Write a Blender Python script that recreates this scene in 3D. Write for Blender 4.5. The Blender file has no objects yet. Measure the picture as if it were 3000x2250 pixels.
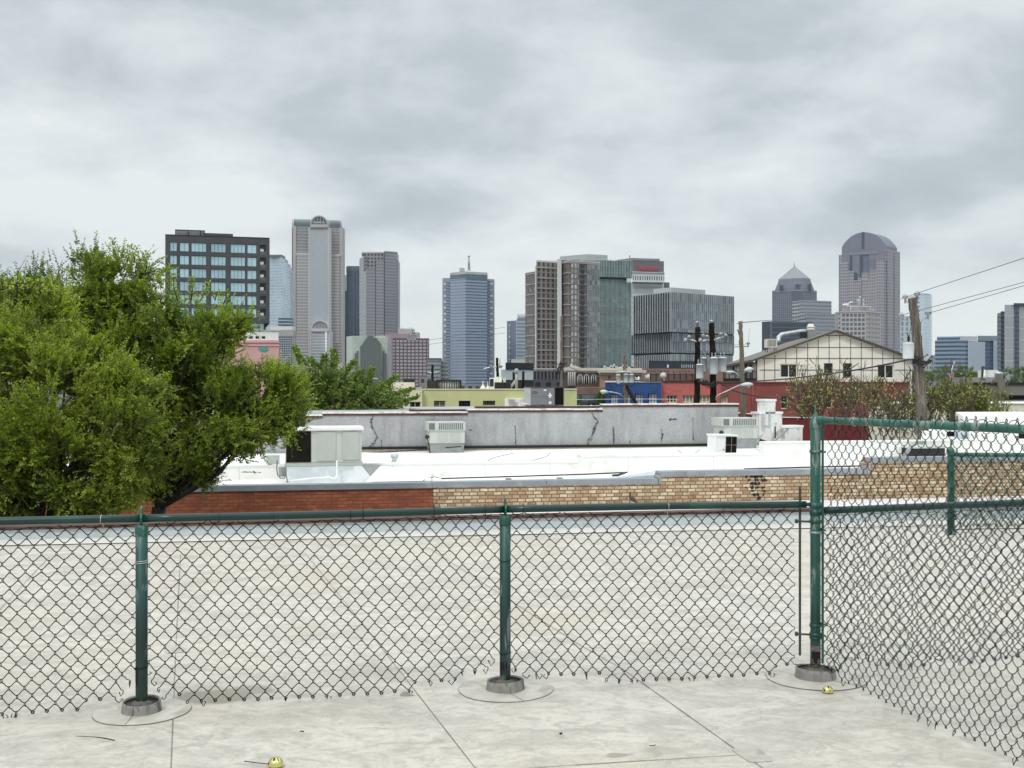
import bpy, math, random
import numpy as np
from mathutils import Vector, Matrix
R = math.radians
random.seed(7)
S = bpy.context.scene
COL = S.collection

# ------------------------------------------------------------ camera, sky, sun, exposure
F, CX, CY, EYE = 3300.0, 1500.0, 1125.0, 1.7
cam = bpy.data.cameras.new('camera'); cam.sensor_width = 36.0; cam.lens = 36.0 * F / 3000.0
cam.clip_start = 0.05; cam.clip_end = 20000.0
camo = bpy.data.objects.new('camera', cam); COL.objects.link(camo)
camo.location = (0, 0, EYE); camo.rotation_euler = (R(90), 0, 0); S.camera = camo

SUN_EL, SUN_AZ = R(50), R(205)          # azimuth clockwise from +Y
W = bpy.data.worlds.new('World'); S.world = W; W.use_nodes = True
nt = W.node_tree; nt.nodes.clear()
def N(t, typ, **kw):
    n = t.nodes.new(typ)
    for k, v in kw.items():
        if k == 'inp':
            for kk, vv in v.items(): n.inputs[kk].default_value = vv
        else: setattr(n, k, v)
    return n
def MATH(t, op, a, b=None, clamp=False):
    n = t.nodes.new('ShaderNodeMath'); n.operation = op; n.use_clamp = clamp
    for i, x in enumerate((a, b)):
        if x is None: continue
        if isinstance(x, (int, float)): n.inputs[i].default_value = x
        else: t.links.new(x, n.inputs[i])
    return n.outputs[0]
def MIX(t, fac, a, b, mode='MIX'):
    n = t.nodes.new('ShaderNodeMix'); n.data_type = 'RGBA'; n.blend_type = mode
    for i, x in ((0, fac), (6, a), (7, b)):
        if isinstance(x, (int, float)): n.inputs[i].default_value = x
        elif isinstance(x, (tuple, list)): n.inputs[i].default_value = tuple(x) + ((1,) if len(x) == 3 else ())
        else: t.links.new(x, n.inputs[i])
    return n.outputs[2]
def RAMP(t, fac, stops, interp='LINEAR'):
    n = t.nodes.new('ShaderNodeValToRGB'); cr = n.color_ramp; cr.interpolation = interp
    while len(cr.elements) < len(stops): cr.elements.new(0.5)
    for e, (p, c) in zip(cr.elements, stops):
        e.position = p
        e.color = (c, c, c, 1) if isinstance(c, (int, float)) else tuple(c) + (1,)
    t.links.new(fac, n.inputs[0]); return n.outputs[0]

sky = N(nt, 'ShaderNodeTexSky', sky_type='NISHITA', sun_disc=False, sun_elevation=SUN_EL, sun_rotation=SUN_AZ)
tc = N(nt, 'ShaderNodeTexCoord')
sep = N(nt, 'ShaderNodeSeparateXYZ'); nt.links.new(tc.outputs['Generated'], sep.inputs[0])
zz = MATH(nt, 'MAXIMUM', MATH(nt, 'ADD', sep.outputs[2], 0.30), 0.05)
com = N(nt, 'ShaderNodeCombineXYZ')
nt.links.new(MATH(nt, 'DIVIDE', sep.outputs[0], zz), com.inputs[0])
nt.links.new(MATH(nt, 'DIVIDE', sep.outputs[1], zz), com.inputs[1])
def wnoise(scale, detail, rough, loc, dist=0.0):
    mp = N(nt, 'ShaderNodeMapping'); mp.inputs['Location'].default_value = loc
    nt.links.new(com.outputs[0], mp.inputs[0])
    n = N(nt, 'ShaderNodeTexNoise', inp={'Scale': scale, 'Detail': detail, 'Roughness': rough, 'Distortion': dist * 0.3})
    nt.links.new(mp.outputs[0], n.inputs['Vector']); return n.outputs[0]
n1 = wnoise(1.35, 3.0, 0.45, (3.3, 9.7, 3), 0.3)
n2 = wnoise(4.2, 7.0, 0.58, (4.0, 1.0, 3), 0.8)
cl = MATH(nt, 'ADD', MATH(nt, 'MULTIPLY', n1, 0.66), MATH(nt, 'MULTIPLY', n2, 0.34))
cloud = RAMP(nt, cl, [(0.35, (0.42, 0.47, 0.505)), (0.43, (0.51, 0.565, 0.595)), (0.495, (0.65, 0.705, 0.725)), (0.585, (0.80, 0.84, 0.845))])
hz = RAMP(nt, sep.outputs[2], [(0.0, 1.0), (0.045, 0.8), (0.10, 0.18), (0.16, 0.0)])
cloud = MIX(nt, hz, cloud, (0.79, 0.84, 0.83))
zen = RAMP(nt, sep.outputs[2], [(0.30, 1.0), (0.75, 2.6)])          # overcast dome is brightest overhead
zn = N(nt, 'ShaderNodeMapRange', inp={'From Min': 0.34, 'From Max': 0.85, 'To Min': 1.0, 'To Max': 2.25}); nt.links.new(sep.outputs[2], zn.inputs[0])
vm = N(nt, 'ShaderNodeVectorMath', operation='SCALE'); nt.links.new(cloud, vm.inputs[0])
nt.links.new(MATH(nt, 'MULTIPLY', zn.outputs[0], 10.0), vm.inputs['Scale'])
skymix = MIX(nt, 0.93, sky.outputs[0], vm.outputs[0])
bg = N(nt, 'ShaderNodeBackground', inp={'Strength': 0.1}); nt.links.new(skymix, bg.inputs[0])
wo = N(nt, 'ShaderNodeOutputWorld'); nt.links.new(bg.outputs[0], wo.inputs[0])

sl = bpy.data.lights.new('sun', 'SUN'); sl.energy = 1.3; sl.angle = R(12); sl.color = (1.0, 0.96, 0.9)
so = bpy.data.objects.new('sun', sl); COL.objects.link(so)
sd = Vector((math.sin(SUN_AZ) * math.cos(SUN_EL), math.cos(SUN_AZ) * math.cos(SUN_EL), math.sin(SUN_EL)))
so.rotation_euler = (-sd).to_track_quat('-Z', 'Y').to_euler(); so.location = (0, -20, 60)
S.view_settings.view_transform = 'Standard'; S.view_settings.look = 'None'
S.view_settings.exposure = 0.12; S.view_settings.gamma = 1.0

# ------------------------------------------------------------ helpers
def P(x, y, Y): return Vector(((x - CX) / F * Y, Y, EYE + (CY - y) / F * Y))      # photograph reading at a known distance
def XP(x, Y): return (x - CX) / F * Y
def ZP(y, Y): return EYE + (CY - y) / F * Y
GROUND = -5.0

class MB:
    def __init__(s): s.v = []; s.f = []; s.uv = []; s.sm = []
    def add(s, verts, faces, uvs=None, smooth=False):
        b = len(s.v); s.v += [tuple(v) for v in verts]
        for i, f in enumerate(faces):
            s.f.append(tuple(b + k for k in f)); s.sm.append(smooth)
            s.uv.append(uvs[i] if uvs else None)
    def quad(s, a, b, c, d, uv=None): s.add([a, b, c, d], [(0, 1, 2, 3)], [uv] if uv else None)
    def poly(s, pts, uv=None): s.add(pts, [tuple(range(len(pts)))], [uv] if uv else None)
    def box(s, x0, x1, y0, y1, z0, z1):
        s.hexa([(x0, y0), (x1, y0), (x1, y1), (x0, y1)], z0, z1)
    def hexa(s, poly, z0, z1): s.prism(poly, z0, z1)
    def obox(s, c, sx, sy, sz, rz=0.0):       # base-centred box turned about z
        ca, sa = math.cos(rz), math.sin(rz)
        pl = [(c[0] + x * ca - y * sa, c[1] + x * sa + y * ca) for x, y in ((-sx/2, -sy/2), (sx/2, -sy/2), (sx/2, sy/2), (-sx/2, sy/2))]
        s.prism(pl, c[2], c[2] + sz)
    def prism(s, poly, z0, z1, top=True, bottom=True, z1b=None):
        # poly counter-clockwise; uv in metres, v measured down from the top
        n = len(poly); z1s = z1 if isinstance(z1, (list, tuple)) else [z1] * n
        zt = max(z1s)
        for i in range(n):
            a, b = poly[i], poly[(i + 1) % n]; L = math.hypot(b[0]-a[0], b[1]-a[1])
            za, zb = z1s[i], z1s[(i + 1) % n]
            s.quad((a[0], a[1], z0), (b[0], b[1], z0), (b[0], b[1], zb), (a[0], a[1], za),
                   [(0, z0 - zt), (L, z0 - zt), (L, zb - zt), (0, za - zt)])
        if top: s.poly([(p[0], p[1], z1s[i]) for i, p in enumerate(poly)], [(-9000.5, 0.01)] * n)
        if bottom: s.poly([(p[0], p[1], z0) for p in reversed(poly)], [(-9000.5, 0.01)] * n)
    def loft(s, rings, cap=True, smooth=False, closed=True):
        n = len(rings[0]); verts = [v for r in rings for v in r]; faces = []
        for i in range(len(rings) - 1):
            for j in range(n if closed else n - 1):
                k = (j + 1) % n
                faces.append((i*n + j, i*n + k, (i+1)*n + k, (i+1)*n + j))
        if cap:
            faces.append(tuple(reversed(range(n)))); faces.append(tuple(range((len(rings)-1)*n, len(rings)*n)))
        s.add(verts, faces, smooth=smooth)
    def tube(s, pts, r, n=6, cap=True, smooth=True):
        pts = [Vector(p) for p in pts]; rs = r if isinstance(r, (list, tuple)) else [r] * len(pts)
        rings = []; up = None
        for i, p in enumerate(pts):
            t = (pts[min(i+1, len(pts)-1)] - pts[max(i-1, 0)])
            if t.length < 1e-9: t = Vector((0, 0, 1))
            t.normalize()
            if up is None: up = Vector((0, 0, 1)) if abs(t.z) < 0.9 else Vector((1, 0, 0))
            a = t.cross(up)
            if a.length < 1e-6: a = t.cross(Vector((0.3, 1, 0.2)))
            a.normalize(); b = a.cross(t).normalized(); up = b
            rings.append([p + (a * math.cos(2*math.pi*k/n) + b * math.sin(2*math.pi*k/n)) * rs[i] for k in range(n)])
        s.loft(rings, cap, smooth)
    def lathe(s, c, prof, n=20, smooth=True, sx=1.0, sy=1.0):
        rings = [[(c[0] + r*sx*math.cos(2*math.pi*k/n), c[1] + r*sy*math.sin(2*math.pi*k/n), c[2] + z) for k in range(n)] for r, z in prof]
        s.loft(rings, True, smooth)
    def ball(s, c, rx, ry, rz, n=12, m=8):
        s.lathe(c, [(max(1e-4, math.sin(math.pi*i/m)), 0) for i in range(m+1)], n)
        k = len(s.v) - n*(m+1)
        for i in range(m+1):
            for j in range(n):
                x, y, z = s.v[k]; s.v[k] = (c[0] + (x-c[0])*rx, c[1] + (y-c[1])*ry, c[2] - rz*math.cos(math.pi*i/m)); k += 1
    def build(s, name, mat, parent=None, bevel=0.0, stuff=None, shade=None):
        off = root_loc(parent) if parent else base_of(s.v)
        me = bpy.data.meshes.new(name)
        me.from_pydata([(x-off[0], y-off[1], z-off[2]) for x, y, z in s.v], [], s.f)
        me.polygons.foreach_set('use_smooth', [bool(a) if shade is None else shade for a in s.sm])
        if any(u is not None for u in s.uv):
            l = me.uv_layers.new(name='uv'); flat = []
            for f, u in zip(s.f, s.uv):
                for k in range(len(f)): flat += list(u[k]) if u else [0.0, 0.0]
            l.data.foreach_set('uv', flat)
        me.validate(); me.update(); me.materials.append(mat)
        o = bpy.data.objects.new(name, me); COL.objects.link(o)
        if parent: o.parent = parent
        else: o.location = off
        if bevel:
            b = o.modifiers.new('bevel', 'BEVEL'); b.width = bevel; b.segments = 2; b.limit_method = 'ANGLE'
        if stuff: o['kind'] = 'stuff'
        return o
def base_of(v):
    a = np.array(v, dtype=float); lo, hi = a.min(0), a.max(0)
    return ((lo[0]+hi[0])/2, (lo[1]+hi[1])/2, lo[2])
def root_loc(o):
    while o.parent: o = o.parent
    return o.location
def thing(name, label, cat, loc, group=None):
    o = bpy.data.objects.new(name, None); COL.objects.link(o); o.location = loc
    o.empty_display_size = 0.2; o['label'] = label; o['category'] = cat
    if group: o['group'] = group
    return o
def tag(o, label, cat, group=None):
    o['label'] = label; o['category'] = cat
    if group: o['group'] = group
    return o
def structure(o): o['kind'] = 'structure'; return o
def big_mesh(name, verts, faces4, mat, parent, attr=None, smooth=False):
    off = np.array(root_loc(parent)) if parent else np.zeros(3)
    v = (verts - off).astype(np.float32); nf = len(faces4); k = faces4.shape[1]
    me = bpy.data.meshes.new(name)
    me.vertices.add(len(v)); me.vertices.foreach_set('co', v.ravel())
    me.loops.add(nf*k); me.loops.foreach_set('vertex_index', faces4.astype(np.int32).ravel())
    me.polygons.add(nf); me.polygons.foreach_set('loop_start', np.arange(0, nf*k, k, dtype=np.int32))
    me.polygons.foreach_set('use_smooth', np.full(nf, smooth, dtype=bool))
    me.update(calc_edges=True)
    if attr is not None:
        a = me.attributes.new('tint', 'FLOAT', 'POINT'); a.data.foreach_set('value', attr.astype(np.float32))
    me.validate(); me.materials.append(mat)
    o = bpy.data.objects.new(name, me); COL.objects.link(o)
    if parent: o.parent = parent
    return o

# ------------------------------------------------------------ materials
def new_mat(name):
    m = bpy.data.materials.new(name); m.use_nodes = True; t = m.node_tree; t.nodes.clear()
    out = N(t, 'ShaderNodeOutputMaterial'); b = N(t, 'ShaderNodeBsdfPrincipled'); t.links.new(b.outputs[0], out.inputs[0])
    return m, t, b
def coords(t, scale=(1, 1, 1), uv=False):
    c = N(t, 'ShaderNodeTexCoord'); mp = N(t, 'ShaderNodeMapping'); mp.inputs['Scale'].default_value = scale
    t.links.new(c.outputs['UV' if uv else 'Object'], mp.inputs[0]); return mp.outputs[0]
def NOISE(t, vec, scale, detail=4.0, rough=0.55, dist=0.0):
    n = N(t, 'ShaderNodeTexNoise', inp={'Scale': scale, 'Detail': detail, 'Roughness': rough, 'Distortion': dist})
    t.links.new(vec, n.inputs['Vector']); return n.outputs[0]
def BUMP(t, b, h, strength=0.3, dist=0.01):
    n = N(t, 'ShaderNodeBump', inp={'Strength': strength, 'Distance': dist}); t.links.new(h, n.inputs['Height']); t.links.new(n.outputs[0], b.inputs['Normal'])
def paint(name, col, rough=0.7, var=0.12, scale=3.0, col2=None, amt=0.5, scale2=6.0, stretch=(1, 1, 1), bump=0.0, metal=0.0, spec=None):
    """weathered surface: base colour, brightness mottling, and patches of a second colour"""
    m, t, b = new_mat(name); v = coords(t, stretch)
    n = NOISE(t, v, scale, 5.0)
    f = N(t, 'ShaderNodeMapRange', inp={'From Min': 0.3, 'From Max': 0.7, 'To Min': 1 - var, 'To Max': 1 + var}); t.links.new(n, f.inputs[0])
    cc = N(t, 'ShaderNodeCombineColor')
    for i in range(3): t.links.new(f.outputs[0], cc.inputs[i])
    c = MIX(t, 1.0, col, cc.outputs[0], 'MULTIPLY')
    if col2:
        n2 = NOISE(t, v, scale2, 6.0, 0.62, 0.5)
        lo = 0.62 - 0.24 * amt
        c = MIX(t, RAMP(t, n2, [(lo, 0.0), (lo + 0.12, 1.0)]), c, col2)
    t.links.new(c, b.inputs['Base Color']); b.inputs['Roughness'].default_value = rough; b.inputs['Metallic'].default_value = metal
    if spec is not None: b.inputs['Specular IOR Level'].default_value = spec
    if bump: BUMP(t, b, n, bump)
    return m
def facade(name, wall, glass, pu, pv, wu=(0.2, 0.8), wv=(0.3, 0.8), var=0.25, groughness=0.15, gmetal=0.45, mull=None, wallvar=0.06, big=0.12):
    """curtain-wall pattern in metres (UV): glazing openings repeated every pu x pv"""
    m, t, b = new_mat(name)
    c = N(t, 'ShaderNodeTexCoord'); s = N(t, 'ShaderNodeSeparateXYZ'); t.links.new(c.outputs['UV'], s.inputs[0])
    U = MATH(t, 'DIVIDE', s.outputs[0], pu); V = MATH(t, 'DIVIDE', s.outputs[1], pv)
    fu = MATH(t, 'FRACT', U); fv = MATH(t, 'FRACT', V)
    def inside(x, lo, hi): return MATH(t, 'MULTIPLY', MATH(t, 'GREATER_THAN', x, lo), MATH(t, 'LESS_THAN', x, hi))
    w = MATH(t, 'MULTIPLY', inside(fu, *wu), inside(fv, *wv))
    w = MATH(t, 'MULTIPLY', w, MATH(t, 'GREATER_THAN', s.outputs[0], -9000.0))
    if mull:
        fm = MATH(t, 'FRACT', MATH(t, 'DIVIDE', s.outputs[0], mull)); w = MATH(t, 'MULTIPLY', w, MATH(t, 'GREATER_THAN', fm, 0.14))
    cb = N(t, 'ShaderNodeCombineXYZ'); t.links.new(MATH(t, 'FLOOR', U), cb.inputs[0]); t.links.new(MATH(t, 'FLOOR', V), cb.inputs[1])
    wn = N(t, 'ShaderNodeTexWhiteNoise', noise_dimensions='2D'); t.links.new(cb.outputs[0], wn.inputs['Vector'])
    def scaled(col, val, lo, hi):
        f = N(t, 'ShaderNodeMapRange', inp={'To Min': lo, 'To Max': hi}); t.links.new(val, f.inputs[0])
        cc = N(t, 'ShaderNodeCombineColor')
        for i in range(3): t.links.new(f.outputs[0], cc.inputs[i])
        return MIX(t, 1.0, col, cc.outputs[0], 'MULTIPLY')
    g = scaled(glass, wn.outputs[0], 1 - var, 1 + var)
    nb = NOISE(t, coords(t, (1, 1, 1)), 0.03, 3.0)
    g = MIX(t, 1.0, g, RAMP(t, nb, [(0.3, 1 - big), (0.7, 1.0)]), 'MULTIPLY')
    wl = scaled(wall, NOISE(t, coords(t), 0.15, 4.0), 1 - wallvar*2, 1 + wallvar*2)
    t.links.new(MIX(t, w, wl, g), b.inputs['Base Color'])
    t.links.new(MATH(t, 'ADD', MATH(t, 'MULTIPLY', w, groughness - 0.75), 0.75), b.inputs['Roughness'])
    t.links.new(MATH(t, 'MULTIPLY', w, gmetal), b.inputs['Metallic'])
    return m
def brick(name, c1, c2, c3, mortar, bw=0.215, bh=0.072, ms=0.011, off=0.5, rnd=0.9, bump=0.6, dark=None):
    m, t, b = new_mat(name); v = coords(t, (1, 1, 1), uv=True)
    nz = N(t, 'ShaderNodeTexNoise', inp={'Scale': 7.0, 'Detail': 2.0}); t.links.new(v, nz.inputs['Vector'])
    wob = N(t, 'ShaderNodeVectorMath', operation='SCALE'); wob.inputs['Scale'].default_value = 0.022
    sub = N(t, 'ShaderNodeVectorMath', operation='SUBTRACT'); t.links.new(nz.outputs['Color'], sub.inputs[0]); sub.inputs[1].default_value = (0.5, 0.5, 0.5)
    t.links.new(sub.outputs[0], wob.inputs[0])
    ad = N(t, 'ShaderNodeVectorMath', operation='ADD'); t.links.new(v, ad.inputs[0]); t.links.new(wob.outputs[0], ad.inputs[1])
    bt = N(t, 'ShaderNodeTexBrick', offset=off, inp={'Scale': 1.0, 'Mortar Size': ms, 'Mortar Smooth': 0.3, 'Brick Width': bw, 'Row Height': bh, 'Bias': 0.0})
    t.links.new(ad.outputs[0], bt.inputs['Vector'])
    bt.inputs['Color1'].default_value = (0, 0, 0, 1); bt.inputs['Color2'].default_value = (1, 1, 1, 1); bt.inputs['Mortar'].default_value = (0.5, 0.5, 0.5, 1)
    col = RAMP(t, bt.outputs['Color'], [(0.0, c1), (0.35, c2), (0.65, c3), (1.0, c1)])
    n = NOISE(t, v, 9.0, 6.0, 0.65); n3 = NOISE(t, v, 1.1, 4.0)
    col = MIX(t, 1.0, col, RAMP(t, n, [(0.25, 0.62), (0.75, 1.25)]), 'MULTIPLY')
    col = MIX(t, 1.0, col, RAMP(t, n3, [(0.3, 0.8), (0.7, 1.08)]), 'MULTIPLY')
    if dark: col = MIX(t, RAMP(t, NOISE(t, v, 2.6, 5.0, 0.7), [(0.60, 0.0), (0.72, 0.7)]), col, dark)
    col = MIX(t, bt.outputs['Fac'], col, mortar)
    t.links.new(col, b.inputs['Base Color']); b.inputs['Roughness'].default_value = 0.88
    h = MATH(t, 'ADD', MATH(t, 'MULTIPLY', bt.outputs['Fac'], -1.0), MATH(t, 'MULTIPLY', n, 0.5)); BUMP(t, b, h, bump, 0.012)
    return m
def leaf_mat(name, stops, trans=0.35):
    m = bpy.data.materials.new(name); m.use_nodes = True; t = m.node_tree; t.nodes.clear()
    out = N(t, 'ShaderNodeOutputMaterial'); a = N(t, 'ShaderNodeAttribute', attribute_name='tint')
    col = RAMP(t, a.outputs['Fac'], stops)
    b = N(t, 'ShaderNodeBsdfPrincipled', inp={'Roughness': 0.45}); b.inputs['Specular IOR Level'].default_value = 0.3
    t.links.new(col, b.inputs['Base Color'])
    tr = N(t, 'ShaderNodeBsdfTranslucent'); t.links.new(MIX(t, 1.0, col, (1.25, 1.35, 0.7), 'MULTIPLY'), tr.inputs[0])
    mx = N(t, 'ShaderNodeMixShader', inp={0: trans}); t.links.new(b.outputs[0], mx.inputs[1]); t.links.new(tr.outputs[0], mx.inputs[2])
    t.links.new(mx.outputs[0], out.inputs[0]); return m

M = {}
M['white'] = paint('white_membrane', (0.84, 0.84, 0.81), 0.6, 0.05, 1.5, (0.70, 0.69, 0.64), 0.25, 1.2)
M['whitepaint'] = paint('white_paint', (0.80, 0.80, 0.78), 0.55, 0.06, 2.0)
M['whitestain'] = paint('stained_white_masonry', (0.74, 0.73, 0.71), 0.8, 0.08, 3.0, (0.36, 0.34, 0.32), 0.42, 2.4, (1, 1, 0.6), 0.2)
M['coping'] = paint('grey_metal_coping', (0.26, 0.29, 0.31), 0.45, 0.12, 1.2, (0.36, 0.39, 0.41), 0.4, 1.0, (1, 1, 1), 0, 0.3)
M['parapet'] = paint('bluish_white_membrane', (0.50, 0.55, 0.575), 0.6, 0.06, 1.0, (0.45, 0.48, 0.49), 0.4, 2.0)
M['cap'] = paint('pinkish_white_cap', (0.72, 0.66, 0.65), 0.6, 0.06, 2.0)
M['rust'] = paint('red_brown_flashing', (0.085, 0.048, 0.038), 0.8, 0.25, 4.0)
M['green'] = paint('green_vinyl_coating', (0.010, 0.066, 0.052), 0.38, 0.25, 5.0, (0.04, 0.12, 0.10), 0.42, 5.0, (1, 1, 0.35))
M['railgreen'] = paint('dark_green_rail_coating', (0.004, 0.030, 0.026), 0.33, 0.15, 4.0, (0.012, 0.055, 0.046), 0.35, 4.0)
def post_mat(name, low, high, chip, z0, z1):
    """green coating, paler above a ragged line, scuffed to bare grey in vertical patches"""
    m, t, b = new_mat(name); v = coords(t); s = N(t, 'ShaderNodeSeparateXYZ'); t.links.new(v, s.inputs[0])
    n1 = NOISE(t, coords(t, (1, 1, 0.35)), 10.0, 6.0, 0.65, 0.5); n2 = NOISE(t, coords(t, (1, 1, 0.22)), 17.0, 5.0, 0.6, 0.3); n3 = NOISE(t, v, 4.0, 3.0)
    zz_ = MATH(t, 'ADD', s.outputs[2], MATH(t, 'MULTIPLY', MATH(t, 'SUBTRACT', n1, 0.5), 0.35))
    mr = N(t, 'ShaderNodeMapRange', inp={'From Min': z0, 'From Max': z1}); t.links.new(zz_, mr.inputs[0])
    c = MIX(t, mr.outputs[0], low, high); c = MIX(t, 1.0, c, RAMP(t, n3, [(0.3, 0.65), (0.7, 1.3)]), 'MULTIPLY')
    c = MIX(t, RAMP(t, n2, [(0.56, 0.0), (0.61, 0.85)]), c, chip); c = MIX(t, RAMP(t, n1, [(0.30, 0.8), (0.38, 0.0)]), c, (0.004, 0.012, 0.010))
    t.links.new(c, b.inputs['Base Color']); b.inputs['Roughness'].default_value = 0.45; BUMP(t, b, n2, 0.2, 0.004); return m
M['postgreen'] = post_mat('worn_green_post', (0.004, 0.026, 0.021), (0.012, 0.085, 0.066), (0.13, 0.165, 0.155), 0.45, 0.95)
M['topgreen'] = post_mat('faded_green_post', (0.007, 0.055, 0.042), (0.020, 0.105, 0.078), (0.20, 0.25, 0.235), 0.2, 1.3)
M['wire'] = paint('vinyl_coated_wire', (0.0035, 0.010, 0.008), 0.6, 0.3, 6.0, spec=0.1)
M['wiregreen'] = paint('green_vinyl_coated_wire', (0.005, 0.026, 0.020), 0.5, 0.3, 6.0, spec=0.15)
M['tie'] = paint('aluminium_tie_wire', (0.6, 0.62, 0.58), 0.4, 0.1, 4.0, metal=0.5)
M['blackhole'] = paint('rusted_through_black', (0.006, 0.006, 0.006), 0.9)
M['collar'] = paint('grey_membrane_collar', (0.23, 0.225, 0.205), 0.75, 0.25, 12.0, (0.11, 0.105, 0.095), 0.45, 14.0, (1, 1, 0.5), 0.2)
M['sealant'] = paint('dirty_sealant', (0.13, 0.115, 0.095), 0.85, 0.25, 15.0, (0.05, 0.042, 0.034), 0.5, 20.0)
M['flash'] = paint('tan_membrane_patch', (0.50, 0.47, 0.415), 0.75, 0.14, 9.0, (0.38, 0.35, 0.30), 0.45, 7.0)
M['seam'] = paint('seam_dirt', (0.20, 0.185, 0.16), 0.9, 0.3, 8.0)
M['dark'] = paint('dark_debris', (0.02, 0.018, 0.015), 0.8)
M['gold'] = paint('gold_foil_metal', (0.72, 0.66, 0.25), 0.16, 0.1, 30.0, metal=0.95)
M['acgrey'] = paint('light_grey_enamel', (0.50, 0.52, 0.485), 0.5, 0.05, 3.0, (0.42, 0.43, 0.40), 0.3, 5.0)
M['acpanel'] = paint('sage_grey_enamel', (0.44, 0.465, 0.425), 0.48, 0.04, 3.0)
M['acdark'] = paint('charcoal_grey_enamel', (0.21, 0.215, 0.225), 0.5, 0.06, 3.0)
M['coil'] = paint('black_coil', (0.008, 0.0075, 0.006), 0.85, 0.3, 30.0, (0.018, 0.014, 0.009), 0.5, 14.0, spec=0.1)
M['fin'] = paint('grey_green_slots', (0.13, 0.16, 0.15), 0.6)
M['galv'] = paint('galvanised_sheet', (0.50, 0.53, 0.54), 0.38, 0.12, 2.0, (0.62, 0.64, 0.64), 0.5, 2.2, (1, 1, 1), 0, 0.45)
M['steel'] = paint('grey_steel', (0.30, 0.32, 0.32), 0.45, 0.15, 5.0, metal=0.4)
M['darksteel'] = paint('dark_weathered_steel', (0.05, 0.06, 0.058), 0.55, 0.25, 6.0)
M['pvc'] = paint('white_pvc', (0.82, 0.82, 0.80), 0.4)
M['black'] = paint('black_paint', (0.012, 0.013, 0.014), 0.5, 0.2, 5.0)
M['cable'] = paint('black_cable', (0.016, 0.016, 0.017), 0.6)
M['thincable'] = paint('weathered_grey_cable', (0.10, 0.105, 0.11), 0.6)
def stucco_mat():
    m, t, b = new_mat('grey_stucco'); n1 = NOISE(t, coords(t, (1, 1, 0.7)), 0.9, 7.0, 0.62, 0.4); n2 = NOISE(t, coords(t, (1, 1, 0.16)), 3.2, 5.0, 0.6); n3 = NOISE(t, coords(t), 14.0, 4.0, 0.6)
    c = MIX(t, RAMP(t, n1, [(0.35, 0.0), (0.68, 0.8)]), (0.43, 0.435, 0.44), (0.31, 0.315, 0.325)); c = MIX(t, RAMP(t, n2, [(0.50, 0.0), (0.72, 0.5)]), c, (0.22, 0.225, 0.23)); c = MIX(t, RAMP(t, n2, [(0.28, 0.4), (0.42, 0.0)]), c, (0.55, 0.55, 0.55))
    c = MIX(t, 1.0, c, RAMP(t, n3, [(0.3, 0.85), (0.7, 1.08)]), 'MULTIPLY'); t.links.new(c, b.inputs['Base Color']); b.inputs['Roughness'].default_value = 0.9; BUMP(t, b, n3, 0.3); return m
M['stucco'] = stucco_mat()
M['tile'] = paint('red_brown_coping_tile', (0.11, 0.05, 0.04), 0.8, 0.3, 3.0)
M['sand'] = paint('gravel_strip', (0.25, 0.22, 0.17), 0.9, 0.3, 6.0)
M['asphalt'] = paint('asphalt', (0.06, 0.06, 0.06), 0.9, 0.2, 0.3, (0.10, 0.10, 0.09), 0.5, 0.05)
M['wood'] = paint('weathered_grey_pole_wood', (0.090, 0.074, 0.058), 0.9, 0.4, 5.0, (0.19, 0.168, 0.140), 0.55, 4.0, (3, 3, 0.22), 0.5)
M['darkwood'] = paint('creosoted_pole_wood', (0.014, 0.010, 0.008), 0.9, 0.3, 5.0, (0.035, 0.024, 0.019), 0.5, 4.0, (3, 3, 0.25), 0.4, spec=0.1)
M['greywood'] = paint('grey_brown_pole_wood', (0.16, 0.13, 0.10), 0.9, 0.3, 5.0, (0.23, 0.20, 0.16), 0.5, 4.0, (3, 3, 0.25), 0.4)
M['can'] = paint('pale_grey_transformer_enamel', (0.60, 0.63, 0.64), 0.4, 0.05, 4.0)
M['ceramic'] = paint('grey_porcelain', (0.36, 0.37, 0.38), 0.3)
M['glassdark'] = paint('dark_window_glass', (0.012, 0.018, 0.018), 0.08, 0.3, 0.6, spec=0.35)
M['bark'] = paint('dark_bark', (0.045, 0.035, 0.028), 0.9, 0.35, 12.0, (0.09, 0.075, 0.06), 0.4, 10.0, (1, 1, 0.3), 0.4)
M['twig'] = paint('brown_twig_bark', (0.105, 0.078, 0.056), 0.9, 0.3, 8.0)
M['red_letter'] = paint('red_sign_letters', (0.60, 0.035, 0.07), 0.5)
M['white_letter'] = paint('white_sign_letters', (0.80, 0.80, 0.80), 0.5)
def text_obj(s, size, depth, mat, name, parent, o, ux, uz=Vector((0, 0, 1)), bold=0.0, width=None):
    cu = bpy.data.curves.new(name, 'FONT'); cu.body = s; cu.size = size; cu.extrude = depth; cu.offset = bold
    tmp = bpy.data.objects.new('tmp', cu); COL.objects.link(tmp)
    dg = bpy.context.evaluated_depsgraph_get(); me = bpy.data.meshes.new_from_object(tmp.evaluated_get(dg))
    bpy.data.objects.remove(tmp)
    ux = Vector(ux).normalized(); uy = uz.cross(ux).normalized()
    xs = [v.co.x for v in me.vertices]; w = max(xs) - min(xs); k = (width / w) if width else 1.0; x0 = min(xs)
    off = Vector(root_loc(parent))
    for v in me.vertices:
        v.co = Vector(o) + ux * ((v.co.x - x0) * k) + uz * v.co.y - uy * v.co.z - off
    me.materials.clear(); me.materials.append(mat); me.update()
    ob = bpy.data.objects.new(name, me); COL.objects.link(ob); ob.parent = parent; return ob
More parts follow.
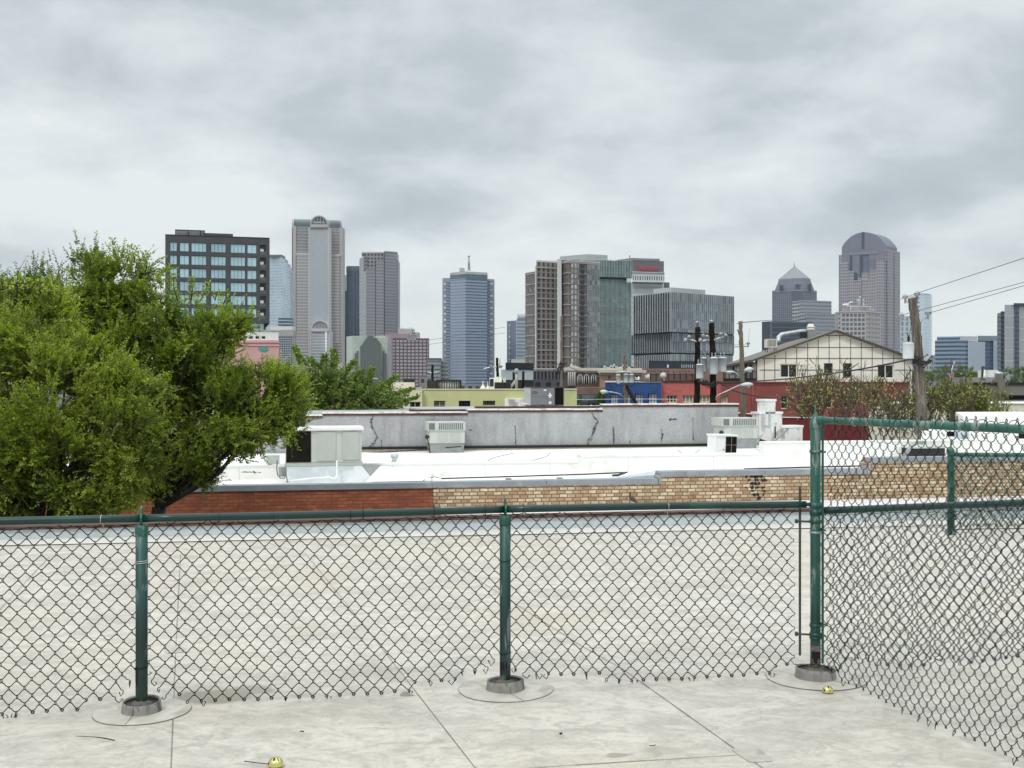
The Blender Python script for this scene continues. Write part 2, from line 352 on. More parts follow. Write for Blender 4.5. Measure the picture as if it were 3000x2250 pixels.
# ------------------------------------------------------------ ground and the roof we stand on
g = MB(); gp = []
for rr in (0.0, 60, 200, 700, 2500, 4200): gp.append(rr)
ringv = [[(r*math.cos(2*math.pi*k/48), r*math.sin(2*math.pi*k/48), GROUND) for k in range(48)] for r in gp[1:]]
g.poly(ringv[0])
for i in range(len(ringv)-1):
    for k in range(48):
        g.quad(ringv[i][k], ringv[i+1][k], ringv[i+1][(k+1) % 48], ringv[i][(k+1) % 48])
structure(g.build('ground', M['asphalt']))

SL = 0.162
def edgeY(X): return 12.83 + SL * X
def on_deck(x, y):
    Y = F * EYE / (y - CY); return Vector(((x - CX) / F * Y, Y, 0.0))
STAINS = [(628, 2040, 0.24, 0.17, 1.0, (0.29, 0.255, 0.205)), (725, 2022, 0.19, 0.10, 0.9, (0.31, 0.275, 0.225)), (1560, 2040, 0.30, 0.05, 0.35, (0.38, 0.35, 0.30)), (1500, 2180, 0.25, 0.03, 0.4, (0.36, 0.33, 0.28)), (1660, 2140, 0.2, 0.02, 0.5, (0.34, 0.31, 0.26)), (1545, 2104, 0.06, 0.05, 0.6, (0.40, 0.36, 0.29)), (1190, 2034, 0.05, 0.03, 0.8, (0.16, 0.15, 0.13)), (1130, 2116, 0.05, 0.03, 0.55, (0.35, 0.31, 0.25)), (1825, 2212, 0.06, 0.035, 0.8, (0.26, 0.24, 0.20)), (1945, 2196, 0.12, 0.06, 0.5, (0.36, 0.33, 0.27)), (1600, 1815, 0.6, 0.45, 0.55, (0.52, 0.45, 0.34)), (920, 1685, 0.5, 0.5, 0.6, (0.50, 0.44, 0.33)), (1110, 1970, 0.45, 0.2, 0.5, (0.42, 0.37, 0.29)), (880, 1720, 1.0, 0.25, 0.35, (0.56, 0.50, 0.39)), (1280, 1620, 1.4, 0.6, 0.4, (0.60, 0.54, 0.42))]
def deck_material():
    m, t, b = new_mat('dirty_membrane_deck'); v = coords(t)
    n1 = NOISE(t, v, 0.55, 5.0, 0.6, 0.4); n2 = NOISE(t, coords(t, (0.9, 1.35, 1)), 2.4, 9.0, 0.72, 0.9); n7 = NOISE(t, coords(t, (1, 1.2, 1)), 6.5, 7.0, 0.7, 1.4)
    n3 = NOISE(t, v, 26.0, 5.0, 0.65); n4 = NOISE(t, coords(t, (0.6, 1.8, 1)), 0.8, 6.0, 0.65, 1.0)
    c = MIX(t, RAMP(t, n1, [(0.36, 0.0), (0.62, 0.75)]), (0.585, 0.55, 0.49), (0.595, 0.535, 0.44))
    c = MIX(t, RAMP(t, n2, [(0.43, 0.0), (0.60, 0.80)]), c, (0.40, 0.37, 0.325))
    c = MIX(t, RAMP(t, n7, [(0.48, 0.0), (0.64, 0.75)]), c, (0.34, 0.315, 0.275))
    c = MIX(t, RAMP(t, n4, [(0.56, 0.0), (0.70, 0.60)]), c, (0.42, 0.37, 0.285))
    c = MIX(t, RAMP(t, n3, [(0.50, 0.0), (0.75, 0.40)]), c, (0.30, 0.29, 0.27))
    n6 = NOISE(t, coords(t, (1, 1.6, 1)), 30.0, 2.0, 0.5, 2.4)
    c = MIX(t, RAMP(t, n6, [(0.545, 0.0), (0.58, 0.5), (0.62, 0.0)]), c, (0.70, 0.68, 0.61))
    n5 = NOISE(t, v, 7.0, 2.0, 0.5, 0.2)
    c = MIX(t, RAMP(t, n5, [(0.765, 0.0), (0.785, 0.8)]), c, (0.06, 0.055, 0.05))
    off = N(t, 'ShaderNodeVectorMath', operation='MULTIPLY_ADD'); nn = N(t, 'ShaderNodeTexNoise', inp={'Scale': 5.0, 'Detail': 4.0}); t.links.new(v, nn.inputs['Vector']); t.links.new(nn.outputs['Color'], off.inputs[0]); off.inputs[1].default_value = (0.18, 0.18, 0)
    add_ = N(t, 'ShaderNodeVectorMath', operation='ADD'); t.links.new(v, off.inputs[2]); t.links.new(off.outputs[0], add_.inputs[0]); add_.inputs[1].default_value = (-0.09, -0.09, 0)
    for x, y, rx, ry, amt, col in STAINS:
        q = on_deck(x, y); mp = N(t, 'ShaderNodeMapping'); mp.inputs['Location'].default_value = (-q.x/rx + DECK0[0]/rx, -q.y/ry + DECK0[1]/ry, 0); mp.inputs['Scale'].default_value = (1/rx, 1/ry, 0); t.links.new(add_.outputs[0], mp.inputs[0])
        ln = N(t, 'ShaderNodeVectorMath', operation='LENGTH'); t.links.new(mp.outputs[0], ln.inputs[0])
        c = MIX(t, RAMP(t, ln.outputs['Value'], [(0.72 if ry < 0.2 else 0.1, amt), (1.0, 0.0)]), c, col)
    t.links.new(c, b.inputs['Base Color']); b.inputs['Roughness'].default_value = 0.62
    BUMP(t, b, MATH(t, 'ADD', n2, MATH(t, 'MULTIPLY', n1, 2.0)), 0.25, 0.02)
    return m
DECK0 = (0.0, (edgeY(15) + 0.02 - 4) / 2)
M['deck'] = deck_material()
dk = MB()
nx, ny = 60, 40
def wav(x, y): return 0.0015 * math.sin(1.7*x + 0.6*y) * math.sin(0.9*y - 0.5*x)
for i in range(nx):
    for j in range(ny):
        xs = [-15 + 30*i/nx, -15 + 30*(i+1)/nx]
        pt = []
        for a, bb in ((0, 0), (1, 0), (1, 1), (0, 1)):
            x = xs[a]; y = -4 + (edgeY(x) + 0.02 + 4) * (j + bb) / ny
            pt.append((x, y, wav(x, y)))
        dk.add(pt, [(0, 1, 2, 3)], smooth=True)
deck = structure(dk.build('roof_deck', M['deck']))

def strip(mb, pts, w, z=0.003):
    pts = [Vector(p) for p in pts]
    q = []
    n = 14
    for i in range(len(pts)-1):
        for k in range(n): q.append(pts[i].lerp(pts[i+1], k/n))
    q.append(pts[-1])
    d = (pts[-1]-pts[0]); d.z = 0; d.normalize(); s = Vector((-d.y, d.x, 0))
    for a, b_ in zip(q, q[1:]):
        ha, hb = wav(a.x, a.y)+z, wav(b_.x, b_.y)+z
        wa = w*random.uniform(0.6, 1.2)
        mb.quad((a.x+s.x*wa, a.y+s.y*wa, ha), (a.x-s.x*wa, a.y-s.y*wa, ha), (b_.x-s.x*wa, b_.y-s.y*wa, hb), (b_.x+s.x*wa, b_.y+s.y*wa, hb))
M['lap'] = paint('cleaner_membrane_lap', (0.60, 0.58, 0.52), 0.6, 0.1, 3.0)
for pts in ([(780, 1490), (894, 1621), (1073, 1841), (1392, 2250), (1440, 2320)], [(1246, 1600), (1705, 1894), (1825, 1962), (2156, 2198), (2290, 2290)],
            [(529, 1624), (515, 1900), (501, 2250), (499, 2330)], [(1500, 2256), (1600, 2248), (2171, 2213)], [(144, 1633), (0, 1786), (-120, 1915)]):
    mb = MB(); pp = [on_deck(x, max(y, 1590)) for x, y in pts]
    strip(mb, pp, 0.0028); structure(mb.build('roof_seam', M['seam'], deck))
M['stain1'] = paint('old_brown_patch', (0.44, 0.41, 0.36), 0.7, 0.12, 8.0)
M['stain2'] = paint('grey_membrane_repair', (0.43, 0.41, 0.365), 0.75, 0.14, 12.0, (0.33, 0.31, 0.27), 0.4, 10.0)
def patch(corners, mm):
    mb = MB(); q = [on_deck(x, y) for x, y in corners]; pts = []
    for i in range(4):
        a, b_, c = q[i-1], q[i], q[(i+1) % 4]
        for k in range(5):
            s_ = k/4; p0 = b_.lerp(a, 0.18); p1 = b_.lerp(c, 0.18)
            pts.append(p0.lerp(b_, s_).lerp(b_.lerp(p1, s_), s_))
    lo = [(p.x, p.y, wav(p.x, p.y) + 0.001) for p in pts]; hi = [(p.x, p.y, wav(p.x, p.y) + 0.004) for p in pts]
    mb.loft([lo, hi], True)
    structure(mb.build('roof_patch', M[mm], deck))
patch([(2140, 2196), (2218, 2192), (2268, 2232), (2196, 2236)], 'stain2')
patch([(478, 1898), (538, 1896), (541, 1912), (486, 1916)], 'stain2')
patch([(206, 1570), (238, 1569), (238, 1582), (208, 1583)], 'stain1')

# ------------------------------------------------------------ parapet at the far edge of this roof (and the wall below it)
M['parapet2'] = paint('dusty_white_membrane', (0.60, 0.585, 0.54), 0.65, 0.08, 2.0)
pr = thing('parapet_wall', 'low pale blue white parapet with brown metal edge along the near roof', 'wall', (0, edgeY(0), 0))
def run(mb, d0, d1, z0, z1, xa=-15, xb=15, tilt=0.0035):
    def sec(x): dz = tilt*(x+1); return [Vector((x, edgeY(x)+d0, z0+dz)), Vector((x, edgeY(x)+d1, z0+dz)), Vector((x, edgeY(x)+d1, z1+dz)), Vector((x, edgeY(x)+d0, z1+dz))]
    mb.loft([sec(xa), sec(xb)])
mb = MB(); run(mb, 0.0, 0.12, GROUND, 0.165); mb.build('wall', M['parapet'], pr)
mb = MB(); run(mb, -0.03, 0.15, 0.166, 0.202); mb.build('flashing', M['rust'], pr)
lr = thing('low_roof_building', 'low pinkish white roof lying between the near parapet and the brick wall', 'building', (3, 19, GROUND))
mb = MB(); mb.prism([(-0.9, edgeY(-0.9)+0.5), (17, edgeY(17)+0.5), (17, 28.70), (-1.6, 25.35)], GROUND, -1.07); mb.build('roof', M['cap'], lr)
mb = MB(); a0, b0 = -15, 15
for k in range(1):
    mb.loft([[(a0, edgeY(a0)-0.16, 0.009), (a0, edgeY(a0)-0.002, 0.05), (a0, edgeY(a0)-0.002, 0.0)], [(b0, edgeY(b0)-0.16, 0.009), (b0, edgeY(b0)-0.002, 0.05), (b0, edgeY(b0)-0.002, 0.0)]])
mb.build('cant_strip', M['parapet2'], pr)

# ------------------------------------------------------------ chain-link fences
def hsh(a, b_, s=0):
    x = math.sin(a*127.1 + b_*311.7 + s*74.7) * 43758.5453; return x - math.floor(x)
def chain_mesh(name, parent, p0, p1, ztop, zbot, mat, D=0.0735, DV=0.085, r=0.0026, jit=0.003, d=0.0036, barbs=True, seed=0, hooks=True, sides=5):
    p0 = Vector(p0); p1 = Vector(p1); L = (p1-p0).length; u = (p1-p0).normalized(); nrm = Vector((u.y, -u.x, 0))
    n = int(L / (D/2)); mb = MB()
    def node(c, row):
        s = c*D/2; zt = ztop(s); z = zt - row*DV/2
        j = jit * (1 + 3.0*tear(s, z))
        s2 = s + (hsh(c, row, seed)-0.5)*2*j + 0.006*math.sin(s*2.3+z*3+seed) ; z2 = z + (hsh(c, row, seed+5)-0.5)*2*j + 0.004*math.sin(s*3.7+1.3)
        o = 0.012*math.sin(s*1.9+seed) * math.sin(z*3.1)
        return s2, z2, o
    def tear(s, z): return max(0.0, min(1.0, (zbot(s) - 0.02)/0.1)) * max(0.0, 1 - (z - zbot(s))/0.22)
    for k in range(n):
        s_mid = (k+0.5)*D/2; nb = max(4, int((ztop(s_mid) - zbot(s_mid)) / (DV/2)))
        pts = []
        rows = range(0, nb+1)
        nd = []
        for row in rows:
            c = k if (k + row) % 2 == 0 else k+1
            nd.append((c, node(c, row)))
        def W3(s, z, o): return p0 + u*s + nrm*o + Vector((0, 0, z - p0.z))
        for i, (c, (s, z, o)) in enumerate(nd):
            right = (c == k+1); e = 0.0042 if right else -0.0042
            if i > 0:
                ps, pz, po = nd[i-1][1]; l = math.hypot(s-ps, z-pz); f = 0.015/l; dd = d if right else -d
                pts.append(W3(s + (ps-s)*f, z + (pz-z)*f, o + dd))
            pts += [W3(s + e*0.8, z + 0.0065, o + (0.5*d if right else -0.5*d)), W3(s + e*0.8, z - 0.0065, o - (0.5*d if right else -0.5*d))]
            if i < len(nd)-1:
                ns, nz, no = nd[i+1][1]; l = math.hypot(s-ns, z-nz); f = 0.015/l; dd = -d if right else d
                pts.append(W3(s + (ns-s)*f, z + (nz-z)*f, o + dd))
        # twisted or bent tail at the bottom, barb at the top
        c, (s, z, o) = nd[-1]; sg = -1 if c == k+1 else 1
        if hooks:
            q = hsh(k, 3, seed)
            if tear(s, z) > 0.3 or q > 0.86:
                a = (hsh(k, 9, seed)-0.5)*0.09
                pts += [W3(s+a*0.5, z-0.012-0.02*q, o+0.006), W3(s+a, z-0.016+0.02*hsh(k, 8, seed), o-0.004), W3(s+a*0.7, z-0.004, o)]
            else:
                pts += [W3(s+sg*0.004, z-0.008, o), W3(s+sg*0.010, z+0.006, o+0.004*sg)]
        if barbs:
            c, (s, z, o) = nd[0]; q = hsh(k, 21, seed)
            a = (0.028 if c == k else -0.028)*(0.5+q)
            pts = [W3(s - a*0.8, z + 0.020*q, o + 0.004), W3(s-a*0.35, z+0.004, o)] + pts
        mb.tube(pts, r, sides, cap=False)
    return mb.build(name, mat, parent)
def rot_ring(mb, c, r, w, z0, z1, n=24):
    mb.lathe((c[0], c[1], 0), [(r, z0), (r+w, z0), (r+w, z1), (r, z1)], n)

A = Vector((XP(415, 5.844), 5.844, 0)); Mp = Vector((XP(1480, 6.268), 6.268, 0)); C = Vector((XP(2389, 6.52), 6.52, 0))
A0 = A + (A - Mp); D1 = C + Vector((1.95, 0.42, 0))
RZ = 1.003
fu = (C - A).normalized(); fn = Vector((fu.y, -fu.x, 0))         # towards the camera
low = thing('chain_link_fence', 'low green chain-link fence across the front of the roof, torn along its bottom', 'fence', tuple(A))
def line_post(p):
    mb = MB(); mb.lathe((p.x, p.y, 0), [(0.029, 0.0), (0.0305, 0.02), (0.0305, 0.935), (0.027, 0.937)], 20)
    po = mb.build('post', M['postgreen'], low)
    mb = MB(); mb.lathe((p.x, p.y, 0), [(0.0325, 0.915), (0.0335, 0.92), (0.0335, 0.958), (0.030, 0.967), (0.012, 0.972)], 20)
    q = p - fn*0.0
    # loop of the cap round the rail with a small finial
    dx = fu
    ring = []
    for k in range(13):
        a = 2*math.pi*k/12; ring.append(Vector((p.x, p.y, RZ)) + fn*(0.026*math.cos(a)) + Vector((0, 0, 0.026*math.sin(a))))
    mb.tube(ring, 0.007, 8, False)
    mb.lathe((p.x, p.y, RZ), [(0.008, 0.024), (0.0095, 0.034), (0.006, 0.042), (0.0085, 0.050), (0.003, 0.064)], 10)
    mb.build('post_cap', M['topgreen'], po)
    return po
posts = [line_post(p) for p in (A0, A, Mp)]
pD = line_post(D1)
# rust holes and wire wrapped low on the two visible posts
for p, ang, z0, z1, w in ((A, -2.35, 0.13, 0.235, 0.9), (Mp, -2.25, 0.085, 0.155, 1.1), (Mp, -1.35, 0.11, 0.15, 0.35)):
    mb = MB(); n = 10
    top = []; bot = []
    for k in range(n+1):
        a = ang - w/2 + w*k/n; rr = 0.0312
        top.append((p.x + rr*math.cos(a), p.y + rr*math.sin(a), z1 + 0.02*(hsh(k, 2)-0.5))); bot.append((p.x + rr*math.cos(a), p.y + rr*math.sin(a), z0 + 0.05*hsh(k, 5)))
    mb.loft([bot, top], cap=False, closed=False); mb.build('rust_hole', M['blackhole'], posts[1] if p is A else posts[2])
for p, z, mm in ((A, 0.775, 'tie'), (A, 0.785, 'tie'), (A, 0.232, 'wire'), (Mp, 0.72, 'wiregreen'), (Mp, 0.205, 'wire')):
    mb = MB(); mb.tube([(p.x + 0.0335*math.cos(a*0.3), p.y + 0.0335*math.sin(a*0.3), z + 0.004*math.sin(a*0.3+1)) for a in range(22)], 0.0016, 5)
    mb.build('tie_wire', M[mm], posts[1] if p is A else posts[2])
# rails
def rail(a, b_, za, zb, mat, par, r=0.0205, bow=0.004):
    mb = MB(); pts = []
    for k in range(13):
        t_ = k/12; q = a.lerp(b_, t_); pts.append((q.x, q.y, za + (zb-za)*t_ + bow*math.sin(math.pi*t_)))
    mb.tube(pts, r, 14); return mb.build('rail', M[mat], par)
rail(A0, A, RZ, RZ, 'railgreen', low); rail(A, Mp, RZ, RZ, 'railgreen', low, bow=-0.004)
Cl = C - (C-Mp).normalized()*0.060
rail(Mp, Cl, RZ, RZ, 'railgreen', low); rail(C + Vector((0.05, 0.01, 0)), D1, 0.966, RZ-0.01, 'railgreen', low, bow=0.0)
# couplings and white or green tie wires round the rail
def tie(p, z, mat, par, r0=0.0235, tail=0.05, wr=0.0016, sd_=0):
    mb = MB(); ring = []
    for k in range(11):
        a = -2.2 + 2*math.pi*0.92*k/10
        ring.append(Vector((p.x, p.y, z)) + fn*(r0*math.cos(a)) + Vector((0, 0, r0*math.sin(a))) + fu*(0.006*k/10))
    ring.append(ring[-1] + Vector((0.01*(hsh(sd_, 1)-0.5), 0, -tail))); mb.tube(ring, wr, 5); return mb.build('tie_wire', M[mat], par)
for i, (x, mm) in enumerate(((295, 'tie'), (640, 'railgreen'), (800, 'railgreen'), (1025, 'wiregreen'), (1062, 'wiregreen'), (1270, 'wiregreen'), (1420, 'wiregreen'), (1530, 'wiregreen'), (1955, 'tie'), (2120, 'railgreen'))):
    seg = (A0, A) if x < 415 else ((A, Mp) if x < 1480 else (Mp, C))
    lo, hi = 0.0, 1.0
    for _ in range(30):
        t_ = (lo+hi)/2; q = seg[0].lerp(seg[1], t_)
        if CX + F*q.x/q.y < x: lo = t_
        else: hi = t_
    tie(seg[0].lerp(seg[1], t_), RZ, mm, low, sd_=i, tail=0.03 + 0.03*hsh(i, 4), r0=0.0235 if mm != 'wiregreen' else 0.030 + 0.008*hsh(i, 7))
# fabric, behind the posts
def lift(L1):
    def f(s):
        z = 0.012 + 0.006*math.sin(5*s)
        for sp, h, w in L1: z += h*math.exp(-((s-sp)/w)**2)
        return z
    return f
ofs = -fn*0.036
len0 = (A-A0).length; len1 = (Mp-A).length; len2 = (C-Mp).length
chain_mesh('wire_mesh', low, A0+ofs, A+ofs, lambda s: 0.958+0.004*math.sin(3*s), lift([(len0, 0.15, 0.13)]), M['wire'], seed=1)
chain_mesh('wire_mesh', low, A+ofs, Mp+ofs, lambda s: 0.955+0.004*math.sin(3*s+1), lift([(0.0, 0.15, 0.12), (len1, 0.16, 0.12), (len1-0.2, 0.05, 0.10)]), M['wire'], seed=2)
Ce = C - fu*0.085
chain_mesh('wire_mesh', low, Mp+ofs, Ce+ofs, lambda s: 0.958+0.004*math.sin(3*s+2), lift([(0.0, 0.12, 0.10), (0.35, 0.03, 0.2), (len2, 0.03, 0.2)]), M['wire'], seed=3)
du = (D1-C).normalized()
chain_mesh('wire_mesh', low, C+du*0.05+Vector((0, .03, 0)), D1+Vector((0, .03, 0)), lambda s: 0.93+0.012*math.sin(6*s), lift([(0.25, 0.05, 0.12), (0.8, 0.05, 0.1)]), M['wire'], seed=4, D=0.078)
# selvage wire threaded through the top of the fabric
for a, b_, z, sd_ in ((A0, A, 0.963, 1), (A, Mp, 0.960, 2), (Mp, Ce, 0.962, 3), (C+du*0.04, D1, 0.935, 4)):
    mb = MB(); nn = 60
    mb.tube([a.lerp(b_, k/nn) + ofs*1.05 + Vector((0, 0, z + 0.006*(hsh(k, sd_)-0.5)*2 + 0.004*math.sin(k*0.9))) for k in range(nn+1)], 0.0017, 5)
    mb.build('selvage_wire', M['wire'], low)
# loose strand pulled across to the corner post collar
mb = MB(); e = Ce+ofs
mb.tube([e + Vector((-0.05, 0, 0.10)), e + Vector((-0.03, -0.01, 0.075)), e + Vector((0.03, -0.01, 0.07)), C + Vector((-0.04, -0.02, 0.085)), C+Vector((0.03, -0.035, 0.08)), C+Vector((0.07, -0.08, 0.06))], 0.002, 5)
mb.build('loose_wire', M['wire'], low)

tall = thing('chain_link_fence', 'tall green chain-link fence running from the capped corner post towards the viewer', 'fence', tuple(C))
mb = MB(); mb.lathe((C.x, C.y, 0), [(0.028, 0.0), (0.0295, 0.02), (0.0295, 1.47), (0.028, 1.475)], 24)
cp = mb.build('corner_post', M['topgreen'], tall)
mb = MB(); mb.lathe((C.x, C.y, 0), [(0.0315, 1.44), (0.033, 1.445), (0.033, 1.478), (0.030, 1.484), (0.010, 1.528), (0.0055, 1.532), (0.0055, 1.55), (0.0045, 1.553), (0.006, 1.560), (0.002, 1.582)], 24)
mb.build('post_cap', M['topgreen'], cp)
mb = MB(); n = 14
mb.loft([[(C.x + 0.0302*math.cos(-2.7+2.0*k/n), C.y + 0.0302*math.sin(-2.7+2.0*k/n), 0.125 - 0.018*hsh(k, 3) - (0.03 if 3 < k < 9 else 0)) for k in range(n+1)],
         [(C.x + 0.0302*math.cos(-2.7+2.0*k/n), C.y + 0.0302*math.sin(-2.7+2.0*k/n), 0.158) for k in range(n+1)]], cap=False, closed=False)
mb.build('rust_hole', M['blackhole'], cp)
mb = MB(); mb.lathe((C.x, C.y, 0), [(0.0298, 0.0), (0.0300, 0.10), (0.0298, 0.19)], 24); mb.build('worn_foot', M['sealant'], cp)
for z, h, mm in ((1.000, 0.03, 'topgreen'), (0.958, 0.032, 'green'), (0.905, 0.018, 'green'), (0.842, 0.014, 'steel'), (0.305, 0.016, 'green'), (0.252, 0.018, 'green'), (0.232, 0.012, 'topgreen'), (1.31, 0.014, 'topgreen')):
    mb = MB(); mb.lathe((C.x, C.y, z-h/2), [(0.0298, 0), (0.0345, 0), (0.0345, h), (0.0298, h)], 24); mb.build('band', M[mm], tall)
sd2 = Vector((0.29, -1.0, 0)).normalized(); E = C + sd2*3.1
sn = Vector((sd2.y, -sd2.x, 0))
# left tension bar with its clips, and the right one
lb = C - fu*0.082 + fn*(-0.03)
mb = MB(); mb.prism([(lb.x-0.007, lb.y-0.003), (lb.x+0.007, lb.y-0.002), (lb.x+0.007, lb.y+0.003), (lb.x-0.007, lb.y+0.002)], 0.125, 1.105); mb.build('tension_bar', M['darksteel'], tall)
for z in (1.003, 0.905, 0.252):
    mb = MB(); a = lb + Vector((-0.022, -0.006, z)); b_ = C + Vector((-0.028, -0.012, z))
    mb.tube([a, b_], 0.006 if z < 1 else 0.011, 8); mb.lathe((a.x, a.y, z-0.011), [(0.009, 0), (0.010, 0.002), (0.010, 0.020), (0.009, 0.022)], 8)
    mb.build('bracket', M['darksteel' if z < 1 else 'green'], tall)
rb = C + sd2*0.055 + Vector((0.012, 0, 0))
mb = MB(); mb.prism([(rb.x-0.006, rb.y-0.004), (rb.x+0.006, rb.y-0.004), (rb.x+0.006, rb.y+0.004), (rb.x-0.006, rb.y+0.004)], 0.10, 1.46); mb.build('tension_bar', M['green'], tall)
for z in (0.95, 0.86, 0.32, 0.255, 1.31):
    mb = MB(); a = rb + Vector((0.014, -0.006, z)); mb.tube([C + Vector((0.022, -0.02, z)), a], 0.006, 8); mb.build('bracket', M['green'], tall)
RT0 = C + sd2*0.045 + Vector((0.01, 0, 0))
mb = MB(); pts = [RT0.lerp(E, k/12) + Vector((0, 0, 1.492 + 0.020*k/12)) for k in range(13)]; mb.tube(pts, 0.0205, 14); mb.build('rail', M['topgreen'], tall)
mb = MB(); c = RT0 + Vector((0, 0, 1.492)); mb.tube([c - sd2*0.035, c + sd2*0.03], 0.0235, 12); mb.build('rail_end_cup', M['topgreen'], tall)
chain_mesh('wire_mesh', tall, RT0 + sd2*0.02 - sn*0.03, E - sn*0.03, lambda s: 1.535+0.006*s+0.005*math.sin(7*s), lift([(0.0, 0.05, 0.1)]), M['wiregreen'], seed=7, D=0.070, DV=0.079, d=0.006, barbs=False, r=0.0021)
# curled ends of the fabric folded over the top rail
mb = MB()
for k in range(78):
    s_ = 0.06 + k*0.036; b_ = RT0 + sd2*s_ + Vector((0, 0, 1.492 + 0.0065*s_)); q = hsh(k, 2)
    if k % 2 == 0:
        w_ = 0.11 + 0.06*q; h_ = 0.026 + 0.014*hsh(k, 5)
        mb.tube([b_ - sn*0.028 - sd2*0.012 + Vector((0, 0, -0.004)), b_ - sn*0.024 + Vector((0, 0, 0.018)), b_ - sn*0.014 + sd2*(w_*0.28) + Vector((0, 0, h_*0.9)), b_ - sn*0.002 + sd2*(w_*0.58) + Vector((0, 0, h_)), b_ + sn*0.012 + sd2*(w_*0.85) + Vector((0, 0, h_*0.75)), b_ + sn*0.026 + sd2*w_ + Vector((0, 0, 0.012*q))], 0.0018, 5)
    elif q > 0.45:
        mb.tube([b_ - sn*0.03 + Vector((0, 0, -0.03)), b_ - sn*0.028 + sd2*0.02 + Vector((0, 0, -0.055)), b_ - sn*0.02 + sd2*0.035*(q+0.3) + Vector((0, 0, -0.048)), b_ - sn*0.012 + sd2*0.02 + Vector((0, 0, -0.036))], 0.0017, 5)
mb.build('curled_wire', M['wiregreen'], tall)
for s_, mm in ((0.32, 'tie'), (1.10, 'tie'), (0.72, 'wiregreen')):
    b_ = RT0 + sd2*s_ + Vector((0, 0, 1.492 + 0.0065*s_)); mb = MB()
    mb.tube([b_ + sn*(0.0235*math.cos(a*0.55)) + Vector((0, 0, 0.0235*math.sin(a*0.55))) + sd2*0.002*a for a in range(11)], 0.0018, 5); mb.build('tie_wire', M[mm], tall)

# the short fence standing by the far parapet
far = thing('chain_link_fence', 'faded green chain-link fence seen through the tall one, standing by the far parapet', 'fence', (XP(2786, 12.7), 12.7, 0))
fp = Vector((XP(2786, 12.7), 12.7, 0)); fe = fp + Vector((3.2, 0.5, 0))
mb = MB(); mb.lathe((fp.x, fp.y, 0), [(0.036, 0), (0.040, 0.01), (0.040, 0.93), (0.043, 0.935), (0.043, 0.95), (0.02, 0.985), (0.009, 0.99), (0.009, 1.07)], 14); mb.build('post', M['topgreen'], far)
mb = MB(); mb.tube([fp + Vector((0, 0, 0.905)), fe + Vector((0, 0, 0.86))], 0.024, 10); mb.build('rail', M['topgreen'], far)
mb = MB(); mb.tube([fp + Vector((0.02, 0, 0.06)), fe + Vector((0, 0, 0.04))], 0.005, 6); mb.build('bottom_wire', M['wiregreen'], far)
chain_mesh('wire_mesh', far, fp + Vector((0.03, 0.03, 0)), fe + Vector((0, 0.03, 0)), lambda s: 0.89, lambda s: 0.05, M['topgreen'], seed=9, hooks=False, barbs=False, sides=4, r=0.0045)

# ------------------------------------------------------------ pitch pockets round the posts
POCK = [(A, 'membrane collar with round skirt at the foot of the left fence post', 0.245, 0.096, 0.058),
        (Mp, 'membrane collar with round skirt at the foot of the middle fence post', 0.262, 0.102, 0.056),
        (C, 'membrane collar with round skirt at the foot of the tall corner post', 0.285, 0.112, 0.058)]
for i, (p, lab, rs, rc, h) in enumerate(POCK):
    t_ = thing('pitch_pocket', lab, 'post collar', (p.x, p.y, 0), 'membrane collars at the fence posts')
    mb = MB(); ring0 = [(p.x + rs*math.cos(a*0.1309)*(1+0.02*math.sin(a*.4+i)), p.y + rs*math.sin(a*0.1309), 0.0018) for a in range(48)]
    ring1 = [(x, y, 0.0055) for x, y, z in ring0]; mb.loft([ring0, ring1]); mb.build('skirt', M['flash'], t_)
    mb = MB(); ring0 = [(p.x + (rs+0.0022)*math.cos(a*0.1309)*(1+0.02*math.sin(a*.4+i)), p.y + (rs+0.0022)*math.sin(a*0.1309), 0.0017) for a in range(48)]
    mb.loft([ring0, [(x, y, 0.0046) for x, y, z in ring0]]); mb.build('skirt_edge', M['seam'], t_)
    mb = MB(); prof = [(rc*1.06, 0.0045), (rc*1.01, h*0.6), (rc, h), (rc-0.006, h+0.001), (rc-0.009, h-0.008)]
    rings = []
    for r_, z in prof:
        rings.append([(p.x + r_*math.cos(2*math.pi*k/36)*(1+0.012*math.sin(3*k+i)), p.y + r_*math.sin(2*math.pi*k/36), z + 0.006*math.sin(2*math.pi*k/36+i*2)*(z > 0.02)) for k in range(36)])
    mb.loft(rings, False, True); mb.build('collar', M['collar'], t_)
    mb = MB(); mb.lathe((p.x, p.y, 0), [(rc-0.008, h-0.014), (0.06, h-0.020), (0.036, h-0.006), (0.029, h+0.004)], 30); mb.build('sealant', M['sealant'], t_)
    mb = MB(); a = -1.7 + 0.4*i
    mb.tube([(p.x + rc*1.065*math.cos(a), p.y + rc*1.065*math.sin(a), 0.013), (p.x + rc*1.02*math.cos(a), p.y + rc*1.02*math.sin(a), h-0.004)], 0.0022, 5)
    mb.tube([(p.x + rc*1.07*math.cos(a), p.y + rc*1.07*math.sin(a), 0.0063), (p.x + rs*math.cos(a+0.12), p.y + rs*math.sin(a+0.12), 0.0062)], 0.0018, 5)
    mb.build('overlap_seam', M['seam'], t_)

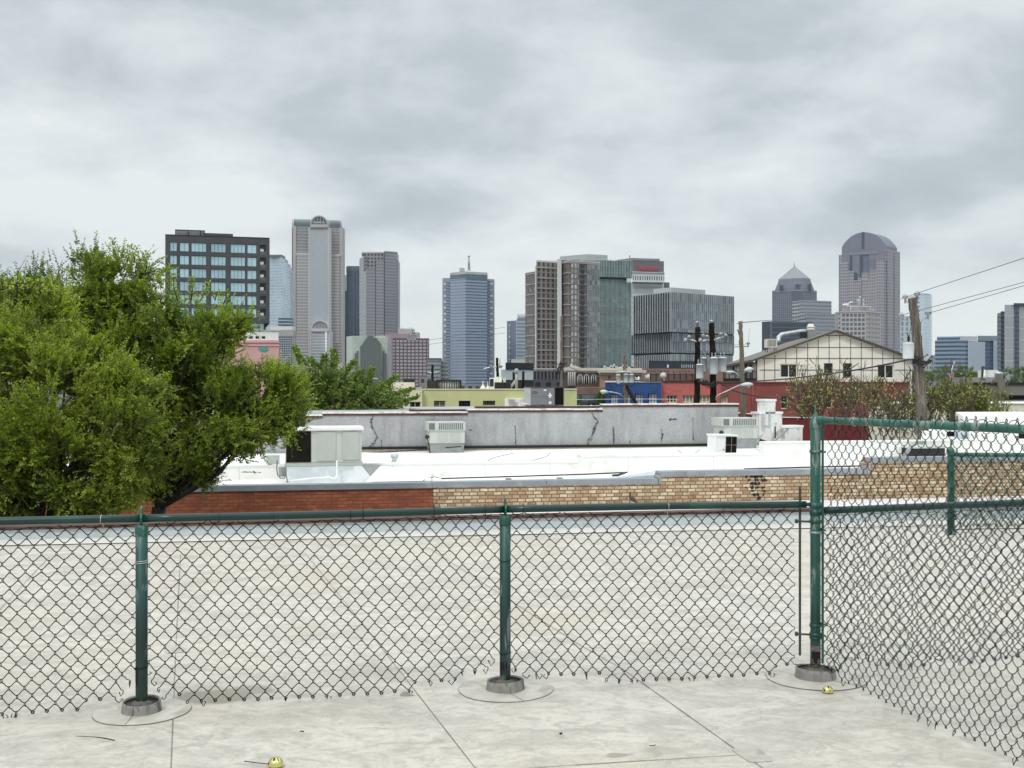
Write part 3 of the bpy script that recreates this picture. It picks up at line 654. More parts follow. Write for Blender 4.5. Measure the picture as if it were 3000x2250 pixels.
# ------------------------------------------------------------ small things lying on the roof
def bell(p, r, lab, rot):
    t_ = thing('jingle_bell', lab, 'bell', (p.x, p.y, 0), 'gold half bells on the roof')
    mb = MB(); mb.lathe((p.x, p.y, 0.006), [(r*1.03, 0.0), (r*1.05, 0.003), (r, 0.006)] + [(r*math.cos(a*0.157), 0.006 + r*0.92*math.sin(a*0.157)) for a in range(1, 10)] + [(0.0008, 0.006+r*0.92)], 28, sx=1.0, sy=1.0)
    mb.build('shell', M['gold'], t_)
    for k, (a0_, e0, e1, w) in enumerate(((rot, 0.75, 1.25, 0.11), (rot+0.9, 0.6, 1.2, 0.05), (rot-0.9, 0.05, 0.4, 0.16))):
        mb = MB(); rows = []
        for q in range(7):
            e_ = e0 + (e1-e0)*q/6; rr = r*1.012
            rows.append([(p.x + rr*math.cos(e_)*math.cos(a0_ + dd*w/max(0.25, math.cos(e_))), p.y + rr*math.cos(e_)*math.sin(a0_ + dd*w/max(0.25, math.cos(e_))), 0.0125 + rr*0.92*math.sin(e_)) for dd in (-1, 0, 1)])
        mb.loft(rows, cap=False, closed=False); mb.build('slot', M['blackhole'], t_)
p = on_deck(808, 2246); bell(p, 0.034, 'gold half bell lying at the bottom edge with a dark twig behind it', -1.75)
p = on_deck(2425, 2030); bell(p, 0.030, 'gold half bell lying in front of the tall corner post', -1.6)
def twig(pts, r, lab):
    mb = MB(); mb.tube(pts, r, 6); o = mb.build('twig', M['dark']); tag(o, lab, 'twig', 'twigs on the roof')
def dk_(x, y, z=0.014): q = on_deck(x, y); return (q.x, q.y, z)
twig([dk_(716, 2239), dk_(745, 2243), dk_(788, 2248)], 0.002, 'thin dark twig touching the gold half bell at the bottom edge')
twig([dk_(222, 2165), dk_(280, 2168), dk_(310, 2172), dk_(336, 2178)], [0.0012, 0.002, 0.003, 0.0025], 'long dark twig lying below the left fence post')
twig([dk_(880, 2152), dk_(884, 2150), dk_(890, 2152)], 0.003, 'tiny dark twig scrap above the gold half bell')
twig([dk_(1640, 2158), dk_(1647, 2157)], 0.005, 'short dark twig stub in front of the middle of the fence')
twig([dk_(1902, 2194), dk_(1918, 2193), dk_(1920, 2190)], 0.002, 'thin bent twig left of the grey roof patch')
twig([dk_(1338, 1559), dk_(1352, 1560), dk_(1366, 1561)], [0.006, 0.012, 0.004], 'dark dried twig near the far parapet')

# ------------------------------------------------------------ the dove by the brick wall
def dove():
    Yd = 25.9; base = Vector((XP(1852, Yd), Yd, -1.07)); s = 0.030/7.6*Yd/3300*3300/ 13.1 * 1.0
    k = Yd / F                       # metres per photograph pixel at the bird
    t_ = thing('dove', 'grey brown dove standing at the foot of the tan brick wall', 'bird', tuple(base))
    m, t, b = new_mat('dove_plumage'); v = coords(t)
    sp = N(t, 'ShaderNodeSeparateXYZ'); t.links.new(v, sp.inputs[0])
    back = RAMP(t, NOISE(t, v, 60, 4.0), [(0.35, (0.045, 0.038, 0.030)), (0.65, (0.085, 0.072, 0.058))])
    neck = (0.095, 0.055, 0.042)
    c = MIX(t, RAMP(t, MATH(t, 'MULTIPLY', sp.outputs[2], 3.35), [(0.64, 0.0), (0.74, 1.0)]), back, neck)
    t.links.new(c, b.inputs['Base Color']); b.inputs['Roughness'].default_value = 0.8
    def q(px, py, w, h): return (px*k, py*k, w*k, h*k)
    # spine from tail tip through body and neck to the head: (x, z, half width, half height) in photograph pixels
    sec = [(19.5, 3.2, 1.6, 0.5), (14, 5.0, 2.6, 1.2), (10, 8, 4.6, 3.0), (5, 12, 6.8, 5.6), (0, 16.5, 8.0, 7.2), (-4, 20, 7.2, 6.4), (-6.0, 23.5, 4.6, 4.4), (-6.2, 27.5, 3.3, 3.2), (-5.6, 31, 2.9, 2.7), (-5.2, 34, 3.1, 2.8), (-5.6, 36.4, 2.2, 1.8), (-5.8, 37.8, 0.5, 0.4)]
    rings = []
    for i, (x, z, w, h) in enumerate(sec):
        a = sec[max(i-1, 0)]; c2 = sec[min(i+1, len(sec)-1)]; d = Vector((c2[0]-a[0], 0, c2[1]-a[1])).normalized(); up = Vector((-d.z, 0, d.x))
        rings.append([base + (Vector((x, 0, z)) + up*(h*math.cos(2*math.pi*j/14)) + Vector((0, 1, 0))*(w*math.sin(2*math.pi*j/14)))*k for j in range(14)])
    mb = MB(); mb.loft(rings, True, True); body = mb.build('body', m, t_)
    mb = MB(); wr = []
    for (x, z, w) in ((-5, 17.5, 2.6), (0, 14, 4.6), (6, 9.5, 4.2), (12, 6.0, 2.4), (17, 3.6, 0.6)):
        wr.append([base + Vector((x, -8.4 + 0.05*x*x*0.3, z + w))*k, base + Vector((x+0.5, -9.0 + 0.015*x*x, z))*k, base + Vector((x, -7.2 + 0.02*x*x, z - w))*k])
    mb.loft(wr, cap=False, smooth=True, closed=False); mb.build('wing', paint('dove_wing_feathers', (0.055, 0.047, 0.037), 0.8, 0.3, 50), t_)
    mb = MB(); mb.tube([base + Vector((-4, -8.6, 9.6))*k, base + Vector((2, -8.8, 7.4))*k, base + Vector((8, -7.4, 6.6))*k], [0.3*k, 0.9*k, 0.3*k], 6); mb.build('wing_bar', M['whitepaint'], t_)
    mb = MB(); mb.tube([base + Vector((-7.6, -0.6, 34.2))*k, base + Vector((-9.6, -1.0, 33.6))*k], [0.75*k, 0.15*k], 6); mb.build('beak', M['dark'], t_)
    mb = MB(); mb.ball(base + Vector((-6.4, -2.7, 34.6))*k, 0.55*k, 0.4*k, 0.55*k, 8, 6); mb.build('eye', M['black'], t_)
    for x in (-0.5, 4.5):
        mb = MB(); f = base + Vector((x, -1.5 if x < 0 else 2, 0))*k
        mb.tube([f + Vector((1.0, 0, 8.0))*k, f + Vector((0.2, 0, 3.6))*k, f + Vector((0, 0, 0.5))*k], [1.1*k, 0.6*k, 0.6*k], 6)
        for dx, dy in ((-2.6, -0.6), (-2.0, -1.8), (-1.6, 1.0), (1.6, 0)): mb.tube([f + Vector((0, 0, 0.5))*k, f + Vector((dx, dy, 0.35))*k], [0.5*k, 0.25*k], 5)
        mb.build('leg', paint('dove_leg_skin', (0.22, 0.07, 0.06), 0.7), t_)
dove()
# ------------------------------------------------------------ neighbouring roofs behind the near parapet
def on_line(px, Y0, sl=0.18):
    k = (px - CX) / F; Y = Y0 / (1 - sl*k); return k*Y, Y
WN = Vector((0.177, -0.984, 0))          # the way these walls face
WU = Vector((0.984, 0.177, 0))
def wall_run(mb, px0, px1, Y0, zt, zb, thick=0.3, uvx=True):
    x0, y0 = on_line(px0, Y0); x1, y1 = on_line(px1, Y0); tx, ty = (-WN.x*thick, -WN.y*thick) if thick < 1 else (0.35*thick, thick)
    q = [(x0, y0), (x1, y1), (x1+tx, y1+ty), (x0+tx, y0+ty)]
    u0, u1 = x0*1.016, x1*1.016
    mb.quad((*q[0], zb), (*q[1], zb), (*q[1], zt), (*q[0], zt), [(u0, zb), (u1, zb), (u1, zt), (u0, zt)])
    mb.quad((*q[2], zb), (*q[3], zb), (*q[3], zt), (*q[2], zt), [(u1, zb), (u0, zb), (u0, zt), (u1, zt)])
    mb.quad((*q[1], zb), (*q[2], zb), (*q[2], zt), (*q[1], zt), [(0, zb), (thick, zb), (thick, zt), (0, zt)])
    mb.quad((*q[3], zb), (*q[0], zb), (*q[0], zt), (*q[3], zt), [(0, zb), (thick, zb), (thick, zt), (0, zt)])
    mb.poly([(*p, zt) for p in q])
def coping_run(mb, px0, px1, Y0, zt, h=0.12, over=0.04, thick=0.3, fall=0.0):
    x0, y0 = on_line(px0, Y0); x1, y1 = on_line(px1, Y0)
    a = Vector((x0, y0, 0)) + WN*over; b_ = Vector((x1, y1, 0)) + WN*over; c = b_ - WN*(thick+2*over); d = a - WN*(thick+2*over)
    mb.prism([(p.x, p.y) for p in (a, b_, c, d)], zt-h, [zt, zt, zt+fall, zt+fall])
M['redbrick'] = brick('red_brick_wall', (0.34, 0.098, 0.042), (0.39, 0.125, 0.056), (0.27, 0.072, 0.036), (0.15, 0.065, 0.042), bw=0.225, bh=0.075, ms=0.008)
M['tanbrick'] = brick('old_tan_brick_wall', (0.55, 0.425, 0.26), (0.74, 0.635, 0.44), (0.42, 0.255, 0.15), (0.19, 0.13, 0.075), bw=0.185, bh=0.083, ms=0.013, off=0.31, dark=(0.13, 0.075, 0.04))
b1 = thing('brick_building', 'low building with red and tan brick wall and a white roof behind the near parapet', 'building', (0, 25.7, GROUND))
mb = MB(); wall_run(mb, -400, 1270, 25.7, -0.56, GROUND); mb.build('red_brick_wall', M['redbrick'], b1)
mb = MB()
wall_run(mb, 1270, 1931, 25.69, -0.56, GROUND); wall_run(mb, 1931, 2540, 25.69, -0.40, GROUND); wall_run(mb, 2540, 3500, 25.69, -0.14, GROUND)
mb.build('tan_brick_wall', M['tanbrick'], b1)
mb = MB()
for a, b_, z in ((-400, 1266, -0.52), (1266, 1600, -0.512), (1600, 1927, -0.508)): coping_run(mb, a, b_-1.2, 25.7, z)
for a, b_, z in ((1933, 2240, -0.345), (2240, 2538, -0.348), (2546, 3500, -0.085)): coping_run(mb, a, b_-1.2, 25.7, z)
for px, za, zb in ((1928, -0.62, -0.345), (2539, -0.46, -0.085)):
    x0, y0 = on_line(px, 25.7); x1, y1 = on_line(px+ (8 if px < 2000 else 9), 25.7)
    a = Vector((x0, y0, 0)) + WN*0.043; b_ = Vector((x1, y1, 0)) + WN*0.043
    mb.prism([(p.x, p.y) for p in (a, b_, b_-WN*0.38, a-WN*0.38)], za, [za+0.14, zb+0.002, zb+0.002, za+0.14])
mb.build('coping', M['coping'], b1)
mb = MB(); x0, y0 = on_line(-400, 26.02); x1, y1 = on_line(3500, 26.02); x2, y2 = on_line(3500, 31.0); x3, y3 = on_line(-400, 31.0)
mb.prism([(x0, y0), (x1, y1), (x2, y2), (x3, y3)], -1.15, [-0.86, -0.72, -0.72, -0.86]); mb.build('roof', M['white'], b1)
# black tar runs on the tan brick
mb = MB(); rn = random.Random(4)
for k in range(46):
    x = rn.gauss(2213, 14); y = 1385 + 68*rn.random()**1.2; 
    row = round((y-1384)/10.4); y = 1386 + row*10.4 + rn.uniform(-1, 1)
    if abs(x-2213) > 30: continue
    X, Y = on_line(x, 25.69); o = Vector((X, Y, ZP(y, Y))) + WN*0.006
    w, h = rn.uniform(0.02, 0.06), rn.uniform(0.018, 0.045); pts = []
    for j in range(9):
        a = 2*math.pi*j/9; rr = rn.uniform(0.7, 1.2); pts.append(o + WU*(w*rr*math.cos(a)) + Vector((0, 0, h*rr*math.sin(a))))
    mb.poly(pts)
mb.build('tar_stain', M['black'], b1)
# membrane cricket and raised corner lip of the roof
mb = MB(); Yc = 27.6
a = [P(1085, 1418, Yc-1.2), P(1150, 1360, 30.6), P(1250, 1360, 30.6), P(1275, 1408, Yc)]
mb.loft([[P(1070, 1412, 27.4), P(1262, 1408, 27.6), P(1225, 1405, 28.2)], [P(1120, 1359, 30.7), P(1265, 1386, 30.7), P(1170, 1370, 30.7)]], True, False)
mb.build('roof_cricket', M['white'], b1)
mb = MB(); mb.prism([(P(1760, 0, 27.2).x, 27.2), (P(1931, 0, 26.6).x, 26.6), (P(1931, 0, 27.4).x, 27.4), (P(1840, 0, 27.8).x, 27.8)], -0.8, [-0.60, -0.44, -0.40, -0.57]); mb.build('roof_upstand', M['parapet'], b1)

b2 = thing('white_roofed_building', 'low building with stepped white parapet and white roof behind the brick one', 'building', (0, 31, GROUND))
mb = MB()
for a, b_, z in ((-400, 1700, -0.455), (1700, 2238, -0.30), (2238, 3500, 0.025)): wall_run(mb, a, b_, 31.0, z, GROUND, 0.35)
mb.build('parapet', M['white'], b2)
mb = MB()
for a, b_, z in ((-400, 1698.5, -0.44), (1700, 2236.5, -0.285), (2238, 3500, 0.04)): coping_run(mb, a, b_, 31.0, z, 0.05, 0.02, 0.35)
mb.build('parapet_cap', M['whitepaint'], b2)
mb = MB(); x0, y0 = on_line(-400, 31.36); x1, y1 = on_line(3500, 31.36); x2, y2 = on_line(3500, 42.9); x3, y3 = on_line(-400, 42.9)
mb.prism([(x0, y0), (x1, y1), (x2, y2), (x3, y3)], -1.3, [-0.93, -0.62, -0.62, -0.93]); mb.build('roof', M['white'], b2)
def black_pipe(pts, r, lab, cat='pipe'):
    mb = MB(); mb.tube(pts, r, 8); return tag(mb.build('roof_pipe', M['black'], None), lab, cat)
black_pipe([P(1293, 1402, 28.4), P(1500, 1396, 29.0), P(1700, 1390, 29.2), P(1838, 1384, 29.3)], 0.018, 'thin black pipe lying along the white roof behind the tan bricks')
black_pipe([P(1795, 1393, 28.5), P(1812, 1392, 28.6), P(1822, 1388, 28.8), P(1830, 1386, 29.0)], 0.03, 'short thick black pipe stub at the right end of the thin roof pipe')
black_pipe([P(1058, 1329, 41.4), P(1200, 1320, 41.6), P(1352, 1308, 41.0)], 0.02, 'thin black pipe rising to the base of the middle unit by the grey wall')
black_pipe([P(1090, 1411, 28.0), P(1150, 1409, 28.2)], 0.022, 'short dark pipe beside the curb of the big unit')
black_pipe([P(2180, 1374, 28.5), P(2400, 1368, 28.8), P(2520, 1365, 29)], 0.018, 'thin black pipe on the white roof beside the tall corner post')
for i, (x, y, Y) in enumerate(((1490, 1399, 28.9), (1640, 1397, 29.1))):
    mb = MB(); c = P(x, y, Y); mb.obox((c.x, c.y, -0.84), 0.12, 0.2, c.z - 0.02 + 0.84, 0.2); tag(mb.build('wood_block', M['sand']), ['small dark block under the left part of the black roof pipe', 'small tan block under the right part of the black roof pipe'][i], 'block', 'blocks under the roof pipe')

# ------------------------------------------------------------ grey stucco wall across the far side
b3 = thing('grey_stucco_building', 'long low building with stained grey stucco wall and tiled coping steps', 'building', (0, 43, GROUND))
mb = MB()
SEG = [(600, 943, 1222.5), (943, 1369, 1214), (1369, 1764, 1204.5), (1764, 2163, 1189)]
for a, b_, y in SEG:
    Xm, Ym = on_line((a+b_)/2, 43); wall_run(mb, a, b_, 43, ZP(y, Ym), GROUND, 0.35)
mb.build('stucco_wall', M['stucco'], b3)
mb = MB(); mt = MB()
for a, b_, y in SEG:
    Xm, Ym = on_line((a+b_)/2, 43); z = ZP(y, Ym)
    coping_run(mt, a, b_+1, 43, z+0.045, 0.09, 0.03, 0.35)
    x0 = a
    while x0 < b_:
        w = min(x0 + 38 + 12*hsh(x0, 1), b_+2); coping_run(mb, x0+0.4, w-0.4, 43, z+0.085 + 0.012*hsh(x0, 5), 0.05, 0.05 + 0.02*hsh(x0, 3), 0.35); x0 = w
mb.build('coping_cap', M['whitestain'], b3); mt.build('coping_tile', M['tile'], b3)
mb = MB(); wall_run(mb, 1393, 1762, 45.5, ZP(1192, 45.8), -1.5, 0.3); wall_run(mb, 1200, 1392, 45.5, ZP(1201, 45.4), -1.5, 0.3); mb.build('rear_parapet', M['galv'], b3)
mb = MB(); coping_run(mb, 1393, 1762, 45.5, ZP(1190, 45.8), 0.06, 0.03, 0.3); coping_run(mb, 1200, 1392, 45.5, ZP(1199, 45.4), 0.06, 0.03, 0.3); mb.build('rear_coping', M['tile'], b3)
mb = MB(); x0, y0 = on_line(600, 45.9); x1, y1 = on_line(2163, 45.9); x2, y2 = on_line(2163, 58); x3, y3 = on_line(600, 58)
mb.prism([(x0, y0), (x1, y1), (x2, y2), (x3, y3)], -1, [0.5, 0.62, 0.62, 0.5]); mb.build('rear_roof', M['stucco'], b3)
mb = MB(); wall_run(mb, 1030, 2120, 42.9, -0.64, -1.0, 0.06); mb.build('dark_base_strip', M['black'], b3)  # black strip along the foot of the wall
mb = MB(); wall_run(mb, 1030, 2120, 42.75, -0.74, -1.0, 0.1); mb.build('gravel_edge', M['sand'], b3)
M['crack'] = paint('dark_crack_stain', (0.075, 0.07, 0.07), 0.95, 0.4, 9.0, (0.25, 0.245, 0.245), 0.6, 7.0)
for pts, w in (([(1094, 1217), (1087, 1232), (1089, 1250), (1098, 1266), (1106, 1280), (1096, 1296), (1086, 1310), (1080, 1322)], (1.2, 2.2, 2.6, 2.2, 3.2, 4.2, 5.2, 4.5)),
               ([(1733, 1205), (1740, 1222), (1752, 1234), (1744, 1247), (1738, 1268), (1728, 1288), (1719, 1306)], (0.8, 1.6, 3.4, 3.2, 4.2, 4.8, 4.0)),
               ([(1117, 1288), (1118, 1320)], (1.4, 1.8)), ([(1509, 1248), (1511, 1282), (1510, 1312)], (1.4, 1.2, 1.8)), ([(1797, 1250), (1799, 1308)], (2.0, 1.2)), ([(1845, 1290), (1847, 1305)], (1.2, 1.6)),
               ([(1937, 1256), (1941, 1275), (1937, 1294)], (2.0, 3.0, 1.2)), ([(1625, 1309), (1660, 1307), (1700, 1306)], (3.2, 3.6, 2.0)), ([(1960, 1229), (1983, 1228)], (2.6, 1.4)), ([(2030, 1222), (2031, 1290)], (0.7, 0.9)), ([(1376, 1262), (1380, 1258)], (2.5, 2.5)), ([(1058, 1318), (1075, 1320)], (3, 3))):
    mb = MB(); l = []; r_ = []; q = []
    for (p0, p1), (w0, w1) in zip(zip(pts, pts[1:]), zip(w, w[1:])):
        for k in range(6): q.append((p0[0]+(p1[0]-p0[0])*k/6, p0[1]+(p1[1]-p0[1])*k/6, w0+(w1-w0)*k/6))
    q.append((*pts[-1], w[-1]))
    horiz = abs(pts[-1][0]-pts[0][0]) > abs(pts[-1][1]-pts[0][1])
    for i, (x, y, ww) in enumerate(q):
        ww *= 0.4 + 1.5*hsh(i, x)**1.5 ; X, Y = on_line(x, 42.985); j = (hsh(i, 3, x)-0.5)*2.2
        c = Vector((X, Y, ZP(y, Y))); s_ = ww*Y/F
        if horiz: l.append(c + Vector((0, 0, s_))); r_.append(c - Vector((0, 0, s_)))
        else: l.append(c - WU*s_ + WU*(j*Y/F*0.5)); r_.append(c + WU*s_ + WU*(j*Y/F*0.5))
    mb.loft([l, r_], cap=False, closed=False); mb.build('wall_crack', M['crack'], b3)

# ------------------------------------------------------------ rooftop air-conditioning units
def frame_pt(px, y, Y): return P(px, y, Y)
class Unit:
    """a box unit: u runs along its front, d is depth behind the front, z up, metres"""
    def __init__(s, px, Y, zb, ang=0.177): s.o = Vector((XP(px, Y), Y, zb)); s.u = Vector((math.cos(ang), math.sin(ang), 0)); s.n = Vector((math.sin(ang), -math.cos(ang), 0))
    def pt(s, u, d, z): return s.o + s.u*u - s.n*d + Vector((0, 0, z))
    def box(s, mb, u0, u1, d0, d1, z0, z1):
        q = [s.pt(u0, d0, 0), s.pt(u1, d0, 0), s.pt(u1, d1, 0), s.pt(u0, d1, 0)]
        mb.prism([(p.x, p.y) for p in q], s.o.z+z0, s.o.z+z1)
def add(U, name, mat, par, boxes, bevel=0.0):
    mb = MB()
    for b_ in boxes: U.box(mb, *b_)
    return mb.build(name, mat, par, bevel=bevel)
# a) the big pale unit on its flared curb
Ya = 29.0; k = Ya/F; t_ = thing('rooftop_air_conditioner', 'big pale grey unit with black coil half hidden by the tree', 'air conditioner', tuple(P(950, 1416, Ya)))
U = Unit(836, Ya, ZP(1357, Ya)); wu = 222*k; hh = 95*k
add(U, 'cabinet', M['acgrey'], t_, [(0, wu, 0.02, 1.3, 0, hh)], 0.01)
add(U, 'lid', M['whitepaint'], t_, [(-0.04, wu+0.05, -0.04, 1.36, hh+0.002, hh+0.075)], 0.012)
add(U, 'coil', M['coil'], t_, [(0.02, 74*k, -0.002, 0.02, 0.02, hh-0.02)])
add(U, 'access_panel', M['acpanel'], t_, [(91*k, 146*k, -0.008, 0.02, 0.05, hh-0.03)], 0.006)
add(U, 'access_panel', M['acpanel'], t_, [(166*k, 214*k, -0.008, 0.02, 0.07, hh-0.03)], 0.006)
add(U, 'base_rail', M['acpanel'], t_, [(-0.02, wu+0.03, -0.015, 1.32, -0.085, -0.004)], 0.006)
mb = MB(); zb = -0.86 - U.o.z
mb.loft([[U.pt(-0.0, -0.01, -0.09), U.pt(wu, -0.01, -0.09), U.pt(wu, 1.3, -0.09), U.pt(0, 1.3, -0.09)], [U.pt(0.14, -0.42, zb), U.pt(wu+0.34, -0.42, zb), U.pt(wu+0.34, 1.6, zb), U.pt(0.14, 1.6, zb)]]); mb.build('curb', M['galv'], t_)
mb = MB(); mb.tube([P(987, 1349, Ya-.10), P(987, 1360, Ya-.12), P(987, 1393, Ya-.42), P(984, 1400, Ya-.48), P(978, 1403, Ya-.5), P(972, 1400, Ya-.5), P(962, 1398, Ya-.5), P(900, 1403, Ya-.55), P(846, 1409, Ya-.6)], 0.022, 10); mb.build('drain_pipe', M['pvc'], t_)
mb = MB(); mb.tube([P(812, 1350, Ya), P(811, 1375, Ya-.1), P(813, 1392, Ya-.1), P(822, 1401, Ya-.1), P(833, 1401, Ya-.1), P(838, 1390, Ya), P(841, 1405, Ya-.1), P(842, 1418, Ya-.2)], 0.012, 8); mb.build('electric_hose', M['cable'], t_)
mb = MB(); c = P(828, 1396, Ya-.1); mb.obox((c.x, c.y, c.z), 0.16, 0.12, 0.24, 0.9); mb.build('switch_box', M['steel'], t_, bevel=0.01)
# small vent box left of it
mb = MB(); c = P(800, 1362, 30.2); mb.obox((c.x, c.y, -0.9), 0.34, 0.34, c.z+1.16, 0.18); o = mb.build('roof_box', M['acgrey'], bevel=0.02); tag(o, 'small pale box beside the left end of the big unit under the tree', 'roof box')
# b, c) the two low units with slotted heads
def slotted(px, Y, ytop, ymid, ybot, lab):
    k = Y/F; t_ = thing('rooftop_air_conditioner', lab, 'air conditioner', tuple(P(px+53, ybot, Y)), 'slotted grey roof units by the grey wall'); U = Unit(px, Y, ZP(ymid, Y)); h = (ymid-ytop)*k; w = 107*k
    add(U, 'cabinet', M['acgrey'], t_, [(0.04, w, 0.03, 1.2, 0, h*0.60)], 0.012)
    add(U, 'head', M['acgrey'], t_, [(-0.02, w+0.02, -0.02, 1.24, h*0.602, h)], 0.012)
    add(U, 'louvre', M['fin'], t_, [(u0, u0+0.042, -0.026, -0.01, h*0.64, h*0.955) for u0 in [30*k + i*5.6*k for i in range(13)]])
    add(U, 'side_grille', M['fin'], t_, [(0.0, 18*k, -0.024, -0.01, h*0.64, h*0.955)])
    for a in (27, 64): add(U, 'access_panel', M['acpanel'], t_, [(a*k, (a+29)*k, 0.018, 0.03, 0.05, h*0.48)], 0.006)
    zb = -0.95 - U.o.z if True else 0
    add(U, 'curb', M['steel'], t_, [(0.06, w-0.03, 0.06, 1.15, zb, -0.004)])
    mb = MB(); c = U.pt(-0.05, 0.1, h*0.3); mb.ball(c, 0.08, 0.08, 0.08, 10, 8); mb.tube([c, U.pt(0.02, 0.1, -0.1), U.pt(0.06, 0.0, zb+0.05)], 0.02, 6); mb.build('hose', M['cable'], t_)
slotted(1256, 41.0, 1237, 1299, 1326, 'grey unit with slotted head standing before the middle of the grey wall')
slotted(2119, 42.6, 1225, 1285, 1312, 'grey unit with slotted head between the grey wall and the white stepped pier')
# d) white condenser with brown black coil, leaning a little
Yd = 33.4; k = Yd/F; t_ = thing('condenser_unit', 'white condenser with black grille leaning slightly behind the white parapet', 'air conditioner', tuple(P(2132, 1345, Yd)))
U = Unit(2096, Yd, ZP(1347, Yd), 0.42); U.o = P(2096, 1347, Yd); h = 68*k
add(U, 'cabinet', M['whitepaint'], t_, [(0, 0.74, 0.02, 0.45, 0, h)], 0.012)
add(U, 'lid', M['whitepaint'], t_, [(-0.03, 0.77, -0.02, 0.48, h+0.002, h+0.05)], 0.01)
add(U, 'coil', M['coil'], t_, [(0.36, 0.735, -0.004, 0.02, 0.03, h-0.01)])
mb = MB()
for z in (h*0.25, h*0.62): U.box(mb, 0.36, 0.735, -0.012, -0.005, z, z+0.012)
U.box(mb, 0.54, 0.552, -0.012, -0.005, 0.03, h-0.01); mb.build('coil_guard', M['sand'], t_)
add(U, 'badge', M['steel'], t_, [(0.25, 0.325, 0.008, 0.02, h*0.40, h*0.44)], 0.004)
for o in t_.children: pass
t_.rotation_euler = (0, R(2.2), 0)
# e) charcoal unit above the grey wall
Ye = 47.5; k = Ye/F; t_ = thing('rooftop_air_conditioner', 'charcoal grey unit with oval badge and white stickers above the grey wall', 'air conditioner', tuple(P(1598, 1196, Ye)))
U = Unit(1541, Ye, ZP(1192, Ye), 0.05); w = 113*k; h = 57*k
add(U, 'cabinet', M['acdark'], t_, [(14*k, w, 0.03, 1.4, 0.07, h)], 0.01)
add(U, 'end_panel', M['acgrey'], t_, [(0, 13.8*k, 0.03, 1.4, 0.07, h)], 0.01)
add(U, 'lid', M['tile'], t_, [(-0.02, w+0.02, 0, 1.44, h+0.002, h+0.03)])
add(U, 'coil', M['coil'], t_, [(85*k, 110*k, 0.015, 0.03, 0.09, h-0.02)])
add(U, 'door_panel', M['acdark'], t_, [(15*k, 63*k, 0.015, 0.03, h*0.52, h-0.04), (15*k, 63*k, 0.015, 0.03, 0.09, h*0.50), (64*k, 83*k, 0.015, 0.03, 0.09, h-0.03)], 0.004)
add(U, 'sticker', M['whitepaint'], t_, [(52*k, 60*k, 0.008, 0.014, h*0.82, h*0.9)])
add(U, 'sticker', M['whitepaint'], t_, [(68*k, 73*k, 0.008, 0.014, h*0.46, h*0.72), (65*k, 77*k, 0.007, 0.0075, h*0.54, h*0.62)])
add(U, 'sticker', M['whitepaint'], t_, [(67*k, 75*k, 0.008, 0.014, h*0.14, h*0.28)])
mb = MB(); c = U.pt(26*k, 0.0, h*0.74); mb.loft([[c - U.n*dd + U.u*(7.5*k*s_*math.cos(a*0.3142)) + Vector((0, 0, 2.9*k*s_*math.sin(a*0.3142))) for a in range(20)] for dd, s_ in ((0.014, 1.0), (0.004, 1.0), (0.002, 0.9))]); bd = mb.build('badge', paint('dark_blue_badge', (0.012, 0.02, 0.05), 0.4), t_)
text_obj('Carrier', 3.1*k, 0.002, M['white_letter'], 'badge_lettering', t_, c - U.u*(5.6*k) + U.n*0.003 - Vector((0, 0, 1.0*k)), U.u, width=11.2*k)
bpy.context.view_layer.update()
add(U, 'base', M['acdark'], t_, [(0.05, w-0.05, 0.06, 1.36, 0.0, 0.068)])
add(U, 'fork_slot', M['blackhole'], t_, [(a*k, (a+b_)*k, 0.052, 0.06, 0.02, 0.055) for a, b_ in ((18, 3), (24, 3), (45, 10), (84, 10), (107, 4))])
add(U, 'curb', M['galv'], t_, [(0.25, w-0.25, 0.2, 1.3, -0.4, -0.003)])
mb = MB(); mb.prism([(P(1479, 0, 49).x, 49), (P(1541, 0, 49).x, 49), (P(1541, 0, 50).x, 50), (P(1479, 0, 50).x, 50)], -0.5, ZP(1169, 49)); o = mb.build('roof_duct', M['whitestain'], bevel=0.03); tag(o, 'low white duct box left of the charcoal unit above the grey wall', 'duct')
mb = MB(); mb.tube([P(1523, 1201, 47), P(1523, 1184, 47), P(1540, 1183.5, 47.3), P(1549, 1183, 47.4)], 0.03, 8); o = mb.build('drain_pipe', M['pvc']); tag(o, 'thin white pipe bent down from the charcoal unit to the grey wall', 'pipe')

# stepped white pier and its props
t_ = thing('stepped_pier', 'weathered white stepped masonry pier beside the right slotted unit', 'wall', tuple(P(2290, 1305, 45)))
U = Unit(2225, 45.0, -0.9, 0.42); k = 45/F
for u0, u1, yt in ((0, 79, 1206), (19, 54, 1169), (80, 152, 1247)):
    d0 = 0.0 if yt != 1169 else -0.03
    mb = MB(); U.box(mb, u0*k*1.03, u1*k*1.03, d0, 0.5, 0, ZP(yt, 45.4)+0.9-0.09); mb.build('pier', M['whitestain'], t_, bevel=0.02)
    mb = MB(); U.box(mb, u0*k*1.03-0.03, u1*k*1.03+0.03, d0-0.03, 0.55, ZP(yt, 45.4)+0.9-0.088, ZP(yt, 45.4)+0.9); mb.build('pier_cap', M['whitepaint'], t_, bevel=0.02)
mb = MB()
for u0, u1, z0, z1 in ((8, 15, 0.75, 1.36), (30, 37, 0.85, 1.45), (16, 30, 0.88, 0.95), (52, 60, 1.0, 1.04)): U.box(mb, u0*k, u1*k, -0.05, -0.035, z0, z1)
mb.build('metal_patch', M['galv'], t_)
mb = MB(); a = P(2265, 1304, 44.3); mb.tube([a, P(2264, 1246, 44.3)], 0.045, 8); mb.build('prop_post', M['galv'], t_)
mb = MB(); mb.tube([P(2253, 1302, 44.2), P(2271, 1291, 44.2), P(2309, 1257, 44.6)], 0.04, 6); mb.build('brace', M['steel'], t_)
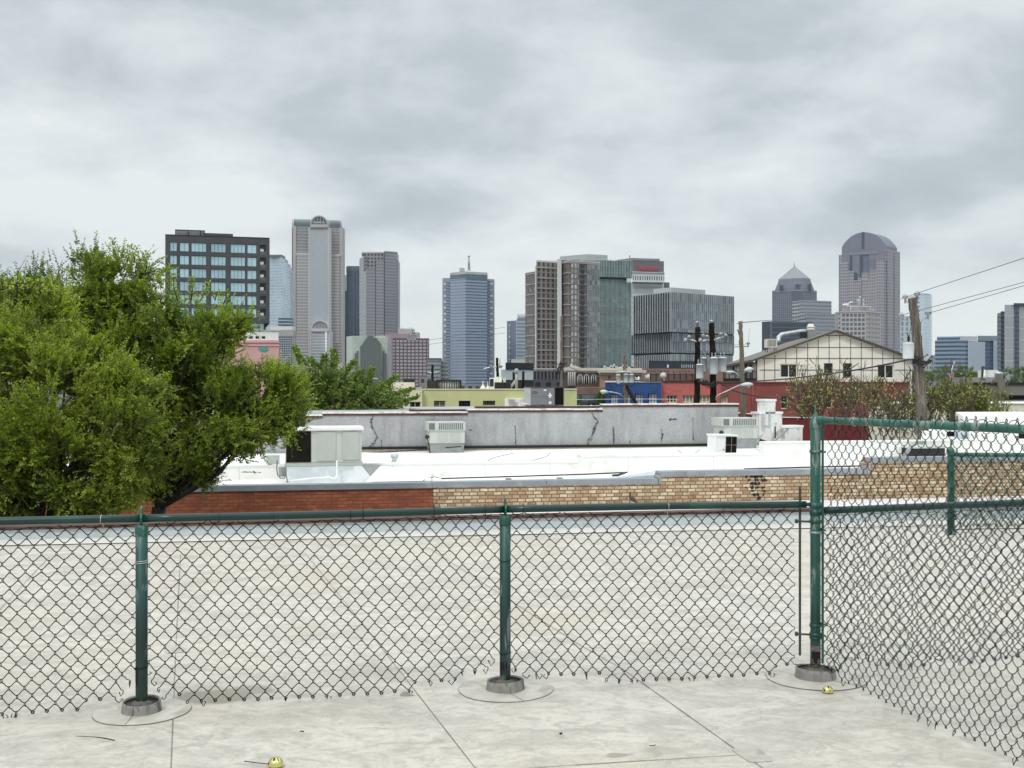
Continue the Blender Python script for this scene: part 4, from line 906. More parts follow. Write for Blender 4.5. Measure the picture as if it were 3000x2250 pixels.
mb = MB(); mb.tube([P(2271, 1249, 44.25), P(2271, 1284, 44.25)], 0.03, 6); mb.build('rod', M['black'], t_)
mb = MB(); mb.tube([P(2225, 1297, 43.6), P(2228, 1288, 43.7), P(2236, 1292, 43.7), P(2250, 1297, 43.8)], 0.05, 6); o = mb.build('hose', M['cable']); tag(o, 'coil of black hose at the foot of the white stepped pier', 'hose')

# white block, skylight, vent and downpipe at the right behind the tall fence
b4 = thing('white_block_building', 'stepped white block building behind the tall fence at the right', 'building', (XP(2850, 37), 37, GROUND))
mb = MB(); wall_run(mb, 2700, 2822, 36.0, ZP(1266, 38.5), GROUND, 5); wall_run(mb, 2822, 3500, 36.0, ZP(1219, 39), GROUND, 6); mb.build('wall', M['white'], b4)
mb = MB(); wall_run(mb, 2775, 2797, 35.98, ZP(1265, 38.5), ZP(1279, 38.5), 0.06); mb.build('vent', M['coil'], b4)
mb = MB(); wall_run(mb, 2985, 3050, 35.98, ZP(1258, 39.3), ZP(1292, 39.3), 0.06); mb.build('window', M['glassdark'], b4)
mb = MB(); wall_run(mb, 2800, 2840, 35.9, ZP(1240, 38.8), ZP(1288, 38.8), 0.08); mb.build('meter_box', M['parapet'], b4)
mb = MB(); mb.tube([P(2826, 1279, 37.4), P(2827, 1290, 37.3), P(2828, 1312, 37.2), P(2826, 1338, 37.1)], 0.09, 8); mb.build('downpipe', M['steel'], b4)
mb = MB(); mb.tube([P(2728, 1262, 37.8), P(2728, 1300, 37.8)], 0.03, 6); mb.build('conduit', M['steel'], b4)
t_ = thing('roof_skylight', 'low dark skylight box with pale sloping lid seen through the tall fence', 'skylight', tuple(P(2722, 1336, 32.6)))
mb = MB(); U = Unit(2666, 32.6, ZP(1338, 32.6), 0.18); k = 32.6/F; U.box(mb, 0, 112*k, 0, 0.9, -0.3, 24*k); mb.build('box', M['black'], t_)
mb = MB(); q = [U.pt(-0.03, -0.04, 0), U.pt(114*k, -0.04, 0), U.pt(114*k, 1.0, 0), U.pt(-0.03, 1.0, 0)]; mb.prism([(p.x, p.y) for p in q], U.o.z+24*k+0.002, [U.o.z+24*k+0.03, U.o.z+27*k+0.05, U.o.z+32*k+0.05, U.o.z+30*k]); mb.build('lid', M['acgrey'], t_)
mb = MB(); mb.tube([P(2648, 1338, 31.9), P(2662, 1318, 31.9), P(2674, 1303, 31.9), P(2690, 1296, 31.9), P(2704, 1297, 32.0)], 0.055, 10); o = mb.build('vent_pipe', M['steel']); tag(o, 'curved grey vent pipe left of the dark skylight box', 'pipe')
mb = MB(); mb.tube([P(1152, 1357, 32.2), P(1158, 1340, 32.2), P(1162, 1336, 32.2)], 0.07, 8); c = P(1158, 1337, 32.2); mb.tube([c + Vector((-0.12, 0, 0)), c + Vector((0.09, 0, 0.02))], 0.06, 8); o = mb.build('vent_pipe', M['galv']); tag(o, 'stubby galvanised vent on the white roof right of the big unit', 'pipe')

# cables trailing over the white roofs, and lap lines of the membrane
for i, (pts, lab) in enumerate((([(1428, 1351, 33), (1448, 1340, 35), (1480, 1333, 37), (1506, 1327, 39.5)], 'thin cable curving up the white roof left of the middle of the stepped parapet'), ([(1480, 1350.5, 33), (1560, 1349.5, 33.2), (1600, 1338, 36), (1614, 1326, 39.5)], 'thin cable curving up the white roof below the wall crack'), ([(1240, 1408, 27.6), (1252, 1400, 28.5), (1272, 1397, 29), (1290, 1401, 28.6)], 'looped thin cable by the left end of the black roof pipe'), ([(1985, 1318, 40), (2000, 1330, 36)], 'short thin cable on the white roof left of the white condenser'), ([(2050, 1317, 40), (2032, 1331, 36)], 'slanting thin cable on the white roof close to the white condenser'), ([(2215, 1314, 40), (2232, 1325, 37), (2234, 1332, 35.5), (2228, 1336, 35)], 'hooked thin cable between the white condenser and the white parapet step'))):
    mb = MB(); mb.tube([P(*p) for p in pts], 0.009, 5); o = mb.build('roof_cable', M['cable']); tag(o, lab, 'cable', 'cables on the white roofs')
M['lapline'] = paint('grey_lap_line', (0.60, 0.60, 0.57), 0.7)
mb = MB()
for px in (700, 1150, 1420, 1610, 1840, 2090, 2400, 2700):
    x0, y0 = on_line(px, 30.995); w = 0.012; zt = -0.47 if px < 1700 else -0.31 if px < 2238 else 0.0
    a = Vector((x0, y0, 0)) + WN*0.004; b_ = a + WU*w; mb.quad((a.x, a.y, -0.86), (b_.x, b_.y, -0.86), (b_.x, b_.y, zt), (a.x, a.y, zt))
mb.build('lap_line', M['lapline'], b2)
# ------------------------------------------------------------ buildings in the middle distance
class Wall:
    def __init__(s, px0, Y0, px1, Y1, zt, zb=GROUND):
        a = Vector((XP(px0, Y0), Y0, 0)); b_ = Vector((XP(px1, Y1), Y1, 0))
        s.O = a; s.u = (b_-a).normalized(); s.W = (b_-a).length; s.n = Vector((s.u.y, -s.u.x, 0)); s.zt = zt; s.zb = zb
        s.px0, s.Y0, s.px1, s.Y1 = px0, Y0, px1, Y1
    def at(s, px):                       # distance along the wall under a photograph column
        k = (px-CX)/F; return (k*s.O.y - s.O.x) / (s.u.x - k*s.u.y)
    def z(s, px, y): t_ = s.at(px); return ZP(y, s.O.y + s.u.y*t_)
    def rect(s, x0, y0, x1, y1): return (s.at(x0), s.at(x1), s.z(x0, y1), s.z(x0, y0))
    def p(s, u, z, d=0.0):
        if d > 1.5:                      # the far side lies straight behind, so that side walls keep to their own width
            m_ = (s.O + s.u*(s.W/2)); q = s.O + s.u*u + m_.normalized()*d
        else: q = s.O + s.u*u - s.n*d
        return Vector((q.x, q.y, z))
    def punched(s, mb, rects, depth=0.15, back=8.0, top=True):
        us = sorted({0.0, s.W} | {r[0] for r in rects} | {r[1] for r in rects}); zs = sorted({s.zb, s.zt} | {r[2] for r in rects} | {r[3] for r in rects})
        for a, b_ in zip(us, us[1:]):
            for c, d in zip(zs, zs[1:]):
                um, zm = (a+b_)/2, (c+d)/2
                if any(r[0] < um < r[1] and r[2] < zm < r[3] for r in rects): continue
                mb.quad(s.p(a, c), s.p(b_, c), s.p(b_, d), s.p(a, d), [(a, c), (b_, c), (b_, d), (a, d)])
        for a, b_, c, d in rects:
            f = [(a, c), (b_, c), (b_, d), (a, d)]
            for i in range(4):
                (u0, z0), (u1, z1) = f[i], f[(i+1) % 4]; mb.quad(s.p(u0, z0), s.p(u0, z0, depth), s.p(u1, z1, depth), s.p(u1, z1))
        W_, B = s.W, back
        mb.quad(s.p(W_, s.zb), s.p(W_, s.zb, B), s.p(W_, s.zt, B), s.p(W_, s.zt), [(0, s.zb), (B, s.zb), (B, s.zt), (0, s.zt)])
        mb.quad(s.p(0, s.zb, B), s.p(0, s.zb), s.p(0, s.zt), s.p(0, s.zt, B), [(0, s.zb), (B, s.zb), (B, s.zt), (0, s.zt)])
        mb.quad(s.p(W_, s.zb, B), s.p(0, s.zb, B), s.p(0, s.zt, B), s.p(W_, s.zt, B))
        if top: mb.quad(s.p(0, s.zt), s.p(W_, s.zt), s.p(W_, s.zt, B), s.p(0, s.zt, B))
    def window(s, par, r, depth=0.15, nx=1, ny=1, fmat='whitepaint', gmat='glassdark', bar=0.05, gl=None):
        a, b_, c, d = r; e = 0.003; mb = MB()
        def bx(u0, u1, z0, z1, d0, d1):
            q = [s.p(u0, 0, d0), s.p(u1, 0, d0), s.p(u1, 0, d1), s.p(u0, 0, d1)]; mb.prism([(x.x, x.y) for x in q], z0, z1)
        t = bar; d0, d1 = depth-0.05, depth-0.01
        bx(a+e, a+t, c+e, d-e, d0, d1); bx(b_-t, b_-e, c+e, d-e, d0, d1); bx(a+t+e, b_-t-e, d-t, d-e, d0, d1); bx(a+t+e, b_-t-e, c+e, c+t, d0, d1)
        for i in range(1, nx): x = a + (b_-a)*i/nx; bx(x-t*0.4, x+t*0.4, c+t+e, d-t-e, d0+0.003, d1)
        for i in range(1, ny): z = c + (d-c)*i/ny; bx(a+t+e, b_-t-e, z-t*0.3, z+t*0.3, d0+0.006, d1-0.003)
        w = mb.build('window', M[fmat], par)
        g_ = MB(); g_.quad(s.p(a, c, depth-0.004), s.p(b_, c, depth-0.004), s.p(b_, d, depth-0.004), s.p(a, d, depth-0.004)); g_.build('pane', gl or M[gmat], w)
        return w
    def strip(s, mb, u0, u1, z0, z1, proud=0.05, inn=0.0):
        q = [s.p(u0, 0, -proud), s.p(u1, 0, -proud), s.p(u1, 0, inn), s.p(u0, 0, inn)]; mb.prism([(x.x, x.y) for x in q], z0, z1)

M['yellow'] = paint('pale_lime_yellow_stucco', (0.60, 0.60, 0.30), 0.85, 0.09, 0.7, (0.54, 0.55, 0.29), 0.5, 0.8)
M['creamy'] = paint('cream_yellow_stucco', (0.76, 0.71, 0.50), 0.85, 0.05, 0.7)
M['cream'] = paint('cream_wall', (0.78, 0.73, 0.60), 0.85, 0.06, 0.6, (0.66, 0.61, 0.50), 0.3, 1.0)
M['blue'] = paint('deep_blue_stucco', (0.016, 0.062, 0.205), 0.75, 0.2, 0.9, (0.012, 0.043, 0.14), 0.45, 1.5)
M['coral'] = paint('lit_red_brick_paint', (0.50, 0.135, 0.115), 0.8, 0.12, 0.9, (0.43, 0.11, 0.095), 0.5, 1.8, (1, 1, 2.5))  # the red wall's hue, with the brighter facing put into the colour
M['red'] = paint('brick_red_painted_wall', (0.275, 0.076, 0.066), 0.85, 0.14, 0.6, (0.215, 0.058, 0.052), 0.5, 1.2, (1, 1, 2.5))
M['panel'] = paint('off_white_panel', (0.76, 0.735, 0.66), 0.75, 0.05, 0.6)
M['shingle'] = paint('grey_brown_shingles', (0.165, 0.15, 0.13), 0.9, 0.15, 1.5, (0.20, 0.185, 0.165), 0.5, 5.0, (1, 1, 3))
M['batten'] = paint('dark_batten', (0.075, 0.065, 0.055), 0.8)
M['blind'] = paint('grey_green_blinds', (0.24, 0.27, 0.24), 0.35, 0.2, 3.0)
M['paleglass'] = paint('pale_painted_glass', (0.66, 0.69, 0.71), 0.25, 0.25, 2.0)  # brightness of the panes is put into the pale colour, not reflected
M['stonec'] = paint('cream_stone', (0.58, 0.53, 0.46), 0.8, 0.1, 0.5)
M['tanb'] = paint('salmon_brick', (0.36, 0.23, 0.18), 0.85, 0.12, 0.6)
M['brownb'] = paint('brown_brick', (0.13, 0.095, 0.08), 0.85, 0.15, 0.6)
M['ltbrownb'] = paint('rose_brown_brick', (0.27, 0.165, 0.135), 0.85, 0.12, 0.6)
# lime-yellow building
yb = thing('yellow_building', 'low lime yellow building with three barred windows beyond the grey wall', 'building', tuple(P(1460, 1300, 72)))
w_ = Wall(1238, 72, 1690, 73, ZP(1142, 72.4)); rs = [w_.rect(1271, 1174, 1305, 1194), w_.rect(1344, 1174, 1378, 1194), w_.rect(1415, 1174, 1451, 1188)]
mb = MB(); w_.punched(mb, rs, 0.2, 14); mb.build('wall', M['yellow'], yb)
for i, r in enumerate(rs): w_.window(yb, r, 0.2, (2, 4, 6)[i], (4, 2, 1)[i], ('creamy', 'black', 'steel')[i], bar=0.03)
mb = MB(); w_.strip(mb, -0.03, w_.W+0.03, w_.zt+0.002, w_.zt+0.07, 0.05, 0.3); mb.build('coping', M['creamy'], yb)
mb = MB(); w_.strip(mb, w_.at(1481), w_.at(1548), w_.z(1500, 1192), w_.z(1500, 1170), 0.25, -0.01); w_.strip(mb, w_.at(1492), w_.at(1528), w_.z(1500, 1190), w_.z(1500, 1174), 0.27, -0.26); mb.build('wall_box', M['whitepaint'], yb)
cb = thing('cream_building', 'small cream building with one dark window left of the lime yellow one', 'building', tuple(P(1200, 1300, 71)))
w_ = Wall(1000, 70, 1237, 71.5, ZP(1138, 71.3)); rs = [w_.rect(1201, 1177, 1233, 1195)]
mb = MB(); w_.punched(mb, rs, 0.15, 12); mb.build('wall', M['creamy'], cb); w_.window(cb, rs[0], 0.15, 2, 1, 'creamy', bar=0.03)
mb = MB(); w_.strip(mb, 0, w_.W, w_.zt+0.002, w_.zt+0.05, 0.04, 0.3); mb.build('coping', M['whitepaint'], cb)
# things on their roofs
def tank(px0, px1, y0, y1, Y, lab, mats):
    k = Y/F; t_ = thing('cooling_tower', lab, 'cooling tower', tuple(P((px0+px1)/2, y1, Y))); c = P((px0+px1)/2, y1, Y); r = (px1-px0)/2*k; h = (y1-y0)*k
    mb = MB(); mb.lathe((c.x, c.y, c.z-0.3), [(r*0.86, 0), (r*0.86, h*0.93+0.3), (r*0.5, h*0.95+0.3)], 28); mb.build('drum', M[mats[0]], t_)
    mb = MB()
    for j in range(30):
        a = 2*math.pi*j/30; mb.tube([(c.x+r*0.97*math.cos(a), c.y+r*0.97*math.sin(a), c.z-0.3), (c.x+r*0.97*math.cos(a), c.y+r*0.97*math.sin(a), c.z+h)], 0.03, 4)
    for z in (0.05, h*0.97): mb.lathe((c.x, c.y, c.z+z-0.04), [(r*0.95, 0), (r, 0), (r, 0.08), (r*0.95, 0.08)], 28)
    mb.build('slat_screen', M[mats[1]], t_)
    return t_, c, r, h
t_, c, r, h = tank(1277, 1352, 1113, 1142, 76, 'pale ribbed round tank in a black slat screen on the yellow roof', ('acgrey', 'black'))
mb = MB(); a = P(1251, 1115, 75); b_ = P(1280, 1142, 75.2); mb.prism([(a.x, 75), (b_.x, 75), (b_.x, 75.4), (a.x, 75.4)], b_.z-0.2, a.z); o = mb.build('screen_panel', M['black'], bevel=0.02); tag(o, 'solid black screen panel left of the pale ribbed tank', 'screen')
tank(1449, 1496, 1121, 1141, 74.5, 'black slatted round tank at the middle of the yellow roof', ('black', 'black'))
for i, (a, b_, y0) in enumerate(((1407, 1423, 1118), (1423, 1435, 1120))):
    Y = 80; k = Y/F; c = P((a+b_)/2, 1142, Y); r = (b_-a)/2*k; mb = MB(); mb.lathe((c.x, c.y, c.z-0.3), [(r*0.85, 0), (r, 0.35), (r, (1136-y0)*k), (r*0.7, (1140-y0)*k), (r*0.15, (1142-y0)*k+0.1), (r*0.12, (1142-y0)*k+0.35)], 16)
    o = mb.build('roof_vent', M['whitestain']); tag(o, ['larger white ribbed roof vent left of the antenna mast', 'smaller white ribbed roof vent beside the antenna mast'][i], 'roof vent', 'white vents on the yellow roof')
t_ = thing('roof_hood', 'white kitchen exhaust hood with black mouth on the roof behind the yellow wall', 'vent', tuple(P(1458, 1140, 82)))
k = 82/F; c = P(1434, 1140, 82)
mb = MB(); mb.prism([(P(1452, 0, 82).x, 82), (P(1470, 0, 82).x, 82), (P(1470, 0, 83).x, 83), (P(1452, 0, 83).x, 83)], c.z-0.3, ZP(1104, 82)); mb.build('hood', M['whitestain'], t_, bevel=0.05)
mb = MB(); a = P(1434, 1107, 81.8); mb.prism([(a.x, 81.8), (P(1451, 0, 81.8).x, 81.8), (P(1451, 0, 82.6).x, 82.6), (a.x, 82.6)], c.z-0.3, a.z); mb.build('duct', M['whitepaint'], t_, bevel=0.05)
mb = MB(); mb.prism([(P(1435, 0, 81.75).x, 81.75), (P(1446, 0, 81.75).x, 81.75), (P(1446, 0, 81.79).x, 81.79), (P(1435, 0, 81.79).x, 81.79)], ZP(1132, 81.8), ZP(1110, 81.8)); mb.build('duct_mouth', M['black'], t_)
mb = MB(); mb.prism([(P(1474, 0, 81.9).x, 81.9), (P(1482, 0, 81.9).x, 81.9), (P(1482, 0, 82.6).x, 82.6), (P(1474, 0, 82.6).x, 82.6)], c.z-0.3, ZP(1107, 82)); mb.build('side_hood', M['acgrey'], t_, bevel=0.04)
mb = MB(); mb.tube([P(1513, 1141, 78), P(1513, 1092, 78)], 0.10, 8); mb.lathe(tuple(P(1513, 1092, 78)), [(0.16, 0), (0.17, 0.2), (0.05, 0.3)], 10); o = mb.build('vent_stack', M['steel']); tag(o, 'thin grey vent stack with cap on the roof between the hood and the charcoal unit', 'vent stack')
mb = MB(); mb.tube([P(1490, 1140, 79), P(1511, 1111, 79)], 0.06, 6); mb.tube([P(1494, 1141, 79), P(1514, 1113, 79)], 0.06, 6)
for i in range(6): mb.tube([P(1491+3.6*i, 1138-4.8*i, 79), P(1495+3.6*i, 1139-4.8*i, 79)], 0.04, 5)
o = mb.build('roof_ladder', M['steel']); tag(o, 'grey metal ladder leaning by the thin vent stack', 'ladder')
mb = MB(); mb.prism([(P(1183, 0, 84).x, 84), (P(1215, 0, 84).x, 84), (P(1215, 0, 86).x, 86), (P(1183, 0, 86).x, 86)], 0.5, ZP(1109, 84)); o = mb.build('roof_sign_back', M['black'], bevel=0.03); tag(o, 'small dark panel standing above the cream roofs', 'panel')
mb = MB(); mb.prism([(P(1145, 0, 83).x, 83), (P(1215, 0, 83).x, 83), (P(1215, 0, 90).x, 90), (P(1145, 0, 90).x, 90)], GROUND, ZP(1120, 83)); o = mb.build('grey_annex', M['stonec']); tag(o, 'plain beige annex wall behind the small cream building', 'building')

# black-banded white building left of the brick tower
o_ = thing('white_shed_building', 'pale blue white building with a black band on top left of the brick tower', 'building', tuple(P(1510, 1200, 150)))
w_ = Wall(1468, 150, 1562, 154, ZP(1083, 150)); mb = MB(); w_.punched(mb, [], 0.1, 20); mb.build('wall', paint('pale_corrugated_sheet', (0.50, 0.55, 0.57), 0.6, 0.06, 0.5), o_)
mb = MB(); w_.strip(mb, w_.at(1480), w_.W, ZP(1083, 150)+0.01, ZP(1062, 150), 0.1, 4); mb.build('black_band', paint('blue_black_fascia', (0.008, 0.014, 0.022), 0.5), o_)
mb = MB(); w_.strip(mb, 0, w_.W, GROUND, ZP(1113, 150), 0.12, -0.01); mb.build('dark_base', M['black'], o_)
for i, (x, y0) in enumerate(((1505, 1090), (1533, 1088))):
    mb = MB(); mb.tube([P(x, 1142, 120), P(x, y0, 120)], 0.15, 6); o = mb.build('short_pole', M['darkwood']); tag(o, ['short dark forked pole before the pale blue white building', 'short dark straight pole before the pale blue white building'][i], 'pole')

# church-like building with arches, tan building, long brick building
ch = thing('arched_building', 'old dark brick building with cream columns and arched windows and a pedimented cornice', 'building', tuple(P(1705, 1200, 170)))
w_ = Wall(1655, 170, 1756, 172, ZP(1086, 171)); mb = MB(); w_.punched(mb, [], 0.2, 25); mb.build('wall', M['brownb'], ch)
mb = MB(); w_.strip(mb, -0.3, w_.W+0.3, w_.zt+0.003, ZP(1078, 171), 0.6, 6); w_.strip(mb, -0.1, w_.W, ZP(1091, 171), w_.zt, 0.3, -0.01); mb.build('cornice', M['stonec'], ch)
mb = MB(); a = w_.at(1655); zc = ZP(1078, 171); mb.loft([[w_.p(w_.at(1660), zc+.01, -.4), w_.p(w_.at(1700), zc+.01, -.4), w_.p(w_.at(1674), zc+0.45, -.4)], [w_.p(w_.at(1660), zc+.01, 3), w_.p(w_.at(1700), zc+.01, 3), w_.p(w_.at(1674), zc+.45, 3)]]); q = P(1674, 1077, 170.5); mb.lathe(tuple(q), [(0.35, 0), (0.3, 0.15), (0.12, 0.35), (0.14, 0.5), (0.02, 0.7)], 8); mb.build('pediment', M['stonec'], ch)
for x in (1663, 1669, 1675, 1681):
    mb = MB(); c = w_.p(w_.at(x), ZP(1130, 171), -0.35); mb.lathe(tuple(c), [(0.14, 0), (0.12, 1.9), (0.16, 2.0)], 8); mb.build('column', M['whitepaint'], ch)
for x in (1699, 1718, 1739):
    mb = MB(); u0 = w_.at(x); zb, zs = ZP(1124, 171), ZP(1107, 171); rr = 0.36; path = [w_.p(u0-rr, zb, -0.05), w_.p(u0-rr, zs, -0.05)] + [w_.p(u0-rr*math.cos(a*math.pi/8), zs+rr*1.5*math.sin(a*math.pi/8), -0.05) for a in range(1, 8)] + [w_.p(u0+rr, zs, -0.05), w_.p(u0+rr, zb, -0.05)]
    mb.tube(path, 0.085, 5); mb.tube([w_.p(u0, zb, -0.03), w_.p(u0, zs+rr*1.4, -0.03)], 0.05, 4); w2 = mb.build('window', M['whitepaint'], ch)
    mb = MB(); mb.poly([q_ for q_ in [w_.p(u0-rr, zb, -0.012)] + [w_.p(u0+rr, zb, -0.012)] + [w_.p(u0+rr*math.cos(a*math.pi/8), zs+rr*1.5*math.sin(a*math.pi/8), -0.012) for a in range(0, 9)]]); mb.build('pane', M['glassdark'], w2)
tb = thing('tan_brick_building', 'salmon brick building with cream cornice between the arched one and the pole', 'building', tuple(P(1820, 1200, 160)))
w_ = Wall(1757, 160, 1880, 163, ZP(1092, 161)); rs = [w_.rect(1782, 1101, 1789, 1114), w_.rect(1866, 1101, 1872, 1112)]
mb = MB(); w_.punched(mb, rs, 0.2, 20); mb.build('wall', M['tanb'], tb)
for r in rs: w_.window(tb, r, 0.2, 1, 2, 'stonec')
mb = MB(); w_.strip(mb, -0.4, w_.W+0.4, w_.zt+0.004, ZP(1084, 161), 0.6, 6); w_.strip(mb, -0.1, w_.W+0.1, ZP(1097, 161), ZP(1094, 161), 0.25, -0.01); w_.strip(mb, 0, w_.W, ZP(1084, 161)+0.004, ZP(1078, 161), 0.1, 6); mb.build('cornice', M['stonec'], tb)
lb_ = thing('brick_building', 'long rose brown brick building with a row of narrow windows above the blue roof', 'building', tuple(P(1960, 1200, 190)))
w_ = Wall(1881, 190, 2130, 196, ZP(1080, 192)); rs = [w_.rect(1896+9.6*i, 1085, 1901+9.6*i, 1094) for i in range(7)] + [w_.rect(1972+9*i, 1086, 1975+9*i, 1094) for i in range(6)]
mb = MB(); w_.punched(mb, rs, 0.2, 25); mb.build('wall', M['ltbrownb'], lb_)
for r in rs: w_.window(lb_, r, 0.2, 1, 1, 'steel', 'blind', bar=0.04)
db = thing('dark_flat_building', 'flat dark slate block with one white panel in front of the finned glass cube', 'building', tuple(P(1980, 1200, 260)))
w_ = Wall(1900, 260, 2070, 266, ZP(1057, 262)); mb = MB(); w_.punched(mb, [], 0.2, 20); mb.build('wall', paint('dark_slate_cladding', (0.022, 0.032, 0.045), 0.5, 0.2, 0.1), db)
mb = MB(); w_.strip(mb, w_.at(1954), w_.at(1958.5), ZP(1077, 262), ZP(1068, 262), 0.1, -0.02); mb.build('sign_panel', M['whitepaint'], db)  # plain white panel on the dark wall
mb = MB()
for i in range(7): w_.strip(mb, w_.at(1996+6.2*i), w_.at(1998.2+6.2*i), ZP(1077, 263), ZP(1068, 263), 0.1, -0.02)
mb.build('light_slots', M['acgrey'], db)
bk = thing('brick_wall_building', 'low brown brick wall behind the parked black jeep', 'building', tuple(P(1730, 1200, 118)))
w_ = Wall(1685, 118, 1775, 119, ZP(1135, 118)); mb = MB(); w_.punched(mb, [], 0.1, 10); mb.build('wall', paint('muddy_brown_brick', (0.20, 0.125, 0.095), 0.9, 0.2, 0.8), bk)

# deep blue building, coral building, dark red wing
bb = thing('blue_building', 'deep blue stucco building with four white paned windows', 'building', tuple(P(1850, 1250, 82)))
w_ = Wall(1773, 83, 1938, 82, ZP(1120, 82.5)); rs = [w_.rect(1788, 1155, 1809, 1184), w_.rect(1824, 1155, 1845, 1184), w_.rect(1860, 1154, 1883, 1184), w_.rect(1899, 1153, 1924, 1184)]
mb = MB(); w_.punched(mb, rs, 0.25, 20); mb.build('wall', M['blue'], bb)
for r in rs: w_.window(bb, r, 0.25, 3, 3, 'blue', 'paleglass', bar=0.035)
mb = MB(); w_.strip(mb, -0.02, w_.W, w_.zt+0.002, w_.zt+0.10, 0.06, 0.4); mb.build('coping', M['whitestain'], bb)
cl_ = thing('coral_building', 'coral red building with pale framed windows right of the blue one', 'building', tuple(P(2020, 1250, 83)))
w_ = Wall(1939, 82.6, 2112, 83, ZP(1121, 82.8)); rs = [w_.rect(1954, 1158, 1984, 1180), w_.rect(1999.5, 1158, 2032, 1180), w_.rect(2048, 1158, 2082, 1180), ]
mb = MB(); w_.punched(mb, rs, 0.2, 18); mb.build('wall', M['coral'], cl_)
for i, r in enumerate(rs): w_.window(cl_, r, 0.2, 3, 1, 'creamy', 'blind' if i else 'glassdark', bar=0.07)
mb = MB(); w_.strip(mb, 0.05, w_.W, w_.zt+0.002, w_.zt+0.09, 0.06, 0.4); mb.build('coping', M['tile'], cl_)
rd = thing('red_building', 'long dark red painted building below the gabled white one', 'building', tuple(P(2380, 1260, 82)))
w_ = Wall(2113, 82.8, 2660, 84, ZP(1121, 83.4)); rs = [w_.rect(2110.5+3, 1158, 2133, 1181), w_.rect(2288, 1158, 2310, 1198), w_.rect(2418, 1157, 2440, 1196), w_.rect(2472, 1157, 2494, 1196), w_.rect(2630, 1168, 2650, 1200)]
mb = MB(); w_.punched(mb, rs, 0.2, 15, top=False); mb.build('wall', M['red'], rd)
mb = MB(); mb.quad(w_.p(0, w_.zt, 0.02), w_.p(w_.W, w_.zt, 0.02), w_.p(w_.W, w_.zt, 15), w_.p(0, w_.zt, 15)); mb.build('roof', M['stonec'], rd)
for i, r in enumerate(rs): w_.window(rd, r, 0.2, 1, 2 if i else 1, 'creamy' if i != 4 else 'creamy', ['blind', 'glassdark', 'glassdark', 'glassdark', 'creamy'][i], bar=0.07)
mb = MB(); w_.strip(mb, 0.05, w_.W, w_.zt+0.002, w_.zt+0.07, 0.08, 0.4); w_.strip(mb, 0, w_.W, ZP(1127, 83.4), ZP(1125.5, 83.4), 0.05, -0.01); mb.build('coping', M['red'], rd)
mb = MB(); w_.strip(mb, 0, w_.W, GROUND, ZP(1225, 83.4), 0.06, -0.01); mb.build('base_band', paint('oxblood_base_paint', (0.16, 0.012, 0.016), 0.7), rd)
mb = MB(); mb.tube([w_.p(0.5, ZP(1207, 83), -0.12), w_.p(w_.at(2225), ZP(1215, 83), -0.12), w_.p(w_.at(2240), ZP(1222, 83), -0.12), w_.p(w_.at(2640), ZP(1229, 83), -0.12)], 0.05, 6); mb.build('conduit', M['whitestain'], rd)
mb = MB(); mb.tube([w_.p(w_.at(2205), ZP(1121, 83), -0.06), w_.p(w_.at(2205), -2, -0.06)], 0.06, 6); mb.build('drainpipe', M['red'], rd)
# iron railing along the coral roof
rl = thing('iron_railing', 'black iron railing along the terrace in front of the gabled building', 'railing', tuple(P(2060, 1120, 88)))
for a, b_, y0, nm in ((1905, 2040, 1096, 46), (2120, 2216, 1086, 34)):
    mb = MB()
    for i in range(nm+1): x = a + (b_-a)*i/nm; mb.tube([P(x, 1120, 88), P(x, y0 + (0 if i % 6 else -3), 88)], 0.018 if i % 6 else 0.04, 4, smooth=False)
    for y in (y0+1, 1117): mb.tube([P(a, y, 88), P(b_, y, 88)], 0.03, 4)
    mb.build('railing_panel', M['black'], rl)
mb = MB(); mb.prism([(P(2120, 0, 88.3).x, 88.3), (P(2216, 0, 88.3).x, 88.3), (P(2216, 0, 88.34).x, 88.34), (P(2120, 0, 88.34).x, 88.34)], 1.6, ZP(1108, 88)); mb.build('kick_screen', M['black'], rl)
# satellite dishes
for i, (x, y, r, lab, ang) in enumerate(((1873, 1112, 8, 'thin white satellite dish seen edge-on above the right part of the blue roof', 1.2), (1901, 1106, 10, 'grey satellite dish seen from the side on the blue roof', 1.0), (1944, 1102, 10.5, 'round grey beige satellite dish facing sideways at the blue and coral roof joint', 0.45))):
    Y = 84; k = Y/F; t_ = thing('satellite_dish', lab, 'satellite dish', tuple(P(x, 1121, Y)), 'satellite dishes on the blue roof'); c = P(x, y, Y)
    ax = Vector((-math.sin(ang), -math.cos(ang)*0.8, 0.35)).normalized(); u = ax.cross(Vector((0, 0, 1))).normalized(); v = u.cross(ax)
    mb = MB(); mb.loft([[c + (u*math.cos(a*0.3142) + v*math.sin(a*0.3142))*(r*k*q) + ax*(0.12*q*q) for a in range(20)] for q in (0.05, 0.4, 0.75, 1.0)], True, True); mb.build('reflector', M['stonec' if i else 'whitepaint'], t_)
    mb = MB(); mb.tube([P(x+1, 1121, Y), P(x+1, 1112, Y), c], 0.04, 6); mb.build('mast', M['whitestain'], t_)
    mb = MB(); mb.tube([c - v*(r*k*0.9), c + ax*0.30 - v*0.05], 0.025, 5); mb.ball(c + ax*0.30, 0.06, 0.06, 0.06, 8, 6); mb.build('feed_arm', M['whitepaint'], t_)

